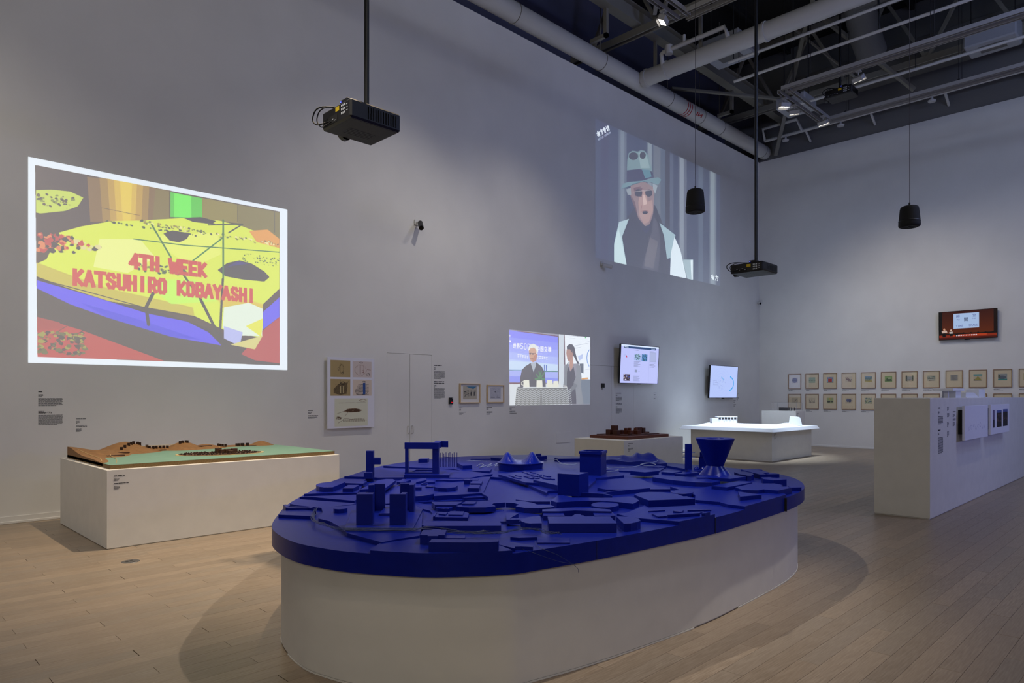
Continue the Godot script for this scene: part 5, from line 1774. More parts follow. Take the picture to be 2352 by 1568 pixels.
		13:
			for i in 5: stroke(im, [c.call(0.1 + i * 0.18, 0.4 + 0.2 * (i % 2)), c.call(0.16 + i * 0.18, 0.85)], 3, Color(0.25, 0.24, 0.24))
			stroke(im, [c.call(0.1, 0.9), c.call(0.9, 0.9)], 4, Color(0.4, 0.38, 0.34))
		14:
			rect_on(im, x, y, 64, 56, Color(0.6, 0.64, 0.42)); fill_disc(im, c.call(0.48, 0.2), 7, 7, Color(0.8, 0.62, 0.1)); fill_disc(im, c.call(0.3, 0.7), 15, 8, Color(0.2, 0.2, 0.14)); fill_disc(im, c.call(0.78, 0.7), 9, 6, Color(0.18, 0.18, 0.14))
		15:
			fill_disc(im, c.call(0.35, 0.45), 13, 16, Color(0.36, 0.38, 0.5)); fill_disc(im, c.call(0.65, 0.5), 13, 16, Color(0.3, 0.32, 0.44)); stroke(im, [c.call(0.35, 0.6), c.call(0.4, 0.95)], 3, Color(0.2, 0.2, 0.24)); stroke(im, [c.call(0.65, 0.6), c.call(0.62, 0.95)], 3, Color(0.2, 0.2, 0.24))
		16:
			rect_on(im, x, y, 64, 56, Color(0.66, 0.68, 0.54)); for i in 30: fill_disc(im, c.call(r.randf(), r.randf()), 4, 4, [Color(0.3, 0.4, 0.26), Color(0.5, 0.25, 0.15), Color(0.2, 0.32, 0.5), Color(0.3, 0.3, 0.26)][r.randi() % 4])
		_:
			for i in 14: stroke(im, [c.call(r.randf(), r.randf()), c.call(r.randf(), r.randf())], 2, Color(0.4, 0.38, 0.32))

func build_end_wall() -> void:
	var N := Vector3(0, 0, 1)
	var sheet := Image.create(768, 112, false, Image.FORMAT_RGB8)
	for k in 24:
		small_art(sheet, k, (k % 12) * 64, 0 if k < 12 else 56)
	var art := printed(sheet)
	var what := ["lilac disc", "pale green horizon", "red doorway", "brown slanting sketch", "yellow and teal skyline", "green hill", "two dark trees", "grey boats", "plain grey square", "yellow pyramid", "grey cloud over teal water", "olive slope"]
	var under := ["leaning pencil line", "small pencil figures", "green field with yellow sun", "two blue leaves", "coloured dots"]
	for row in 2:
		for k in 12:
			var x := 1.136 + k * 0.5243
			var y := 1.952 if row == 0 else 1.34
			var h := 0.455
			var name: String = what[k]
			var label := "small framed print of a %s in the upper row" % name
			if row == 1:
				label = "small framed print of %s in the lower row" % under[k] if k < 5 else "small framed print hung directly below the %s print" % name
			var i := row * 12 + k
			var u := Vector2((k * 64 + 0.5) / 768.0, (row * 56 + 0.5) / 112.0)
			var pale := k == 0 and row == 0
			framed("framed_print", label, Vector3(x, y, 0.0), N, 0.387, h, 0.014, 0.03, M.frame_wood, M.mount_white if pale else M.mount, art, u, u + Vector2(63.0 / 768.0, 55.0 / 112.0), 0.19, 0.165, Vector2(0.0, 0.03), "framed prints on the end wall")
			var cap := "tiny caption under the %s print" % name if row == 0 else ("tiny caption under the lower %s print" % under[k] if k < 5 else "")
			if cap != "":
				text_block(cap, Vector3(x - 0.19, y - h * 0.5 - 0.045, 0.001), Vector3.RIGHT, N, [[0.0, 0.013, 0.12, 1], [0.0, 0.011, 0.2, 1]], "caption", "print captions", "print_caption")
	# television with a stage scene
	var im := Image.create(480, 270, false, Image.FORMAT_RGB8)
	im.fill(Color(0.22, 0.08, 0.07))
	for k in 24: rect_on(im, 0, k * 9, 480, 9, Color(0.24 + 0.006 * k, 0.09 + 0.003 * k, 0.07))
	rect_on(im, 0, 0, 26, 230, Color(0.05, 0.03, 0.04)); rect_on(im, 456, 0, 24, 230, Color(0.1, 0.05, 0.05))
	rect_on(im, 0, 214, 480, 14, Color(0.1, 0.05, 0.04)); rect_on(im, 0, 228, 480, 34, Color(0.55, 0.17, 0.08)); rect_on(im, 100, 226, 300, 16, Color(0.75, 0.26, 0.12)); rect_on(im, 0, 252, 480, 18, Color(0.28, 0.08, 0.06))
	rect_on(im, 124, 22, 214, 146, Color(0.72, 0.82, 0.98))
	var vio := Color(0.46, 0.5, 0.72)
	letters(im, "時", 148, 34, 30, 28, 3.2, vio); letters(im, "空", 284, 34, 30, 28, 3.2, vio); letters(im, "間", 212, 64, 34, 36, 3.4, Color(0.25, 0.28, 0.4))
	letters(im, "MA", 152, 76, 12, 11, 2.4, vio); letters(im, "MA", 286, 72, 12, 11, 2.4, vio)
	letters(im, "TIME", 144, 136, 14, 18, 3.0, vio); letters(im, "SPACE", 252, 134, 14, 18, 3.0, vio)
	fill_disc(im, Vector2(44, 170), 9, 11, Color(0.85, 0.62, 0.5)); fill_poly(im, PackedVector2Array([Vector2(20, 186), Vector2(60, 178), Vector2(72, 200), Vector2(40, 210), Vector2(24, 206)]), Color(0.86, 0.74, 0.68)); rect_on(im, 28, 206, 28, 40, Color(0.06, 0.04, 0.05))
	fill_disc(im, Vector2(102, 182), 8, 9, Color(0.9, 0.78, 0.7)); fill_poly(im, PackedVector2Array([Vector2(86, 198), Vector2(116, 194), Vector2(118, 216), Vector2(90, 216)]), Color(0.8, 0.76, 0.74)); rect_on(im, 92, 214, 26, 26, Color(0.06, 0.04, 0.05)); rect_on(im, 140, 220, 22, 22, Color(0.07, 0.04, 0.04))
	for k in 13: rect_on(im, 144 + k * 14, 232, 9, 3, Color(0.95, 0.95, 1.0)); rect_on(im, 146 + k * 14, 238, 8, 3, Color(0.95, 0.95, 1.0)); rect_on(im, 148 + k * 14, 230, 3, 12, Color(0.95, 0.95, 1.0))
	for k in 5: fill_disc(im, Vector2(210 + k * 60, 214), 8, 6, Color(0.07, 0.03, 0.03))
	tv("television on the end wall showing a red stage talk", Vector3(5.64, 3.348, 0.1), N, 1.285, 0.742, 0.02, im, 0.8)

# ---------------------------------------------------------------- low partition with its panels and models
func build_partition() -> void:
	var t := thing("display_partition", "long white chest-high display partition with panels on its side", "partition", Vector3(7.25, 0.0, 8.3))
	var st := mb()
	box(st, Vector3(6.935, 0.01, 5.13), Vector3(7.565, 1.476, 11.45), 0.003)
	obj("body", st, M.plinth, t)
	st = mb()
	box(st, Vector3(6.945, 0.0, 5.14), Vector3(7.555, 0.01, 11.44))
	obj("foot_strip", st, M.wall, t)
	# two panels standing off the side
	var N := Vector3.RIGHT
	for p in [[10.17, 8.75, 0.905, 1.37, "blank white panel with a faint pencil elevation on the partition"], [8.556, 7.138, 0.918, 1.373, "white panel with three dark photographs on the partition"]]:
		var q := thing("side_panel", p[4], "display panel", Vector3(7.565, p[2], p[0]))
		st = mb()
		box(st, Vector3(7.63, p[2], p[1]), Vector3(7.66, p[3], p[0]), 0.002)
		obj("board", st, M.paper, q)
		st = mb()
		box(st, Vector3(7.565, p[2] + 0.08, p[1] + 0.1), Vector3(7.63, p[3] - 0.06, p[0] - 0.08))
		obj("stand_off", st, M.black_matte, q)
		if p[0] > 9.0:
			var im := Image.create(280, 90, false, Image.FORMAT_RGB8)
			im.fill(Color(0.88, 0.88, 0.92))
			var r := RandomNumberGenerator.new()
			r.seed = 77
			for k in 8: scribble(im, r, Vector2(30 + k * 31, 60 - 10 * (k % 3)), 13, 16 + 5 * (k % 2), 5, 1.0, Color(0.66, 0.66, 0.76), 0.6)
			st = mb()
			quad(st, Vector3(7.6606, 1.17, 10.05), Vector3(7.6606, 1.17, 8.85), Vector3(7.6606, 1.0, 8.85), Vector3(7.6606, 1.0, 10.05), N)
			obj("pencil_drawing", st, printed(im), q)
		else:
			for k in 3:
				var im := Image.create(60, 90, false, Image.FORMAT_RGB8)
				im.fill([Color(0.4, 0.36, 0.5), Color(0.12, 0.09, 0.1), Color(0.1, 0.09, 0.13)][k])
				var r := RandomNumberGenerator.new()
				r.seed = 80 + k
				if k > 0:
					rect_on(im, 0, 0, 60, 14, Color(0.3, 0.36, 0.6))
					for j in 60: rect_on(im, r.randf() * 56, 12 + r.randf() * 46, r.randf_range(3, 10), r.randf_range(3, 10), [Color(0.36, 0.26, 0.26), Color(0.12, 0.1, 0.12), Color(0.22, 0.16, 0.17)][r.randi() % 3])
				else:
					rect_on(im, 0, 50, 60, 40, Color(0.16, 0.14, 0.2))
				var za: float = [8.42, 8.14, 7.65][k]
				var zb: float = [8.28, 7.76, 7.28][k]
				st = mb()
				quad(st, Vector3(7.6606, 1.29 - 0.01 * (k % 2), za), Vector3(7.6606, 1.29 - 0.01 * (k % 2), zb), Vector3(7.6606, 1.02, zb), Vector3(7.6606, 1.02, za), N)
				obj("photograph", st, printed(im), q)
	text_block("main text column on the side of the display partition", Vector3(7.566, 1.36, 11.1), Vector3(0, 0, -1), N, [[0.0, 0.022, 0.1, 1], [0.02, 0.009, 0.07, 3], [0.02, 0.0105, 0.24, 7], [0.06, 0.02, 0.12, 1], [0.015, 0.009, 0.06, 2], [0.03, 0.0095, 0.24, 15]])
	text_block("narrow text column in the middle of the partition side", Vector3(7.566, 1.36, 10.66), Vector3(0, 0, -1), N, [[0.0, 0.009, 0.08, 4], [0.03, 0.009, 0.1, 4], [0.06, 0.009, 0.08, 5], [0.05, 0.009, 0.09, 6]], "caption")
	text_block("short text column beside the blank partition panel", Vector3(7.566, 1.3, 10.37), Vector3(0, 0, -1), N, [[0.0, 0.014, 0.14, 1], [0.02, 0.009, 0.1, 3], [0.02, 0.01, 0.14, 2], [0.02, 0.009, 0.1, 4]], "caption")
	text_block("thin text column past the photograph panel", Vector3(7.566, 1.33, 7.05), Vector3(0, 0, -1), N, [[0.0, 0.012, 0.1, 2], [0.04, 0.01, 0.09, 4]], "caption")
	# white models on top
	var m := thing("white_house_model", "white house model with an overhanging roof on the partition top", "house model", Vector3(7.25, 1.476, 9.15))
	st = mb()
	box(st, Vector3(7.12, 1.576, 8.83), Vector3(7.38, 1.614, 9.5), 0.004)
	obj("roof_slab", st, M.model_white, m)
	st = mb()
	box(st, Vector3(7.16, 1.476, 8.85), Vector3(7.34, 1.576, 9.16), 0.002)
	obj("house_body", st, M.model_white, m)
	st = mb()
	box(st, Vector3(7.22, 1.476, 9.24), Vector3(7.27, 1.576, 9.29))
	obj("post", st, M.model_white, m)
	m = thing("white_ramp_model", "low white ramp model on the partition top", "ramp model", Vector3(7.25, 1.476, 8.2))
	st = mb()
	for sx in [7.14, 7.36]:
		var q := [Vector3(sx, 1.476, 8.66), Vector3(sx, 1.556, 8.64), Vector3(sx, 1.556, 8.1), Vector3(sx, 1.476, 7.74)]
		quad(st, q[1], q[2], q[3], q[0], Vector3.LEFT if sx < 7.2 else Vector3.RIGHT)
	for e in [[Vector2(8.66, 1.476), Vector2(8.64, 1.556), Vector3(0, 0, 1)], [Vector2(8.64, 1.556), Vector2(8.1, 1.556), Vector3.UP], [Vector2(8.1, 1.556), Vector2(7.74, 1.476), Vector3(0, 0.9, -0.2).normalized()]]:
		quad(st, Vector3(7.14, e[1].y, e[1].x), Vector3(7.36, e[1].y, e[1].x), Vector3(7.36, e[0].y, e[0].x), Vector3(7.14, e[0].y, e[0].x), e[2])
	obj("ramp", st, M.model_white, m)
	st = mb()
	box(st, Vector3(7.12, 1.476, 7.74), Vector3(7.38, 1.482, 8.68))
	obj("base_sheet", st, M.model_white, m)
	m = thing("white_tower_model", "plain white upright block model on the partition top", "tower model", Vector3(7.25, 1.476, 7.4))
	st = mb()
	box(st, Vector3(7.16, 1.476, 7.22), Vector3(7.34, 1.616, 7.66), 0.003)
	obj("tower_body", st, M.model_white, m)
	st = mb()
	box(st, Vector3(7.14, 1.476, 7.1), Vector3(7.36, 1.486, 7.22), 0.002)
	obj("step", st, M.model_white, m)

# ---------------------------------------------------------------- small fixtures
func wall_camera(o: Vector3, n: Vector3, look: Vector3, m: Material, label: String) -> void:
	var t := thing("security_camera", label, "security camera", o)
	var r := Vector3.UP.cross(n).normalized()
	var st := mb()
	xbox(st, Transform3D(Basis(r, Vector3.UP, n), o + n * 0.012), Vector3(0.1, 0.1, 0.024), 0.008)
	obj("wall_plate", st, M.white_metal, t)
	st = mb()
	tube(st, [o + n * 0.02, o + n * 0.09 - Vector3(0, 0.01, 0), o + n * 0.12 - Vector3(0, 0.04, 0)], 0.014, 8)
	obj("arm", st, M.white_metal, t)
	st = mb()
	var c := o + n * 0.13 - Vector3(0, 0.06, 0)
	tube(st, [c - look * 0.08, c + look * 0.14], 0.045, 16)
	obj("housing", st, m, t)
	st = mb()
	tube(st, [c + look * 0.14, c + look * 0.145], 0.032, 14)
	obj("lens", st, M.black_gloss, t)

func build_small_fixtures() -> void:
	wall_camera(Vector3(0.0, 4.6, 13.5), Vector3.RIGHT, Vector3(0.5, -0.45, 0.3).normalized(), M.black, "dark security camera alone on the long wall")
	wall_camera(Vector3(0.0, 4.6, 8.12), Vector3.RIGHT, Vector3(0.6, -0.2, -0.8).normalized(), M.white_metal, "white security camera under the high film still")
	wall_camera(Vector3(0.06, 4.5, 0.0), Vector3(0, 0, 1), Vector3(0.6, -0.2, 0.7).normalized(), M.white_metal, "white security camera in the far corner of the hall")
	# card reader
	var t := thing("card_reader", "small black card reader with a red light on the wall", "card reader", Vector3(0.0, 1.41, 12.71))
	var st := mb()
	box(st, Vector3(0.0, 1.352, 12.664), Vector3(0.035, 1.474, 12.752), 0.004)
	obj("case", st, M.black, t)
	st = mb()
	xbox(st, Transform3D(Basis(), Vector3(0.036, 1.385, 12.7)), Vector3(0.003, 0.013, 0.016))
	obj("indicator_light", st, M.led_red, t)
	st = mb()
	xbox(st, Transform3D(Basis(), Vector3(0.036, 1.46, 12.68)), Vector3(0.002, 0.016, 0.018))
	obj("sticker", st, M.label_white, t)
	# wall controller
	t = thing("wall_controller", "small dark wall controller beside the second flush door", "controller", Vector3(0.0, 1.75, 8.1))
	st = mb()
	box(st, Vector3(0.0, 1.7, 8.042), Vector3(0.03, 1.8, 8.156), 0.004)
	obj("case", st, M.grey_plastic, t)
	for k in 4:
		st = mb()
		box(st, Vector3(0.03, 1.71, 8.055 + k * 0.025), Vector3(0.033, 1.79, 8.065 + k * 0.025))
		obj("louver", st, M.black, t)
	st = mb()
	tube(st, [Vector3(0.012, 1.7, 8.12), Vector3(0.012, 1.655, 8.12)], 0.006, 6)
	obj("cable", st, M.grey_plastic, t)
	# access panel low on the wall
	t = thing("access_panel", "white square access panel low on the long wall", "access panel", Vector3(0.0, 0.59, 9.5))
	st = mb()
	box(st, Vector3(0.0, 0.478, 9.254), Vector3(0.012, 0.709, 9.736), 0.002)
	obj("cover", st, M.wall, t)
	# floor socket
	t = thing("floor_socket", "round brushed metal floor socket near the landscape pedestal", "floor socket", Vector3(3.03, 0.0, 18.98))
	st = mb()
	lathe(st, [Vector2(0.075, 0.0), Vector2(0.072, 0.003), Vector2(0.0, 0.003)], Transform3D(Basis(), Vector3(3.03, 0.0, 18.98)), 32)
	obj("plate", st, M.floor_plate, t)
	for s in [[0.0, 0.03], [0.03, -0.02], [-0.03, -0.015]]:
		st = mb()
		lathe(st, [Vector2(0.014, 0.003), Vector2(0.013, 0.0045), Vector2(0.0, 0.0045)], Transform3D(Basis(), Vector3(3.03 + s[0], 0.0, 18.98 + s[1])), 14)
		obj("cap", st, M.grey_plastic, t)

# ================================================================ measured tables
const SLAB := [5.487, 18.763, 5.85, 18.985, 6.13, 19.08, 6.41, 19.115, 6.62, 19.085, 6.8, 19.03, 7.01, 18.915, 7.2, 18.775, 7.407, 18.49, 7.46, 18.3, 7.531, 17.92, 7.585, 17.44, 7.632, 16.8, 7.615, 16.2, 7.58, 15.57, 7.54, 15.26, 7.47, 14.97, 7.354, 14.69, 7.205, 14.43, 7.03, 14.21, 6.74, 13.98, 6.34, 13.85, 5.77, 13.82, 5.12, 13.82, 4.4, 13.86, 3.73, 14.02, 3.36, 14.3, 3.04, 14.95, 3.04, 15.7, 3.28, 16.43, 3.75, 17.08, 4.27, 17.72, 4.8, 18.22, 5.15, 18.53]
# name, foot, top, plan outline (x, z pairs)
const CITY := [
	["ground_plate", 0.705, 0.727, [5.511, 18.737, 5.544, 18.636, 5.659, 18.588, 5.837, 18.702, 5.629, 18.834]],
	["ground_plate", 0.705, 0.727, [5.105, 18.411, 5.558, 18.225, 5.595, 18.233, 5.579, 18.497, 5.358, 18.565, 5.258, 18.565]],
	["ground_plate", 0.705, 0.727, [5.002, 18.323, 5.201, 17.982, 5.425, 18.122, 5.47, 18.165, 5.23, 18.243, 5.078, 18.286, 4.994, 18.353]],
	["ground_plate", 0.705, 0.727, [4.82, 18.166, 4.452, 17.798, 4.235, 17.504, 4.393, 17.377, 4.946, 17.784, 5.117, 17.919, 4.967, 18.093, 4.881, 18.259]],
	["ground_plate", 0.705, 0.727, [4.065, 17.309, 3.681, 16.689, 3.917, 16.532, 4.211, 16.314, 4.573, 16.24, 4.914, 16.242, 4.998, 16.614, 4.527, 17.038, 4.371, 17.227, 4.231, 17.272, 4.054, 17.398]],
	["ground_plate", 0.705, 0.727, [3.605, 16.195, 3.674, 15.754, 3.911, 15.658, 4.566, 15.93, 4.707, 16.094, 4.461, 16.266, 4.274, 16.223, 4.328, 16.198, 4.194, 16.3, 4.056, 16.311, 3.771, 16.484, 3.479, 16.559]],
	["ground_plate", 0.705, 0.727, [4.93, 16.226, 4.923, 15.913, 4.811, 15.359, 5.242, 15.629, 5.642, 15.153, 5.906, 15.413, 5.862, 15.81, 5.945, 15.908, 6.333, 16.563, 6.157, 16.671, 6.119, 16.755, 6.187, 16.847, 5.649, 16.547, 5.193, 16.402, 5.077, 16.424]],
	["ground_plate", 0.727, 0.749, [5.143, 16.096, 5.21, 15.763, 5.334, 15.747, 6.043, 16.552, 5.799, 16.588, 5.729, 16.615, 5.117, 16.359]],
	["ground_plate", 0.705, 0.727, [5.597, 18.408, 5.639, 18.256, 5.943, 17.964, 6.115, 18.029, 6.656, 18.451, 6.82, 18.591, 6.81, 18.737, 6.817, 18.839, 6.804, 18.838, 6.478, 18.837, 6.288, 18.773, 6.078, 18.717, 5.939, 18.719, 5.748, 18.581, 5.58, 18.496]],
	["ground_plate", 0.727, 0.739, [5.839, 18.415, 5.838, 18.376, 6.034, 18.032, 6.167, 18.07, 6.68, 18.533, 6.549, 18.705, 6.388, 18.798]],
	["ground_plate", 0.705, 0.721, [6.894, 18.959, 6.804, 18.84, 6.822, 18.745, 6.851, 18.614, 7.053, 18.432, 7.282, 18.42, 7.447, 18.469, 7.369, 18.636, 7.179, 18.86, 6.992, 18.998, 6.954, 18.996]],
	["ground_plate", 0.705, 0.717, [5.778, 17.841, 5.97, 17.849, 6.153, 17.987, 6.274, 17.865, 6.484, 17.933, 6.559, 17.873, 6.511, 17.627, 6.499, 17.634, 6.806, 17.574, 6.872, 17.85, 6.784, 17.942, 6.448, 18.253, 6.266, 18.062, 6.168, 18.004, 6.061, 17.988, 5.893, 17.926]],
	["ground_plate", 0.705, 0.719, [5.349, 17.809, 5.286, 17.697, 4.475, 16.956, 4.632, 16.849, 4.78, 16.681, 5.022, 16.373, 5.439, 16.809, 5.755, 17.135, 6.121, 17.399, 5.961, 17.541, 5.864, 17.734, 5.699, 18.049]],
	["ground_plate", 0.705, 0.727, [7.29, 17.281, 7.172, 17.245, 7.19, 17.165, 7.099, 16.819, 7.173, 16.881, 7.348, 16.558, 7.295, 16.468, 7.636, 16.802, 7.632, 17.185, 7.377, 17.27]],
	["ground_plate", 0.705, 0.727, [7.085, 16.106, 6.677, 15.816, 6.905, 15.775, 6.914, 15.029, 7.116, 15.022, 7.609, 15.617, 7.633, 16.361, 7.494, 16.362, 7.404, 16.311, 7.406, 16.301, 7.219, 16.337]],
	["ground_plate", 0.705, 0.727, [5.672, 14.147, 5.899, 14.281, 6.167, 14.32, 6.227, 14.358, 6.226, 14.6, 6.145, 14.588, 6.014, 14.473, 5.687, 14.307]],
	["ground_plate", 0.705, 0.717, [5.337, 14.94, 5.413, 14.616, 5.555, 14.122, 5.691, 14.336, 5.89, 14.774, 5.677, 14.988, 5.435, 15.079]],
	["building_block", 0.705, 0.743, [5.465, 18.685, 5.491, 18.634, 5.579, 18.581, 5.678, 18.592, 5.59, 18.604, 5.495, 18.717]],
	["building_block", 0.705, 0.74, [5.341, 18.64, 5.406, 18.64, 5.458, 18.694, 5.348, 18.662]],
	["building_block", 0.705, 0.719, [5.204, 18.538, 5.111, 18.475, 5.192, 18.5]],
	["rounded_block", 0.727, 0.766, [4.646, 18.002, 4.618, 17.948, 4.61, 17.877, 4.695, 17.775, 4.719, 17.79, 4.937, 18.034, 4.893, 18.093, 4.841, 18.1, 4.772, 18.088, 4.701, 18.054]],
	["building_block", 0.727, 0.759, [4.851, 17.842, 4.924, 17.779, 5.062, 17.923, 5.001, 17.984]],
	["building_block", 0.727, 0.75, [4.582, 17.631, 4.678, 17.546, 4.804, 17.665, 4.66, 17.755]],
	["building_block", 0.727, 0.752, [4.701, 17.441, 4.688, 17.35, 4.738, 17.312, 4.833, 17.349, 5.198, 17.71, 5.112, 17.891]],
	["rounded_block", 0.705, 0.755, [5.787, 18.514, 5.789, 18.485, 5.833, 18.454, 5.87, 18.467, 5.881, 18.5, 5.869, 18.532, 5.841, 18.546, 5.815, 18.54]],
	["tower_shaft", 0.705, 0.991, [4.349, 17.334, 4.409, 17.292, 4.441, 17.325, 4.392, 17.374]],
	["tower_bracket", 0.865, 0.926, [4.408, 17.293, 4.463, 17.254, 4.496, 17.286, 4.451, 17.332]],
	["tower_bracket", 0.736, 0.795, [4.379, 17.367, 4.426, 17.319, 4.478, 17.359, 4.423, 17.415]],
	["loop_plinth", 0.727, 0.75, [4.368, 16.916, 4.123, 16.69, 4.411, 16.476, 4.768, 16.67, 4.843, 16.746, 4.526, 17.039]],
	["loop_plinth", 0.75, 0.766, [4.237, 16.767, 4.404, 16.599, 4.458, 16.641, 4.342, 16.758, 4.476, 16.909, 4.618, 16.766, 4.649, 16.79, 4.458, 16.981]],
	["loop_leg", 0.75, 0.991, [4.599, 16.74, 4.64, 16.699, 4.69, 16.748, 4.648, 16.791]],
	["loop_leg", 0.765, 0.991, [4.42, 16.941, 4.441, 16.919, 4.484, 16.956, 4.461, 16.978]],
	["loop_beam", 0.991, 1.051, [4.418, 16.943, 4.611, 16.749, 4.434, 16.574, 4.533, 16.498, 4.598, 16.553, 4.539, 16.589, 4.709, 16.762, 4.458, 16.982]],
	["building_block", 0.727, 0.771, [3.428, 16.013, 3.485, 15.925, 3.544, 15.997, 3.498, 16.092]],
	["building_block", 0.727, 0.769, [4.16, 15.916, 4.426, 16.082, 4.399, 16.191, 4.126, 16.04]],
	["building_block", 0.727, 0.768, [5.754, 16.465, 5.996, 16.499, 6.149, 16.672, 5.757, 16.547]],
	["tower_block", 0.727, 0.898, [6.342, 16.721, 6.472, 16.669, 6.504, 16.827, 6.338, 16.886]],
	["hollow_tower", 0.727, 0.934, [5.494, 15.492, 5.672, 15.39, 5.774, 15.612, 5.569, 15.683]],
	["building_block", 0.727, 0.767, [5.939, 15.121, 6.129, 15.147, 6.103, 15.347, 5.931, 15.346]],
	["building_block", 0.705, 0.729, [6.228, 16.127, 6.008, 15.814, 6.073, 15.546, 6.161, 15.52, 6.418, 15.746, 6.503, 15.823, 6.774, 15.966, 6.663, 16.092, 6.603, 16.015, 6.525, 16.255, 6.415, 16.365, 6.3, 16.336]],
	["building_block", 0.705, 0.745, [6.271, 15.472, 6.241, 15.324, 6.301, 15.264, 6.611, 15.191, 6.861, 15.293, 6.864, 15.445, 6.745, 15.521, 6.532, 15.538]],
	["round_block", 0.705, 0.738, [7.026, 16.031, 7.041, 16.065, 7.048, 16.102, 7.048, 16.137, 7.039, 16.169, 7.023, 16.192, 7.001, 16.207, 6.975, 16.21, 6.948, 16.202, 6.923, 16.184, 6.901, 16.157, 6.884, 16.123, 6.876, 16.085, 6.876, 16.049, 6.884, 16.016, 6.901, 15.991, 6.924, 15.977, 6.95, 15.974, 6.978, 15.983, 7.004, 16.002]],
	["building_block", 0.705, 0.755, [6.82, 16.475, 6.854, 16.389, 6.928, 16.333, 7.066, 16.334, 7.164, 16.412, 7.18, 16.388, 7.288, 16.459, 7.092, 16.76, 7.003, 16.699, 6.854, 16.597]],
	["building_block", 0.705, 0.746, [6.431, 16.986, 6.45, 16.95, 6.575, 16.994, 6.736, 16.853, 6.794, 16.795, 6.85, 16.642, 6.935, 16.685, 7.019, 16.771, 7.07, 16.919, 6.943, 16.928, 6.829, 16.973, 6.779, 17.012, 6.711, 17.118, 6.651, 17.251, 6.564, 17.217]],
	["curved_wall", 0.705, 0.753, [6.378, 16.76, 6.451, 16.766, 6.532, 16.737, 6.631, 16.689, 6.745, 16.725, 6.762, 16.749, 6.653, 16.718, 6.555, 16.765, 6.474, 16.795, 6.402, 16.789]],
	["curved_wall", 0.705, 0.739, [6.549, 16.612, 6.544, 16.461, 6.571, 16.318, 6.644, 16.076, 6.661, 16.098, 6.59, 16.345, 6.563, 16.487, 6.568, 16.636]],
	["round_block", 0.705, 0.74, [7, 16.988, 7.019, 17.022, 7.029, 17.059, 7.03, 17.095, 7.021, 17.128, 7.004, 17.153, 6.98, 17.17, 6.95, 17.175, 6.919, 17.17, 6.888, 17.153, 6.861, 17.127, 6.841, 17.093, 6.829, 17.056, 6.827, 17.018, 6.835, 16.983, 6.853, 16.956, 6.879, 16.939, 6.91, 16.934, 6.942, 16.941, 6.973, 16.96]],
	["building_block", 0.717, 0.752, [6.278, 17.814, 6.302, 17.773, 6.247, 17.652, 6.278, 17.546, 6.422, 17.54, 6.394, 17.628, 6.433, 17.675, 6.489, 17.694, 6.482, 17.783, 6.405, 17.864, 6.349, 17.894, 6.296, 17.881]],
	["building_block", 0.717, 0.752, [6.485, 17.512, 6.429, 17.54, 6.413, 17.429, 6.491, 17.406, 6.587, 17.416, 6.654, 17.454, 6.691, 17.416, 6.734, 17.406, 6.785, 17.423, 6.791, 17.475, 6.754, 17.545, 6.679, 17.611, 6.589, 17.603, 6.561, 17.54]],
	["building_block", 0.705, 0.725, [6.376, 17.138, 6.43, 17.104, 6.46, 17.113, 6.497, 17.151, 6.398, 17.251, 6.252, 17.264]],
	["round_block", 0.717, 0.742, [6.265, 17.887, 6.28, 17.903, 6.289, 17.922, 6.292, 17.94, 6.288, 17.958, 6.278, 17.972, 6.263, 17.983, 6.244, 17.988, 6.223, 17.987, 6.202, 17.981, 6.183, 17.969, 6.168, 17.954, 6.158, 17.935, 6.155, 17.916, 6.158, 17.898, 6.168, 17.883, 6.184, 17.872, 6.203, 17.867, 6.225, 17.868, 6.246, 17.875]],
	["building_block", 0.717, 0.755, [6.197, 17.739, 6.278, 17.868, 6.172, 17.968, 6.048, 17.9]],
	["building_block", 0.747, 0.763, [6.235, 17.746, 6.296, 17.696, 6.36, 17.779, 6.299, 17.834]],
	["building_block", 0.717, 0.753, [5.699, 17.572, 5.953, 17.316, 6.129, 17.431, 6.142, 17.447, 5.969, 17.352, 5.833, 17.71]],
	["building_block", 0.717, 0.737, [5.951, 17.347, 6.061, 17.372, 5.973, 17.53, 5.93, 17.517]],
	["building_block", 0.717, 0.76, [5.575, 17.689, 5.707, 17.621, 5.774, 17.661, 5.798, 17.74, 5.778, 17.841]],
	["boat_block", 0.717, 0.75, [5.341, 17.273, 5.411, 17.228, 5.366, 17.118, 5.47, 17.169, 5.543, 17.255, 5.544, 17.35, 5.478, 17.383, 5.398, 17.366]],
	["building_block", 0.717, 0.751, [5.516, 17.077, 5.586, 17.017, 5.732, 17.166, 5.657, 17.223]],
	["building_block", 0.717, 0.739, [5.248, 16.807, 5.31, 16.738, 5.45, 16.882, 5.376, 16.941]],
	["building_block", 0.717, 0.733, [4.896, 16.95, 4.906, 16.866, 5.044, 16.848, 5.045, 16.727, 5.14, 16.632, 5.205, 16.698, 5.16, 16.756, 5.092, 16.782, 5.062, 16.889, 4.983, 16.922, 4.945, 16.989]],
	["building_block", 0.717, 0.762, [5.233, 16.89, 5.278, 16.857, 5.331, 16.907, 5.286, 16.941]],
	["small_block", 0.717, 0.741, [4.715, 17.188, 4.803, 17.159, 4.9, 17.291, 4.86, 17.358]],
	["small_block", 0.717, 0.739, [4.802, 17.083, 4.788, 16.976, 4.926, 17.076, 4.972, 17.229]],
	["small_block", 0.717, 0.737, [4.937, 17.078, 5.019, 17.054, 5.059, 17.086, 5.039, 17.201]],
	["small_block", 0.717, 0.732, [5.144, 17.239, 5.196, 17.197, 5.274, 17.274, 5.213, 17.31]],
	["small_block", 0.717, 0.746, [5.238, 17.434, 5.283, 17.404, 5.32, 17.436, 5.293, 17.478]],
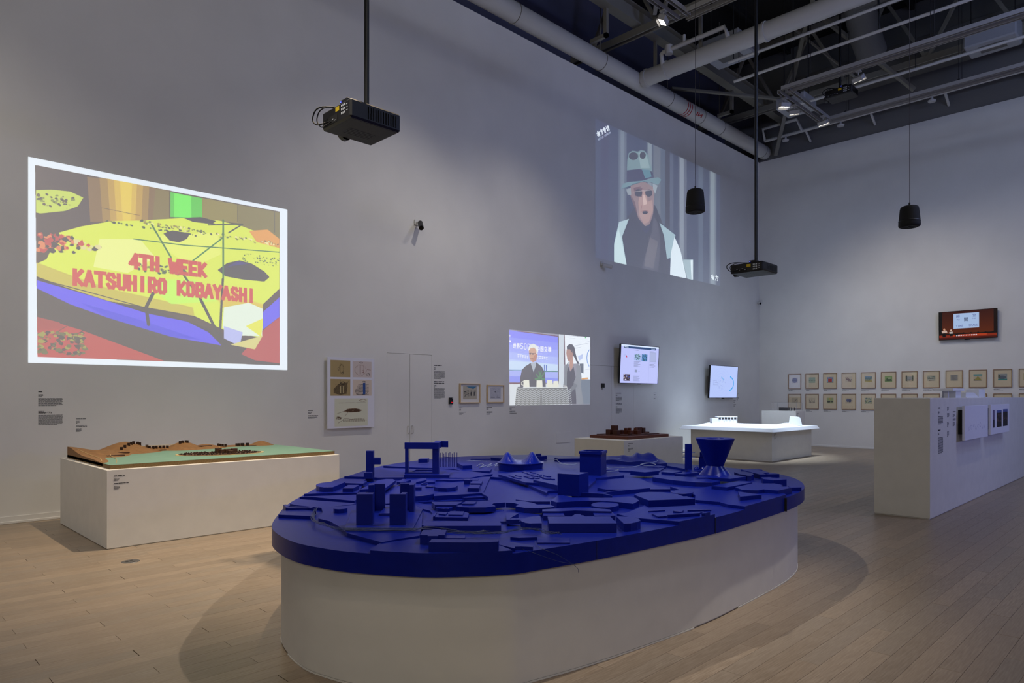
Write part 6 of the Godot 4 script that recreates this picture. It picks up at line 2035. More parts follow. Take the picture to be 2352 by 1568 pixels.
	["small_block", 0.717, 0.729, [5, 17.189, 5.048, 17.152, 5.102, 17.206, 5.046, 17.236]],
	["tower_block", 0.739, 0.921, [6.302, 18.654, 6.373, 18.59, 6.418, 18.631, 6.355, 18.704]],
	["tower_block", 0.739, 0.917, [5.951, 18.352, 6.023, 18.271, 6.052, 18.295, 6.01, 18.345, 6.046, 18.376, 6.031, 18.409]],
	["tower_block", 0.739, 0.92, [6.481, 18.55, 6.522, 18.505, 6.475, 18.46, 6.497, 18.438, 6.557, 18.494, 6.49, 18.561]],
	["tower_block", 0.739, 0.918, [6.159, 18.174, 6.112, 18.213, 6.075, 18.192, 6.157, 18.122, 6.231, 18.191, 6.214, 18.215]],
	["building_block", 0.739, 0.756, [6.014, 18.268, 6.043, 18.239, 6.246, 18.38, 6.196, 18.439]],
	["building_block", 0.705, 0.741, [6.555, 18.336, 6.867, 18.022, 6.925, 18.062, 6.984, 18.121, 6.671, 18.442, 6.638, 18.437]],
	["building_block", 0.721, 0.769, [6.88, 18.614, 6.916, 18.577, 6.902, 18.559, 6.93, 18.53, 6.947, 18.54, 6.966, 18.517, 7.069, 18.614, 7.045, 18.638, 7.062, 18.652, 7.023, 18.691, 7.006, 18.678, 6.977, 18.707]],
	["building_block", 0.721, 0.74, [6.97, 18.523, 7.044, 18.449, 7.092, 18.494, 7.016, 18.57]],
	["building_block", 0.721, 0.77, [7.102, 18.727, 7.353, 18.49, 7.399, 18.543, 7.15, 18.784]],
	["building_block", 0.717, 0.739, [6.325, 18.085, 6.475, 17.95, 6.521, 17.963, 6.63, 18.071, 6.461, 18.213]],
	["roof_piece", 0.739, 0.747, [6.407, 18.03, 6.478, 17.968, 6.568, 18.059, 6.499, 18.12]],
	["roof_piece", 0.739, 0.747, [6.372, 18.096, 6.425, 18.061, 6.483, 18.13, 6.431, 18.144]],
	["roof_piece", 0.739, 0.747, [6.363, 18.115, 6.374, 18.112, 6.481, 18.215, 6.475, 18.221]],
	["building_block", 0.717, 0.746, [6.715, 17.818, 6.773, 17.76, 6.782, 17.774, 6.861, 17.922, 6.898, 17.96, 6.882, 17.977]],
	["building_block", 0.717, 0.746, [6.869, 17.928, 6.908, 17.888, 6.935, 17.915, 6.898, 17.96]],
	["rounded_block", 0.705, 0.742, [6.913, 17.867, 6.901, 17.81, 6.905, 17.759, 6.924, 17.717, 7.101, 17.896, 7.058, 17.945, 7.022, 17.955, 6.974, 17.939, 6.938, 17.91]],
	["building_block", 0.705, 0.759, [7.038, 17.775, 7.143, 17.664, 7.125, 17.641, 7.12, 17.618, 7.099, 17.59, 7.125, 17.564, 7.149, 17.588, 7.176, 17.589, 7.195, 17.607, 7.308, 17.498, 7.475, 17.657, 7.197, 17.937]],
	["building_block", 0.705, 0.749, [6.797, 17.561, 6.863, 17.415, 6.934, 17.327, 7.027, 17.266, 7.114, 17.243, 7.168, 17.297, 7.083, 17.366, 6.977, 17.436, 6.926, 17.534, 6.846, 17.614]],
	["building_block", 0.705, 0.737, [6.82, 17.581, 6.913, 17.487, 7.008, 17.579, 6.912, 17.675]],
	["building_block", 0.705, 0.737, [7.05, 17.349, 7.143, 17.255, 7.237, 17.348, 7.143, 17.443]],
	["rounded_block", 0.705, 0.754, [7.362, 17.411, 7.415, 17.398, 7.465, 17.416, 7.503, 17.457, 7.519, 17.518, 7.514, 17.573, 7.49, 17.61, 7.314, 17.445]],
	["small_block", 0.727, 0.748, [7.483, 17.099, 7.584, 16.909, 7.601, 16.936, 7.493, 17.147]],
	["small_block", 0.727, 0.748, [7.605, 16.911, 7.635, 16.845, 7.656, 16.854, 7.615, 16.94]],
	["small_block", 0.727, 0.735, [7.271, 17.02, 7.326, 16.918, 7.337, 16.929, 7.279, 17.044]],
	["small_block", 0.727, 0.738, [7.436, 16.783, 7.512, 16.681, 7.557, 16.71, 7.452, 16.838]],
	["small_block", 0.727, 0.737, [7.357, 17.104, 7.437, 17.155, 7.464, 17.108, 7.478, 17.129, 7.449, 17.186, 7.357, 17.119]],
	["small_block", 0.727, 0.741, [7.398, 16.903, 7.441, 16.866, 7.471, 16.945, 7.408, 16.946]],
	["small_block", 0.727, 0.738, [7.511, 16.881, 7.562, 16.799, 7.564, 16.874, 7.514, 16.969]],
	["small_block", 0.705, 0.721, [7.172, 18.217, 7.266, 18.123, 7.285, 18.134, 7.228, 18.217, 7.177, 18.236]],
	["ground_plate", 0.705, 0.713, [7.28, 18.125, 7.307, 18.076, 7.405, 17.999, 7.484, 18.087, 7.357, 18.21]],
	["building_block", 0.705, 0.723, [7.206, 18.346, 7.277, 18.335, 7.424, 18.312, 7.447, 18.339, 7.395, 18.373, 7.376, 18.398, 7.405, 18.427, 7.285, 18.424]],
	["building_block", 0.727, 0.755, [6.556, 15.171, 6.585, 15.076, 6.664, 14.935, 6.779, 14.864, 6.903, 14.888, 6.886, 15.156, 6.731, 15.193, 6.625, 15.29]],
	["building_block", 0.705, 0.754, [7.174, 15.318, 7.307, 15.184, 7.402, 15.237, 7.414, 15.321, 7.527, 15.347, 7.52, 15.596, 7.408, 15.61, 7.403, 15.694, 7.301, 15.757, 7.186, 15.648]],
	["building_block", 0.705, 0.758, [7.546, 15.938, 7.477, 16.143, 7.337, 15.898]],
	["building_block", 0.705, 0.755, [7.011, 15.256, 7.139, 15.246, 7.144, 15.708, 7.009, 15.715]],
	["building_block", 0.705, 0.766, [7.12, 14.866, 7.3, 14.924, 7.242, 15.056, 7.142, 15.048, 7.076, 14.936]],
	["building_block", 0.705, 0.748, [6.597, 14.21, 6.75, 14.218, 6.876, 14.34, 6.848, 14.428, 6.935, 14.533, 6.896, 14.583, 6.548, 14.279]],
	["building_block", 0.705, 0.738, [6.878, 14.247, 6.968, 14.318, 6.894, 14.422, 6.821, 14.359]],
	["rounded_block", 0.705, 0.755, [6.645, 14.554, 6.693, 14.488, 6.802, 14.559, 6.868, 14.655, 6.904, 14.788, 6.874, 14.806, 6.774, 14.75, 6.646, 14.614]],
	["building_block", 0.727, 0.74, [6.624, 14.027, 6.691, 14.092, 6.635, 14.213, 6.557, 14.128]],
	["building_block", 0.705, 0.736, [7.415, 15.164, 7.509, 15.113, 7.517, 15.14, 7.468, 15.207]],
	["tower_block", 0.727, 0.996, [6.029, 14.492, 6.077, 14.444, 6.106, 14.486, 6.053, 14.54]],
	["tower_block", 0.727, 0.856, [6.102, 14.329, 6.162, 14.258, 6.186, 14.298, 6.128, 14.388]],
	["tower_block", 0.857, 0.905, [6.111, 14.325, 6.161, 14.263, 6.188, 14.305, 6.136, 14.381]],
	["tower_block", 0.905, 0.989, [6.123, 14.328, 6.152, 14.273, 6.169, 14.31, 6.155, 14.39]],
	["building_block", 0.705, 0.728, [5.986, 14.714, 6.117, 14.694, 6.132, 14.896, 5.993, 14.893]],
	["building_block", 0.705, 0.732, [6.201, 14.661, 6.313, 14.692, 6.29, 14.939, 6.197, 14.971]],
	["building_block", 0.705, 0.723, [5.528, 14.24, 5.725, 14.389, 5.714, 14.525, 5.578, 14.537]],
	["building_block", 0.705, 0.739, [4.19, 14.484, 4.405, 14.267, 4.523, 14.409, 4.36, 14.625, 4.262, 14.586]],
	["building_block", 0.705, 0.75, [3.978, 14.613, 4.039, 14.482, 4.09, 14.534, 4.07, 14.721]],
	["building_block", 0.752, 0.776, [3.953, 14.637, 3.991, 14.539, 4.033, 14.58, 4.007, 14.699]],
	["building_block", 0.705, 0.72, [3.407, 15.198, 3.558, 15.024, 3.608, 15.061, 3.453, 15.249]],
	["building_block", 0.705, 0.735, [3.593, 15.028, 3.785, 15.02, 3.834, 15.057, 3.633, 15.075]],
	["roof_piece", 0.749, 0.757, [5.303, 16.356, 5.382, 16.403, 5.357, 16.416, 5.286, 16.386]],
	["roof_piece", 0.749, 0.757, [5.331, 16.295, 5.414, 16.339, 5.385, 16.357, 5.31, 16.329]],
	["roof_piece", 0.749, 0.757, [5.434, 16.288, 5.512, 16.334, 5.486, 16.349, 5.415, 16.319]],
	["roof_piece", 0.749, 0.757, [5.333, 16.129, 5.418, 16.175, 5.387, 16.193, 5.311, 16.164]],
	["roof_piece", 0.749, 0.757, [5.458, 16.2, 5.54, 16.244, 5.51, 16.262, 5.436, 16.235]],
	["roof_piece", 0.749, 0.757, [5.393, 16.068, 5.47, 16.123, 5.447, 16.134, 5.378, 16.097]],
	["roof_piece", 0.749, 0.757, [5.548, 16.205, 5.62, 16.257, 5.598, 16.267, 5.534, 16.232]],
	["roof_piece", 0.749, 0.757, [5.539, 16.118, 5.623, 16.161, 5.59, 16.182, 5.514, 16.156]],
	["roof_piece", 0.749, 0.757, [5.177, 16.044, 5.262, 16.098, 5.234, 16.112, 5.159, 16.076]],
	["roof_piece", 0.749, 0.757, [5.231, 15.99, 5.315, 16.045, 5.288, 16.058, 5.213, 16.022]],
	["roof_piece", 0.749, 0.757, [5.434, 16.413, 5.519, 16.449, 5.485, 16.472, 5.407, 16.452]],
	["roof_piece", 0.749, 0.757, [5.535, 16.342, 5.612, 16.385, 5.585, 16.401, 5.516, 16.374]],
	["roof_piece", 0.749, 0.757, [5.665, 16.272, 5.745, 16.312, 5.713, 16.332, 5.641, 16.309]],
	["roof_piece", 0.749, 0.757, [5.715, 16.252, 5.789, 16.296, 5.762, 16.312, 5.695, 16.284]],
	["roof_piece", 0.749, 0.757, [5.571, 16.306, 5.65, 16.348, 5.62, 16.365, 5.55, 16.34]],
]
const WIRES := [[5.623, 18.557, 5.841, 18.696, 6.036, 18.793, 6.187, 18.83, 6.332, 18.837, 6.421, 18.822, 6.552, 18.707, 6.648, 18.622, 6.708, 18.55, 6.696, 18.481, 6.721, 18.42, 6.877, 18.403, 6.98, 18.367, 7.034, 18.29], [6.399, 18.808, 6.721, 18.501, 6.94, 18.416, 7.073, 18.326, 7.129, 18.244, 7.117, 18.099, 7.195, 18.043, 7.304, 18.068, 7.334, 18.028, 7.372, 18.043]]
const LOOPS := [
	[5.596, 0.762, 15.285, 5.554, 0.762, 15.188, 5.661, 0.762, 15.064, 5.693, 0.762, 14.912, 5.603, 0.762, 14.627, 5.567, 0.762, 14.378, 5.49, 0.762, 14.194, 5.22, 0.762, 13.912, 5.07, 0.762, 13.902, 4.997, 0.762, 14.03, 5.03, 0.762, 14.311, 5.007, 0.762, 14.485],
	[5.568, 0.755, 14.649, 5.513, 0.755, 14.44, 5.666, 0.755, 14.507, 5.729, 0.755, 14.656, 5.662, 0.755, 14.724],
	[4.296, 0.735, 15.902, 4.145, 0.735, 15.707, 4.263, 0.735, 15.765, 4.426, 0.735, 15.979, 4.325, 0.735, 15.789, 4.21, 0.735, 15.597, 4.421, 0.735, 15.861, 4.341, 0.735, 15.686, 4.231, 0.735, 15.53, 4.438, 0.735, 15.76, 4.42, 0.735, 15.693],
	[4.36, 0.745, 14.875, 4.421, 0.745, 14.814, 4.514, 0.745, 14.82, 4.712, 0.745, 15.007, 4.949, 0.745, 15.129, 4.975, 0.745, 15.016, 4.998, 0.745, 15.167, 4.789, 0.745, 15.113, 4.729, 0.745, 15.083],
	[5.635, 0.735, 15.336, 5.653, 0.735, 15.245, 5.611, 0.735, 15.101, 5.525, 0.735, 15.072, 5.479, 0.735, 15.118],
	[3.78, 0.735, 15.606, 3.783, 0.735, 15.504, 3.918, 0.735, 15.467, 3.98, 0.735, 15.453],
]
const SHORE := [[0.832, 18.462], [0.79, 18.413], [0.749, 18.36], [0.722, 18.324], [0.692, 18.291], [0.618, 18.236], [0.609, 18.212], [0.557, 18.131], [0.553, 18.102], [0.496, 18.057], [0.461, 18.023], [0.472, 17.978], [0.443, 17.936], [0.417, 17.892], [0.423, 17.74], [0.42, 17.707], [0.423, 17.667], [0.44, 17.65], [0.413, 17.256], [0.435, 17.234], [0.432, 17.198], [0.429, 17.16], [0.378, 17.009], [0.409, 16.978], [0.446, 16.94], [0.467, 16.92], [0.475, 16.87], [0.49, 16.855]]

# projected pictures: colour, then outline points in thousandths; "l" line, "s" specks, "t" lettering
const PIC_CITY := [
	[215, 227, 237, -37, -26, 1080, -92, 1080, 1073, -37, 1050],
	[49, 25, 0, 21, 34, 962, 22, 962, 972, 28, 970],
	[29, 0, 0, 21, 34, 207, 31, 228, 253, 24, 394],
	[91, 66, 0, 228, 36, 489, 26, 489, 190, 239, 251],
	[110, 78, 0, 186, 41, 429, 9, 423, 214, 197, 269],
	[144, 110, 0, 228, 34, 406, 13, 400, 220, 239, 259],
	[175, 137, 0, 255, 30, 383, 16, 377, 225, 266, 252],
	[200, 165, 0, 277, 26, 360, 20, 354, 231, 288, 247],
	[215, 186, 0, 298, 22, 343, 22, 337, 235, 310, 242],
	[110, 95, 0, 429, 33, 486, 32, 486, 178, 418, 207],
	[49, 188, 0, 486, 34, 614, 34, 614, 146, 486, 173],
	[86, 228, 49, 501, 36, 569, 34, 569, 157, 501, 170],
	[124, 113, 0, 614, 32, 768, 30, 768, 141, 614, 151],
	[107, 98, 0, 768, 30, 962, 27, 962, 191, 768, 159],
	["l", 4, 0, 0, 0, 484, 32, 484, 178],
	["l", 3, 0, 0, 0, 766, 31, 766, 132],
	["l", 3, 0, 0, 0, 937, 33, 937, 158],
	["l", 2, 0, 0, 0, 234, 187, 371, 193],
	[18, 0, 0, 26, 569, 260, 635, 713, 799, 962, 864, 962, 972, 28, 970],
	[170, 0, 0, 26, 774, 166, 826, 465, 970, 28, 970],
	[148, 0, 0, 26, 774, 95, 794, 115, 823, 26, 842],
	[163, 0, 0, 782, 913, 889, 755, 962, 671, 962, 960, 845, 947],
	["l", 4, 0, 0, 0, 120, 881, 186, 816],
	["l", 3, 0, 0, 0, 120, 811, 71, 862],
	[204, 220, 0, 25, 515, 56, 487, 95, 347, 166, 300, 271, 247, 371, 220, 538, 165, 679, 144, 789, 154, 961, 200, 961, 498, 882, 605, 882, 737, 874, 808, 720, 784, 582, 709, 400, 683, 260, 667, 115, 616, 25, 576],
	[184, 172, 0, 25, 508, 115, 546, 260, 602, 418, 630, 576, 661, 582, 709, 400, 683, 260, 667, 115, 616, 25, 576],
	[221, 229, 118, 228, 350, 371, 319, 429, 408, 326, 510, 207, 498],
	[216, 227, 71, 429, 289, 679, 216, 693, 339, 576, 433, 477, 364],
	[181, 233, 49, 371, 536, 582, 502, 679, 612, 489, 654],
	[212, 140, 0, 817, 175, 904, 146, 961, 191, 961, 248, 853, 233],
	[205, 182, 0, 633, 529, 882, 605, 874, 719, 713, 662],
	[55, 41, 224, 26, 595, 207, 650, 400, 716, 551, 743, 640, 796, 696, 868, 489, 835, 260, 756, 130, 700, 26, 635],
	[0, 0, 208, 166, 688, 371, 753, 614, 843, 489, 835, 260, 756],
	["l", 5, 0, 0, 0, 28, 587, 207, 634, 406, 690, 582, 713],
	[66, 57, 224, 882, 652, 961, 551, 961, 672, 882, 758],
	[212, 227, 208, 706, 645, 817, 604, 882, 633, 878, 799, 747, 805, 700, 764],
	[163, 171, 224, 706, 754, 789, 783, 775, 867, 706, 826],
	[200, 193, 104, 733, 861, 882, 794, 845, 881],
	[215, 217, 0, 803, 745, 882, 690, 874, 804],
	[182, 202, 49, 23, 155, 71, 139, 130, 132, 174, 151, 156, 200, 115, 234, 37, 267, 23, 265],
	["s", 40, 9, [[0, 0, 0], [110, 127, 0], [55, 34, 0]], 28, 161, 156, 223],
	["s", 70, 22, [[0, 0, 0], [175, 0, 0], [157, 0, 0], [210, 113, 49], [0, 0, 0]], 28, 355, 145, 446],
	["s", 16, 18, [[181, 0, 0], [0, 0, 0], [210, 200, 131]], 156, 373, 228, 414],
	["s", 120, 9, [[18, 41, 0], [137, 127, 0], [226, 217, 144], [76, 98, 0]], 371, 218, 956, 240],
	["s", 40, 8, [[0, 34, 0], [0, 62, 0]], 250, 256, 608, 250],
	["s", 60, 6, [[18, 62, 0]], 789, 311, 961, 364],
	["s", 50, 12, [[110, 113, 0], [0, 62, 0]], 366, 445, 544, 490],
	[0, 0, 0, 538, 165, 608, 143, 673, 150, 653, 172, 576, 178],
	["s", 30, 8, [[0, 0, 0]], 544, 163, 666, 169],
	[0, 0, 0, 679, 432, 720, 384, 775, 358, 831, 368, 889, 405, 913, 434, 889, 466, 789, 469, 713, 463],
	[0, 0, 104, 706, 418, 768, 363, 817, 371, 747, 395],
	[0, 0, 0, 459, 270, 495, 245, 564, 246, 551, 280, 520, 306, 483, 303],
	["l", 11, 0, 98, 0, 415, 233, 489, 396],
	["l", 9, 0, 113, 0, 703, 238, 576, 397],
	["l", 13, 0, 98, 0, 703, 138, 703, 482],
	["l", 16, 0, 0, 0, 701, 483, 689, 801],
	["l", 14, 0, 62, 0, 538, 483, 608, 613],
	["l", 20, 0, 0, 0, 608, 613, 700, 854],
	["l", 20, 0, 0, 0, 420, 604, 394, 683, 403, 775],
	["l", 7, 0, 98, 0, 349, 324, 538, 317, 960, 273],
	["l", 26, 0, 0, 0, 679, 802, 713, 871],
	["l", 8, 0, 34, 0, 640, 180, 789, 140],
	["l", 9, 0, 34, 0, 727, 205, 789, 140],
	["s", 90, 16, [[137, 133, 0], [18, 0, 0], [76, 81, 0]], 30, 842, 186, 959],
	[215, 227, 237, -37, -26, 1080, -92, 1080, 19, -37, 34],
	[215, 227, 237, -37, 974, 28, 970, 962, 972, 1080, 967, 1080, 1073, -37, 1050],
	[215, 227, 237, -37, 4, 21, 34, 28, 970, -37, 975],
	[215, 227, 237, 962, -40, 1080, -33, 1080, 1014, 962, 972],
	["t", 32, 191, 25, 0, "4TH WEEK", 335, 409, 630, 476],
	["t", 30, 191, 25, 0, "KATSUHIRO KOBAYASHI", 140, 526, 844, 595],
]
const PIC_MAN := [
	[7, 28, 54, -1, 4, 1000, -4, 1000, 998, -1, 1003],
	[68, 80, 91, 153, 2, 210, 2, 210, 1002, 153, 1002],
	[94, 107, 115, 168, 2, 194, 2, 194, 1002, 168, 1002],
	[51, 66, 78, 355, 1, 502, 0, 502, 1000, 355, 1001],
	[110, 123, 128, 364, 1, 395, 1, 395, 1001, 364, 1001],
	[78, 86, 91, 409, 0, 464, 0, 464, 1001, 409, 1001],
	[0, 0, 0, 502, 0, 545, -1, 545, 1000, 502, 1000],
	[51, 62, 78, 540, -1, 569, -1, 569, 1000, 540, 1000],
	[68, 76, 88, 613, -1, 684, -2, 684, 999, 613, 1000],
	[113, 123, 131, 624, -1, 659, -1, 659, 1000, 624, 1000],
	[51, 66, 82, 789, -2, 833, -3, 833, 999, 789, 999],
	[78, 89, 98, 894, -3, 962, -4, 962, 998, 894, 998],
	[110, 123, 128, 905, -3, 945, -4, 945, 998, 905, 998],
	[0, 0, 44, 37, 3, 86, 3, 86, 1003, 37, 1003],
	[0, 0, 0, 231, 615, 338, 424, 427, 483, 502, 646, 409, 1008, 218, 1008, 153, 754],
	[162, 188, 191, 227, 647, 156, 697, 123, 867, 123, 1001, 210, 1000, 178, 799],
	[188, 213, 213, 123, 885, 153, 741, 190, 901, 209, 1000, 123, 999],
	[142, 171, 177, 446, 598, 588, 663, 549, 861, 516, 879, 492, 725],
	[212, 226, 231, 579, 680, 628, 772, 684, 999, 542, 1001, 549, 823],
	[148, 171, 175, 648, 850, 741, 826, 741, 999, 689, 1000],
	[211, 226, 228, 718, 835, 739, 830, 739, 999, 727, 999],
	[0, 0, 0, 269, 540, 227, 661, 178, 799, 210, 1001, 540, 1005, 516, 870, 492, 696, 436, 555, 409, 490],
	[51, 49, 54, 409, 555, 446, 617, 464, 770, 446, 1000, 320, 1002, 355, 838, 400, 678],
	[81, 76, 75, 373, 741, 446, 757, 409, 980, 338, 979],
	["l", 8, 0, 0, 0, 409, 564, 373, 778, 320, 974],
	[0, 0, 44, 303, 663, 346, 694, 391, 625, 373, 695, 346, 722],
	[124, 101, 95, 239, 381, 235, 463, 260, 534, 294, 621, 346, 667, 382, 637, 407, 546, 414, 432, 418, 338, 338, 319],
	[158, 125, 112, 320, 376, 355, 408, 364, 469, 400, 438, 405, 519, 373, 622, 338, 652, 303, 600, 294, 495],
	[91, 62, 59, 260, 400, 325, 375, 320, 449, 269, 459],
	[81, 49, 44, 239, 461, 269, 504, 294, 621, 260, 534],
	[194, 165, 151, 325, 429, 342, 423, 360, 484, 333, 508],
	[124, 135, 137, 206, 430, 239, 408, 243, 460, 218, 469],
	[136, 150, 153, 400, 308, 441, 311, 423, 383, 409, 360],
	[0, 0, 0, 324, 413, 322, 425, 316, 437, 307, 446, 296, 452, 285, 454, 277, 451, 271, 444, 269, 434, 271, 422, 277, 411, 285, 401, 296, 395, 307, 393, 316, 396, 322, 403],
	[0, 0, 0, 400, 386, 398, 398, 392, 410, 383, 419, 373, 426, 363, 427, 354, 424, 348, 417, 346, 406, 348, 394, 354, 383, 363, 373, 373, 367, 383, 365, 392, 368, 398, 375],
	["l", 4, 160, 148, 144, 256, 433, 320, 399, 346, 389, 409, 356],
	["l", 4, 64, 0, 0, 269, 396, 312, 372],
	[0, 0, 0, 366, 553, 364, 558, 360, 564, 353, 569, 345, 573, 337, 575, 330, 574, 325, 572, 324, 567, 325, 562, 330, 556, 337, 551, 345, 547, 353, 545, 360, 546, 364, 548],
	["l", 5, 124, 80, 67, 320, 558, 345, 545, 369, 541],
	["l", 3, 81, 38, 31, 320, 512, 312, 570],
	[88, 123, 126, 168, 443, 186, 398, 218, 372, 320, 322, 409, 264, 446, 242, 471, 252, 446, 304, 409, 305, 338, 317, 260, 368, 210, 419],
	[20, 66, 78, 168, 443, 210, 419, 260, 368, 338, 317, 409, 305, 391, 303, 320, 331, 252, 381],
	[94, 123, 123, 212, 286, 215, 205, 225, 148, 252, 118, 290, 109, 312, 87, 342, 78, 373, 108, 395, 190, 400, 216, 303, 239],
	[124, 150, 148, 294, 116, 320, 95, 355, 107, 382, 196, 312, 226],
	[0, 0, 0, 293, 142, 290, 155, 283, 168, 271, 180, 259, 188, 246, 191, 235, 189, 228, 183, 225, 173, 228, 160, 235, 147, 246, 135, 259, 127, 271, 124, 283, 125, 290, 132],
	[0, 0, 0, 350, 111, 348, 122, 343, 133, 336, 143, 327, 149, 318, 150, 311, 148, 306, 141, 305, 131, 306, 120, 311, 109, 318, 100, 327, 94, 336, 92, 343, 95, 348, 101],
	[0, 0, 44, 212, 286, 303, 237, 400, 216, 413, 258, 320, 317, 212, 374],
	[56, 109, 118, 320, 231, 382, 213, 395, 259, 346, 293],
	["r", 9, 216, 226, 233, "有方专访", 5, 97, 86, 4, 39],
	["r", 3.4, 172, 182, 200, "POSITION INTERVIEW", 16, 144, 97, 50, 11],
	["t", 9, 221, 232, 235, "有方", 907, 909, 983, 959],
]
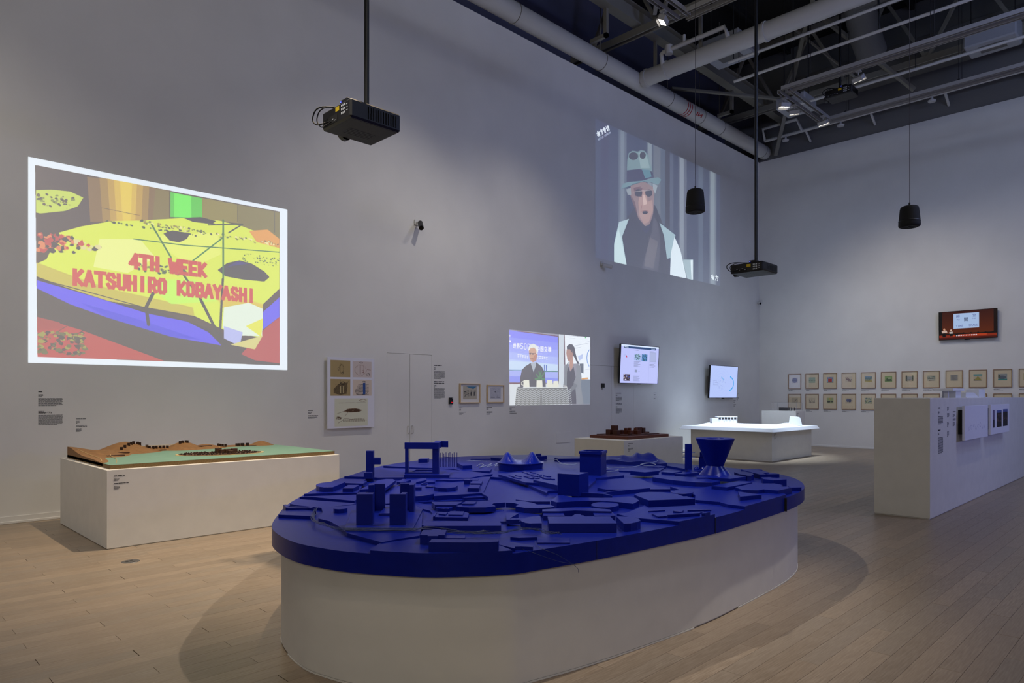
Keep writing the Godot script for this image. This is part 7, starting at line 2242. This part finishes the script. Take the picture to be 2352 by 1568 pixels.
const PIC_TALK := [
	[125, 124, 134, -20, -5, 1031, -37, 1031, 1029, -20, 1025],
	[105, 110, 231, -2, 7, 572, 20, 572, 130, -2, 104],
	[122, 131, 232, -2, 103, 572, 122, 572, 233, -2, 199],
	[139, 151, 233, -2, 198, 572, 225, 572, 335, -2, 294],
	[154, 169, 234, -2, 293, 572, 327, 572, 437, -2, 390],
	[169, 187, 235, -2, 388, 572, 430, 572, 540, -2, 485],
	[184, 205, 236, -2, 483, 572, 508, 572, 587, -2, 534],
	[184, 207, 232, 1, 410, 572, 430, 572, 516, 3, 534],
	["l", 8, 67, 124, 170, 3, 533, 153, 529, 572, 527],
	[147, 160, 230, 3, 540, 572, 532, 572, 690, 4, 697],
	[112, 124, 225, 3, 615, 153, 613, 572, 627, 572, 690, 4, 697],
	[0, 64, 170, 399, 439, 408, 439, 408, 527, 399, 525],
	[0, 64, 170, 422, 446, 432, 445, 432, 530, 422, 529],
	[0, 110, 76, 393, 530, 475, 528, 481, 519, 523, 520, 572, 527, 572, 534, 393, 540],
	[84, 0, 0, 3, 698, 118, 695, 118, 719, 3, 721],
	[84, 0, 0, 84, 5, 582, 23, 582, 36, 84, 14],
	[35, 0, 0, 572, 24, 583, 24, 583, 685, 572, 686],
	[199, 207, 210, 3, 719, 635, 706, 635, 752, 347, 1009, 4, 1005],
	[190, 201, 208, 583, -1, 646, -2, 646, 720, 583, 705],
	[67, 0, 0, 646, -2, 657, -3, 664, 424, 653, 425],
	[225, 233, 238, 657, -3, 1000, -11, 1000, 630, 881, 629, 839, 398, 664, 424],
	[214, 143, 0, 881, 615, 969, 599, 969, 624, 881, 632],
	[172, 188, 225, 832, 293, 900, 256, 892, 330, 847, 357],
	["l", 6, 172, 178, 192, 692, 27, 839, 0],
	["l", 6, 172, 178, 192, 692, 55, 795, 37],
	["l", 6, 172, 178, 192, 795, 142, 961, 94],
	["l", 6, 172, 178, 192, 795, 182, 870, 160],
	["l", 6, 172, 178, 192, 946, 79, 992, 62],
	["l", 6, 172, 178, 192, 938, 483, 992, 473],
	["l", 14, 67, 124, 204, 984, 191, 961, 243, 952, 310, 961, 375, 984, 432],
	[7, 183, 57, 923, -5, 961, -9, 930, 23],
	[46, 64, 76, 854, 402, 907, 395, 907, 542, 862, 528],
	[80, 96, 107, 1000, 630, 881, 632, 854, 773, 854, 993, 1000, 993],
	[20, 20, 20, 118, 752, 121, 633, 140, 528, 172, 482, 242, 425, 307, 414, 373, 471, 407, 547, 420, 751],
	[0, 0, 0, 255, 455, 281, 552, 307, 459, 347, 748, 229, 750],
	[156, 167, 177, 239, 425, 274, 552, 304, 452, 297, 414],
	[189, 142, 107, 219, 253, 226, 343, 242, 402, 268, 416, 301, 391, 317, 322, 320, 260, 307, 193, 242, 198],
	[170, 110, 73, 281, 324, 317, 291, 307, 391, 274, 412, 255, 402],
	[214, 218, 212, 216, 268, 216, 216, 236, 176, 274, 161, 314, 184, 328, 244, 320, 314, 307, 292, 307, 246, 281, 214, 236, 229],
	[67, 0, 0, 236, 369, 268, 363, 268, 374, 242, 378],
	["l", 5, 0, 0, 0, 223, 295, 245, 289, 252, 296, 281, 294, 297, 286],
	[0, 0, 0, 245, 301, 242, 309, 236, 312, 229, 310, 227, 302, 229, 295, 236, 291, 242, 294],
	[0, 0, 0, 276, 300, 273, 308, 267, 312, 260, 309, 257, 302, 260, 293, 267, 289, 273, 292],
	[0, 0, 0, 685, 200, 685, 160, 721, 126, 758, 129, 784, 167, 799, 255, 825, 351, 851, 402, 825, 403, 780, 305],
	[156, 110, 85, 682, 208, 677, 264, 685, 311, 700, 366, 721, 373, 758, 323, 773, 257, 743, 195],
	[172, 124, 96, 721, 365, 765, 306, 773, 418, 736, 525, 721, 437],
	[0, 0, 0, 689, 191, 736, 175, 765, 257, 743, 235, 721, 189],
	["l", 4, 7, 0, 0, 685, 337, 706, 342],
	[0, 0, 0, 703, 454, 729, 525, 773, 451, 802, 611, 810, 991, 718, 991, 685, 775, 685, 535],
	[101, 108, 110, 657, 457, 711, 378, 685, 535, 685, 759, 639, 724, 657, 584],
	[112, 118, 121, 810, 404, 870, 438, 881, 609, 870, 715, 907, 992, 817, 991, 795, 733, 773, 685, 810, 570],
	[84, 91, 92, 787, 685, 828, 724, 729, 847, 703, 807],
	[179, 178, 170, 635, 720, 678, 727, 692, 751, 642, 736],
	[210, 218, 215, 78, 768, 689, 747, 721, 995, 56, 1003],
	[84, 88, 80, 81, 775, 685, 755, 719, 991, 61, 1000],
	["l", 5, 212, 222, 219, 70, 786, 93, 802, 115, 784],
	["l", 5, 212, 222, 219, 69, 814, 91, 830, 113, 812],
	["l", 5, 212, 222, 219, 67, 842, 89, 859, 111, 841],
	["l", 5, 212, 222, 219, 65, 870, 87, 887, 109, 869],
	["l", 5, 212, 222, 219, 63, 899, 85, 915, 107, 897],
	["l", 5, 212, 222, 219, 61, 927, 83, 943, 106, 925],
	["l", 5, 212, 222, 219, 59, 955, 81, 971, 104, 954],
	["l", 5, 212, 222, 219, 57, 983, 79, 999, 102, 982],
	["l", 5, 212, 222, 219, 118, 786, 140, 802, 163, 784],
	["l", 5, 212, 222, 219, 116, 814, 138, 830, 161, 812],
	["l", 5, 212, 222, 219, 114, 842, 136, 858, 159, 840],
	["l", 5, 212, 222, 219, 112, 870, 134, 887, 157, 869],
	["l", 5, 212, 222, 219, 110, 899, 133, 915, 155, 897],
	["l", 5, 212, 222, 219, 108, 927, 131, 943, 153, 926],
	["l", 5, 212, 222, 219, 106, 955, 129, 972, 151, 954],
	["l", 5, 212, 222, 219, 104, 983, 127, 1000, 149, 982],
	["l", 5, 212, 222, 219, 165, 785, 188, 801, 211, 783],
	["l", 5, 212, 222, 219, 163, 814, 186, 830, 209, 812],
	["l", 5, 212, 222, 219, 162, 842, 184, 858, 207, 840],
	["l", 5, 212, 222, 219, 160, 870, 182, 887, 205, 869],
	["l", 5, 212, 222, 219, 158, 899, 180, 915, 203, 897],
	["l", 5, 212, 222, 219, 156, 927, 179, 944, 201, 926],
	["l", 5, 212, 222, 219, 154, 956, 177, 972, 200, 955],
	["l", 5, 212, 222, 219, 152, 984, 175, 1001, 198, 983],
	["l", 5, 212, 222, 219, 214, 784, 237, 801, 260, 782],
	["l", 5, 212, 222, 219, 212, 813, 235, 830, 258, 811],
	["l", 5, 212, 222, 219, 210, 842, 233, 858, 256, 840],
	["l", 5, 212, 222, 219, 208, 870, 231, 887, 254, 869],
	["l", 5, 212, 222, 219, 206, 899, 229, 916, 252, 898],
	["l", 5, 212, 222, 219, 204, 927, 227, 944, 250, 926],
	["l", 5, 212, 222, 219, 202, 956, 225, 973, 248, 955],
	["l", 5, 212, 222, 219, 200, 985, 223, 1002, 246, 984],
	["l", 5, 212, 222, 219, 263, 784, 286, 800, 310, 782],
	["l", 5, 212, 222, 219, 261, 813, 284, 829, 308, 811],
	["l", 5, 212, 222, 219, 259, 841, 282, 858, 306, 840],
	["l", 5, 212, 222, 219, 257, 870, 280, 887, 304, 869],
	["l", 5, 212, 222, 219, 255, 899, 278, 916, 302, 898],
	["l", 5, 212, 222, 219, 253, 928, 276, 945, 300, 927],
	["l", 5, 212, 222, 219, 251, 957, 274, 973, 298, 955],
	["l", 5, 212, 222, 219, 249, 985, 272, 1002, 296, 984],
	["l", 5, 212, 222, 219, 312, 783, 336, 800, 360, 781],
	["l", 5, 212, 222, 219, 310, 812, 334, 829, 358, 810],
	["l", 5, 212, 222, 219, 308, 841, 332, 858, 356, 840],
	["l", 5, 212, 222, 219, 306, 870, 330, 887, 354, 869],
	["l", 5, 212, 222, 219, 304, 899, 328, 916, 352, 898],
	["l", 5, 212, 222, 219, 302, 928, 326, 945, 350, 927],
	["l", 5, 212, 222, 219, 300, 957, 324, 974, 348, 956],
	["l", 5, 212, 222, 219, 298, 986, 322, 1003, 346, 985],
	["l", 5, 212, 222, 219, 366, 783, 390, 799, 414, 781],
	["l", 5, 212, 222, 219, 368, 812, 392, 829, 416, 810],
	["l", 5, 212, 222, 219, 371, 841, 395, 858, 419, 839],
	["l", 5, 212, 222, 219, 373, 870, 397, 887, 421, 869],
	["l", 5, 212, 222, 219, 376, 899, 400, 916, 424, 898],
	["l", 5, 212, 222, 219, 378, 929, 402, 946, 427, 927],
	["l", 5, 212, 222, 219, 381, 958, 405, 975, 429, 957],
	["l", 5, 212, 222, 219, 383, 987, 407, 1004, 432, 986],
	["l", 5, 212, 222, 219, 416, 782, 441, 799, 465, 780],
	["l", 5, 212, 222, 219, 419, 811, 443, 828, 468, 809],
	["l", 5, 212, 222, 219, 422, 841, 446, 858, 471, 839],
	["l", 5, 212, 222, 219, 424, 870, 449, 887, 473, 869],
	["l", 5, 212, 222, 219, 427, 900, 451, 917, 476, 898],
	["l", 5, 212, 222, 219, 429, 929, 454, 946, 478, 928],
	["l", 5, 212, 222, 219, 432, 958, 456, 976, 481, 957],
	["l", 5, 212, 222, 219, 434, 988, 459, 1005, 484, 987],
	["l", 5, 212, 222, 219, 468, 781, 493, 798, 518, 779],
	["l", 5, 212, 222, 219, 471, 811, 495, 828, 520, 809],
	["l", 5, 212, 222, 219, 473, 840, 498, 858, 523, 839],
	["l", 5, 212, 222, 219, 476, 870, 501, 887, 525, 868],
	["l", 5, 212, 222, 219, 478, 900, 503, 917, 528, 898],
	["l", 5, 212, 222, 219, 481, 929, 506, 947, 531, 928],
	["l", 5, 212, 222, 219, 484, 959, 508, 976, 533, 958],
	["l", 5, 212, 222, 219, 486, 989, 511, 1006, 536, 988],
	["l", 5, 212, 222, 219, 520, 781, 545, 798, 570, 779],
	["l", 5, 212, 222, 219, 523, 811, 548, 828, 573, 809],
	["l", 5, 212, 222, 219, 526, 840, 551, 857, 576, 838],
	["l", 5, 212, 222, 219, 528, 870, 553, 887, 578, 868],
	["l", 5, 212, 222, 219, 531, 900, 556, 917, 581, 898],
	["l", 5, 212, 222, 219, 534, 930, 559, 947, 584, 928],
	["l", 5, 212, 222, 219, 536, 959, 561, 977, 586, 958],
	["l", 5, 212, 222, 219, 539, 989, 564, 1007, 589, 988],
	["l", 5, 212, 222, 219, 573, 780, 599, 797, 624, 778],
	["l", 5, 212, 222, 219, 576, 810, 601, 827, 627, 808],
	["l", 5, 212, 222, 219, 579, 840, 604, 857, 629, 838],
	["l", 5, 212, 222, 219, 581, 870, 607, 887, 632, 868],
	["l", 5, 212, 222, 219, 584, 900, 609, 917, 635, 899],
	["l", 5, 212, 222, 219, 587, 930, 612, 948, 638, 929],
	["l", 5, 212, 222, 219, 589, 960, 615, 978, 640, 959],
	["l", 5, 212, 222, 219, 592, 990, 617, 1008, 643, 989],
	["l", 5, 212, 222, 219, 627, 779, 653, 797, 678, 777],
	["l", 5, 212, 222, 219, 630, 810, 655, 827, 681, 808],
	["l", 5, 212, 222, 219, 632, 840, 658, 857, 684, 838],
	["l", 5, 212, 222, 219, 635, 870, 661, 887, 687, 868],
	["l", 5, 212, 222, 219, 638, 900, 663, 918, 689, 899],
	["l", 5, 212, 222, 219, 640, 930, 666, 948, 692, 929],
	["l", 5, 212, 222, 219, 643, 961, 669, 978, 695, 959],
	["l", 5, 212, 222, 219, 646, 991, 672, 1009, 698, 990],
	["l", 5, 212, 222, 219, 681, 779, 707, 796, 733, 777],
	["l", 5, 212, 222, 219, 684, 809, 710, 827, 736, 807],
	["l", 5, 212, 222, 219, 687, 840, 713, 857, 739, 838],
	["l", 5, 212, 222, 219, 690, 870, 716, 887, 742, 868],
	["l", 5, 212, 222, 219, 692, 900, 718, 918, 745, 899],
	["l", 5, 212, 222, 219, 695, 931, 721, 948, 747, 929],
	["l", 5, 212, 222, 219, 698, 961, 724, 979, 750, 960],
	["l", 5, 212, 222, 219, 701, 992, 727, 1010, 753, 991],
	[217, 218, 199, 159, 662, 223, 660, 229, 756, 157, 758],
	[217, 218, 199, 310, 661, 377, 659, 383, 754, 308, 755],
	[217, 218, 199, 437, 652, 502, 651, 509, 752, 434, 753],
	[217, 218, 199, 514, 664, 575, 662, 582, 751, 512, 752],
	["l", 9, 217, 218, 199, 158, 680, 138, 688, 135, 722, 156, 729],
	["l", 9, 217, 218, 199, 582, 674, 597, 681, 593, 717, 580, 721],
	["l", 22, 0, 110, 0, 347, 618, 367, 533],
	["l", 22, 0, 110, 0, 340, 626, 307, 581],
	["l", 22, 0, 110, 0, 360, 625, 400, 555],
	["l", 22, 0, 110, 0, 347, 641, 294, 643],
	["l", 22, 0, 110, 0, 367, 641, 407, 639],
	["l", 22, 0, 110, 0, 353, 595, 340, 542],
	[0, 0, 0, 93, 756, 153, 753, 153, 765, 93, 767],
	["t", 12, 227, 229, 236, "世界500", 42, 172, 236, 244],
	["t", 12, 227, 229, 236, "中国交建", 307, 185, 488, 263],
	["l", 3, 206, 209, 230, 109, 284, 216, 282],
	["l", 3, 206, 209, 230, 327, 292, 424, 291],
	["l", 7, 227, 229, 236, 90, 319, 109, 321],
	["l", 6, 227, 229, 236, 100, 318, 98, 359],
	["l", 5, 227, 229, 236, 90, 341, 110, 344],
	["l", 7, 227, 229, 236, 116, 323, 135, 326],
	["l", 6, 227, 229, 236, 126, 322, 124, 362],
	["l", 5, 227, 229, 236, 116, 344, 136, 346],
	["l", 7, 227, 229, 236, 143, 327, 162, 330],
	["l", 6, 227, 229, 236, 152, 327, 150, 365],
	["l", 5, 227, 229, 236, 143, 347, 163, 349],
	["l", 7, 227, 229, 236, 169, 331, 188, 334],
	["l", 6, 227, 229, 236, 179, 331, 177, 367],
	["l", 5, 227, 229, 236, 169, 349, 189, 352],
	["l", 7, 227, 229, 236, 196, 335, 215, 338],
	["l", 6, 227, 229, 236, 205, 335, 203, 370],
	["l", 5, 227, 229, 236, 196, 352, 216, 354],
	["l", 7, 227, 229, 236, 317, 325, 335, 328],
	["l", 6, 227, 229, 236, 325, 325, 324, 363],
	["l", 5, 227, 229, 236, 317, 352, 337, 352],
	["l", 7, 227, 229, 236, 343, 328, 362, 331],
	["l", 6, 227, 229, 236, 352, 328, 351, 364],
	["l", 5, 227, 229, 236, 343, 355, 364, 355],
	["l", 7, 227, 229, 236, 370, 331, 389, 333],
	["l", 6, 227, 229, 236, 379, 330, 377, 366],
	["l", 5, 227, 229, 236, 370, 358, 391, 358],
	["l", 7, 227, 229, 236, 397, 334, 415, 336],
	["l", 6, 227, 229, 236, 405, 333, 404, 367],
	["l", 5, 227, 229, 236, 397, 361, 417, 361],
	["l", 7, 227, 229, 236, 424, 336, 443, 339],
	["l", 6, 227, 229, 236, 432, 336, 431, 368],
	["l", 5, 227, 229, 236, 424, 364, 445, 364],
	["t", 8, 227, 229, 236, "0", -2, 73, 12, 87],
	[227, 229, 236, 3, 139, 18, 139, 18, 165, 3, 167],
]

# strokes of the characters that appear in the pictures
const LETTERS := {
	"有": [[0.5, 3, 9.5, 3], [4.5, 0.5, 3.5, 4, 0.5, 7], [3.5, 5, 3.5, 9.5], [3.5, 5, 8, 5, 8, 9.3, 7, 9.3], [3.5, 6.4, 8, 6.4], [3.5, 7.8, 8, 7.8]],
	"方": [[5, 0.3, 5.6, 1.8], [0.5, 2.6, 9.5, 2.6], [4.3, 2.6, 3.6, 6, 1, 9.5], [4, 5, 8, 5, 7.4, 9.2, 6, 9]],
	"专": [[1.5, 2, 8.5, 2], [0.8, 4, 9.2, 4], [5, 0.3, 4, 6, 8, 6, 5, 8.8], [3, 7.6, 6.6, 9.7]],
	"访": [[1, 1, 2, 2], [0.5, 4, 2, 4, 2, 8.5, 3.2, 7.6], [6.5, 0.4, 7, 1.6], [3.8, 2.6, 9.6, 2.6], [6, 2.6, 5.6, 6, 3.6, 9.5], [5.8, 5, 9, 5, 8.5, 9.2, 7.3, 9]],
	"世": [[0.4, 3.6, 9.6, 3.6], [2, 1.5, 2, 9, 9, 9], [5, 0.8, 5, 6.4], [7.6, 0.8, 7.6, 6.4], [5, 6.4, 7.6, 6.4]],
	"界": [[2, 0.6, 8, 0.6, 8, 4.4, 2, 4.4, 2, 0.6], [2, 2.5, 8, 2.5], [5, 0.6, 5, 4.4], [5, 4.4, 0.6, 7], [5, 4.4, 9.4, 7], [3.8, 6, 3.5, 8, 2, 9.6], [6.4, 6, 6.4, 9.6]],
	"中": [[1, 2.5, 9, 2.5, 9, 6.3, 1, 6.3, 1, 2.5], [5, 0.3, 5, 9.8]],
	"国": [[1, 0.8, 9, 0.8, 9, 9.4, 1, 9.4, 1, 0.8], [2.8, 2.6, 7.2, 2.6], [3, 4.8, 7, 4.8], [2.6, 7.4, 7.4, 7.4], [5, 2.6, 5, 7.4], [6, 5.6, 6.8, 6.4]],
	"交": [[5, 0.3, 5.2, 1.6], [0.8, 2.2, 9.2, 2.2], [3.3, 3, 1.5, 5], [6.6, 3, 8.6, 5], [7, 4.6, 4.5, 8, 1, 9.6], [3, 4.8, 5.5, 8, 9.3, 9.6]],
	"建": [[1, 1, 3, 1, 1.4, 4, 3, 4, 1, 8], [1, 6, 4, 9, 9.6, 9.2], [4.5, 1.8, 8.6, 1.8, 8.6, 4.2, 4.5, 4.2], [3.8, 3, 9.6, 3], [4.4, 5.6, 9, 5.6], [4, 7, 9.4, 7], [6.5, 0.3, 6.5, 8.4]],
	"時": [[0.6, 1.5, 3, 1.5, 3, 8.5, 0.6, 8.5, 0.6, 1.5], [0.6, 5, 3, 5], [4.4, 2, 9.2, 2], [6.8, 0.4, 6.8, 4], [3.8, 4, 9.8, 4], [4, 5.8, 9.6, 5.8], [7.8, 4.6, 7.8, 9.4, 6.6, 9], [5, 7, 5.8, 8]],
	"間": [[1, 0.6, 1, 9.6], [1, 0.6, 4, 0.6, 4, 3.6, 1, 3.6], [1, 2, 4, 2], [9, 0.6, 9, 9.4, 8, 9.4], [9, 0.6, 6, 0.6, 6, 3.6, 9, 3.6], [6, 2, 9, 2], [3.4, 5, 6.6, 5, 6.6, 8.6, 3.4, 8.6, 3.4, 5], [3.4, 6.8, 6.6, 6.8]],
	"空": [[5, 0.2, 5, 1.4], [1, 3, 1, 1.6, 9, 1.6, 9, 3], [4, 2.6, 2, 4.6], [6, 2.6, 8.4, 4.6], [2, 5.6, 8, 5.6], [5, 5.6, 5, 9], [1, 9, 9, 9]],
	"A": [[0.8, 10, 5, 0, 9.2, 10], [2.5, 6.5, 7.5, 6.5]],
	"B": [[1.7, 0, 1.7, 10, 6.7, 10, 8.7, 8.6, 8.7, 6.4, 6.7, 5, 1.7, 5], [1.7, 0, 6.7, 0, 8.3, 1.4, 8.3, 3.6, 6.7, 5]],
	"C": [[8.3, 2, 6.7, 0.3, 3.3, 0.3, 1.7, 2, 1.7, 8, 3.3, 9.7, 6.7, 9.7, 8.3, 8]],
	"E": [[8.3, 0, 1.7, 0, 1.7, 10, 8.3, 10], [1.7, 5, 7.3, 5]],
	"H": [[1.7, 0, 1.7, 10], [8.3, 0, 8.3, 10], [1.7, 5, 8.3, 5]],
	"I": [[5, 0, 5, 10]],
	"K": [[1.7, 0, 1.7, 10], [8.7, 0, 2.7, 5.2, 9, 10]],
	"M": [[1, 10, 1, 0, 5, 6, 9, 0, 9, 10]],
	"N": [[1.7, 10, 1.7, 0, 8.3, 10, 8.3, 0]],
	"O": [[3.3, 0, 6.7, 0, 8.3, 1.5, 8.3, 8.5, 6.7, 10, 3.3, 10, 1.7, 8.5, 1.7, 1.5, 3.3, 0]],
	"P": [[1.7, 10, 1.7, 0, 6.7, 0, 8.3, 1.4, 8.3, 4, 6.7, 5.4, 1.7, 5.4]],
	"R": [[1.7, 10, 1.7, 0, 6.7, 0, 8.3, 1.4, 8.3, 4, 6.7, 5.4, 1.7, 5.4], [5, 5.4, 8.7, 10]],
	"S": [[8.3, 2, 6.7, 0.2, 3.3, 0.2, 1.7, 1.8, 2, 3.6, 8, 6.2, 8.3, 8.2, 6.7, 9.8, 3.3, 9.8, 1.7, 8]],
	"T": [[0.5, 0, 9.5, 0], [5, 0, 5, 10]],
	"U": [[1.7, 0, 1.7, 8.5, 3.3, 10, 6.7, 10, 8.3, 8.5, 8.3, 0]],
	"V": [[0.8, 0, 5, 10, 9.2, 0]],
	"W": [[0, 0, 2.2, 10, 5, 3, 7.8, 10, 10, 0]],
	"Y": [[0.8, 0, 5, 5, 9.2, 0], [5, 5, 5, 10]],
	"4": [[6.7, 10, 6.7, 0, 1, 7, 9.3, 7]],
	"5": [[8.3, 0, 2, 0, 1.7, 4.4, 6, 4, 8.3, 5.5, 8.3, 8.2, 6.3, 9.8, 1.7, 9.4]],
	"0": [[3.3, 0, 6.7, 0, 8.3, 1.5, 8.3, 8.5, 6.7, 10, 3.3, 10, 1.7, 8.5, 1.7, 1.5, 3.3, 0]],
}
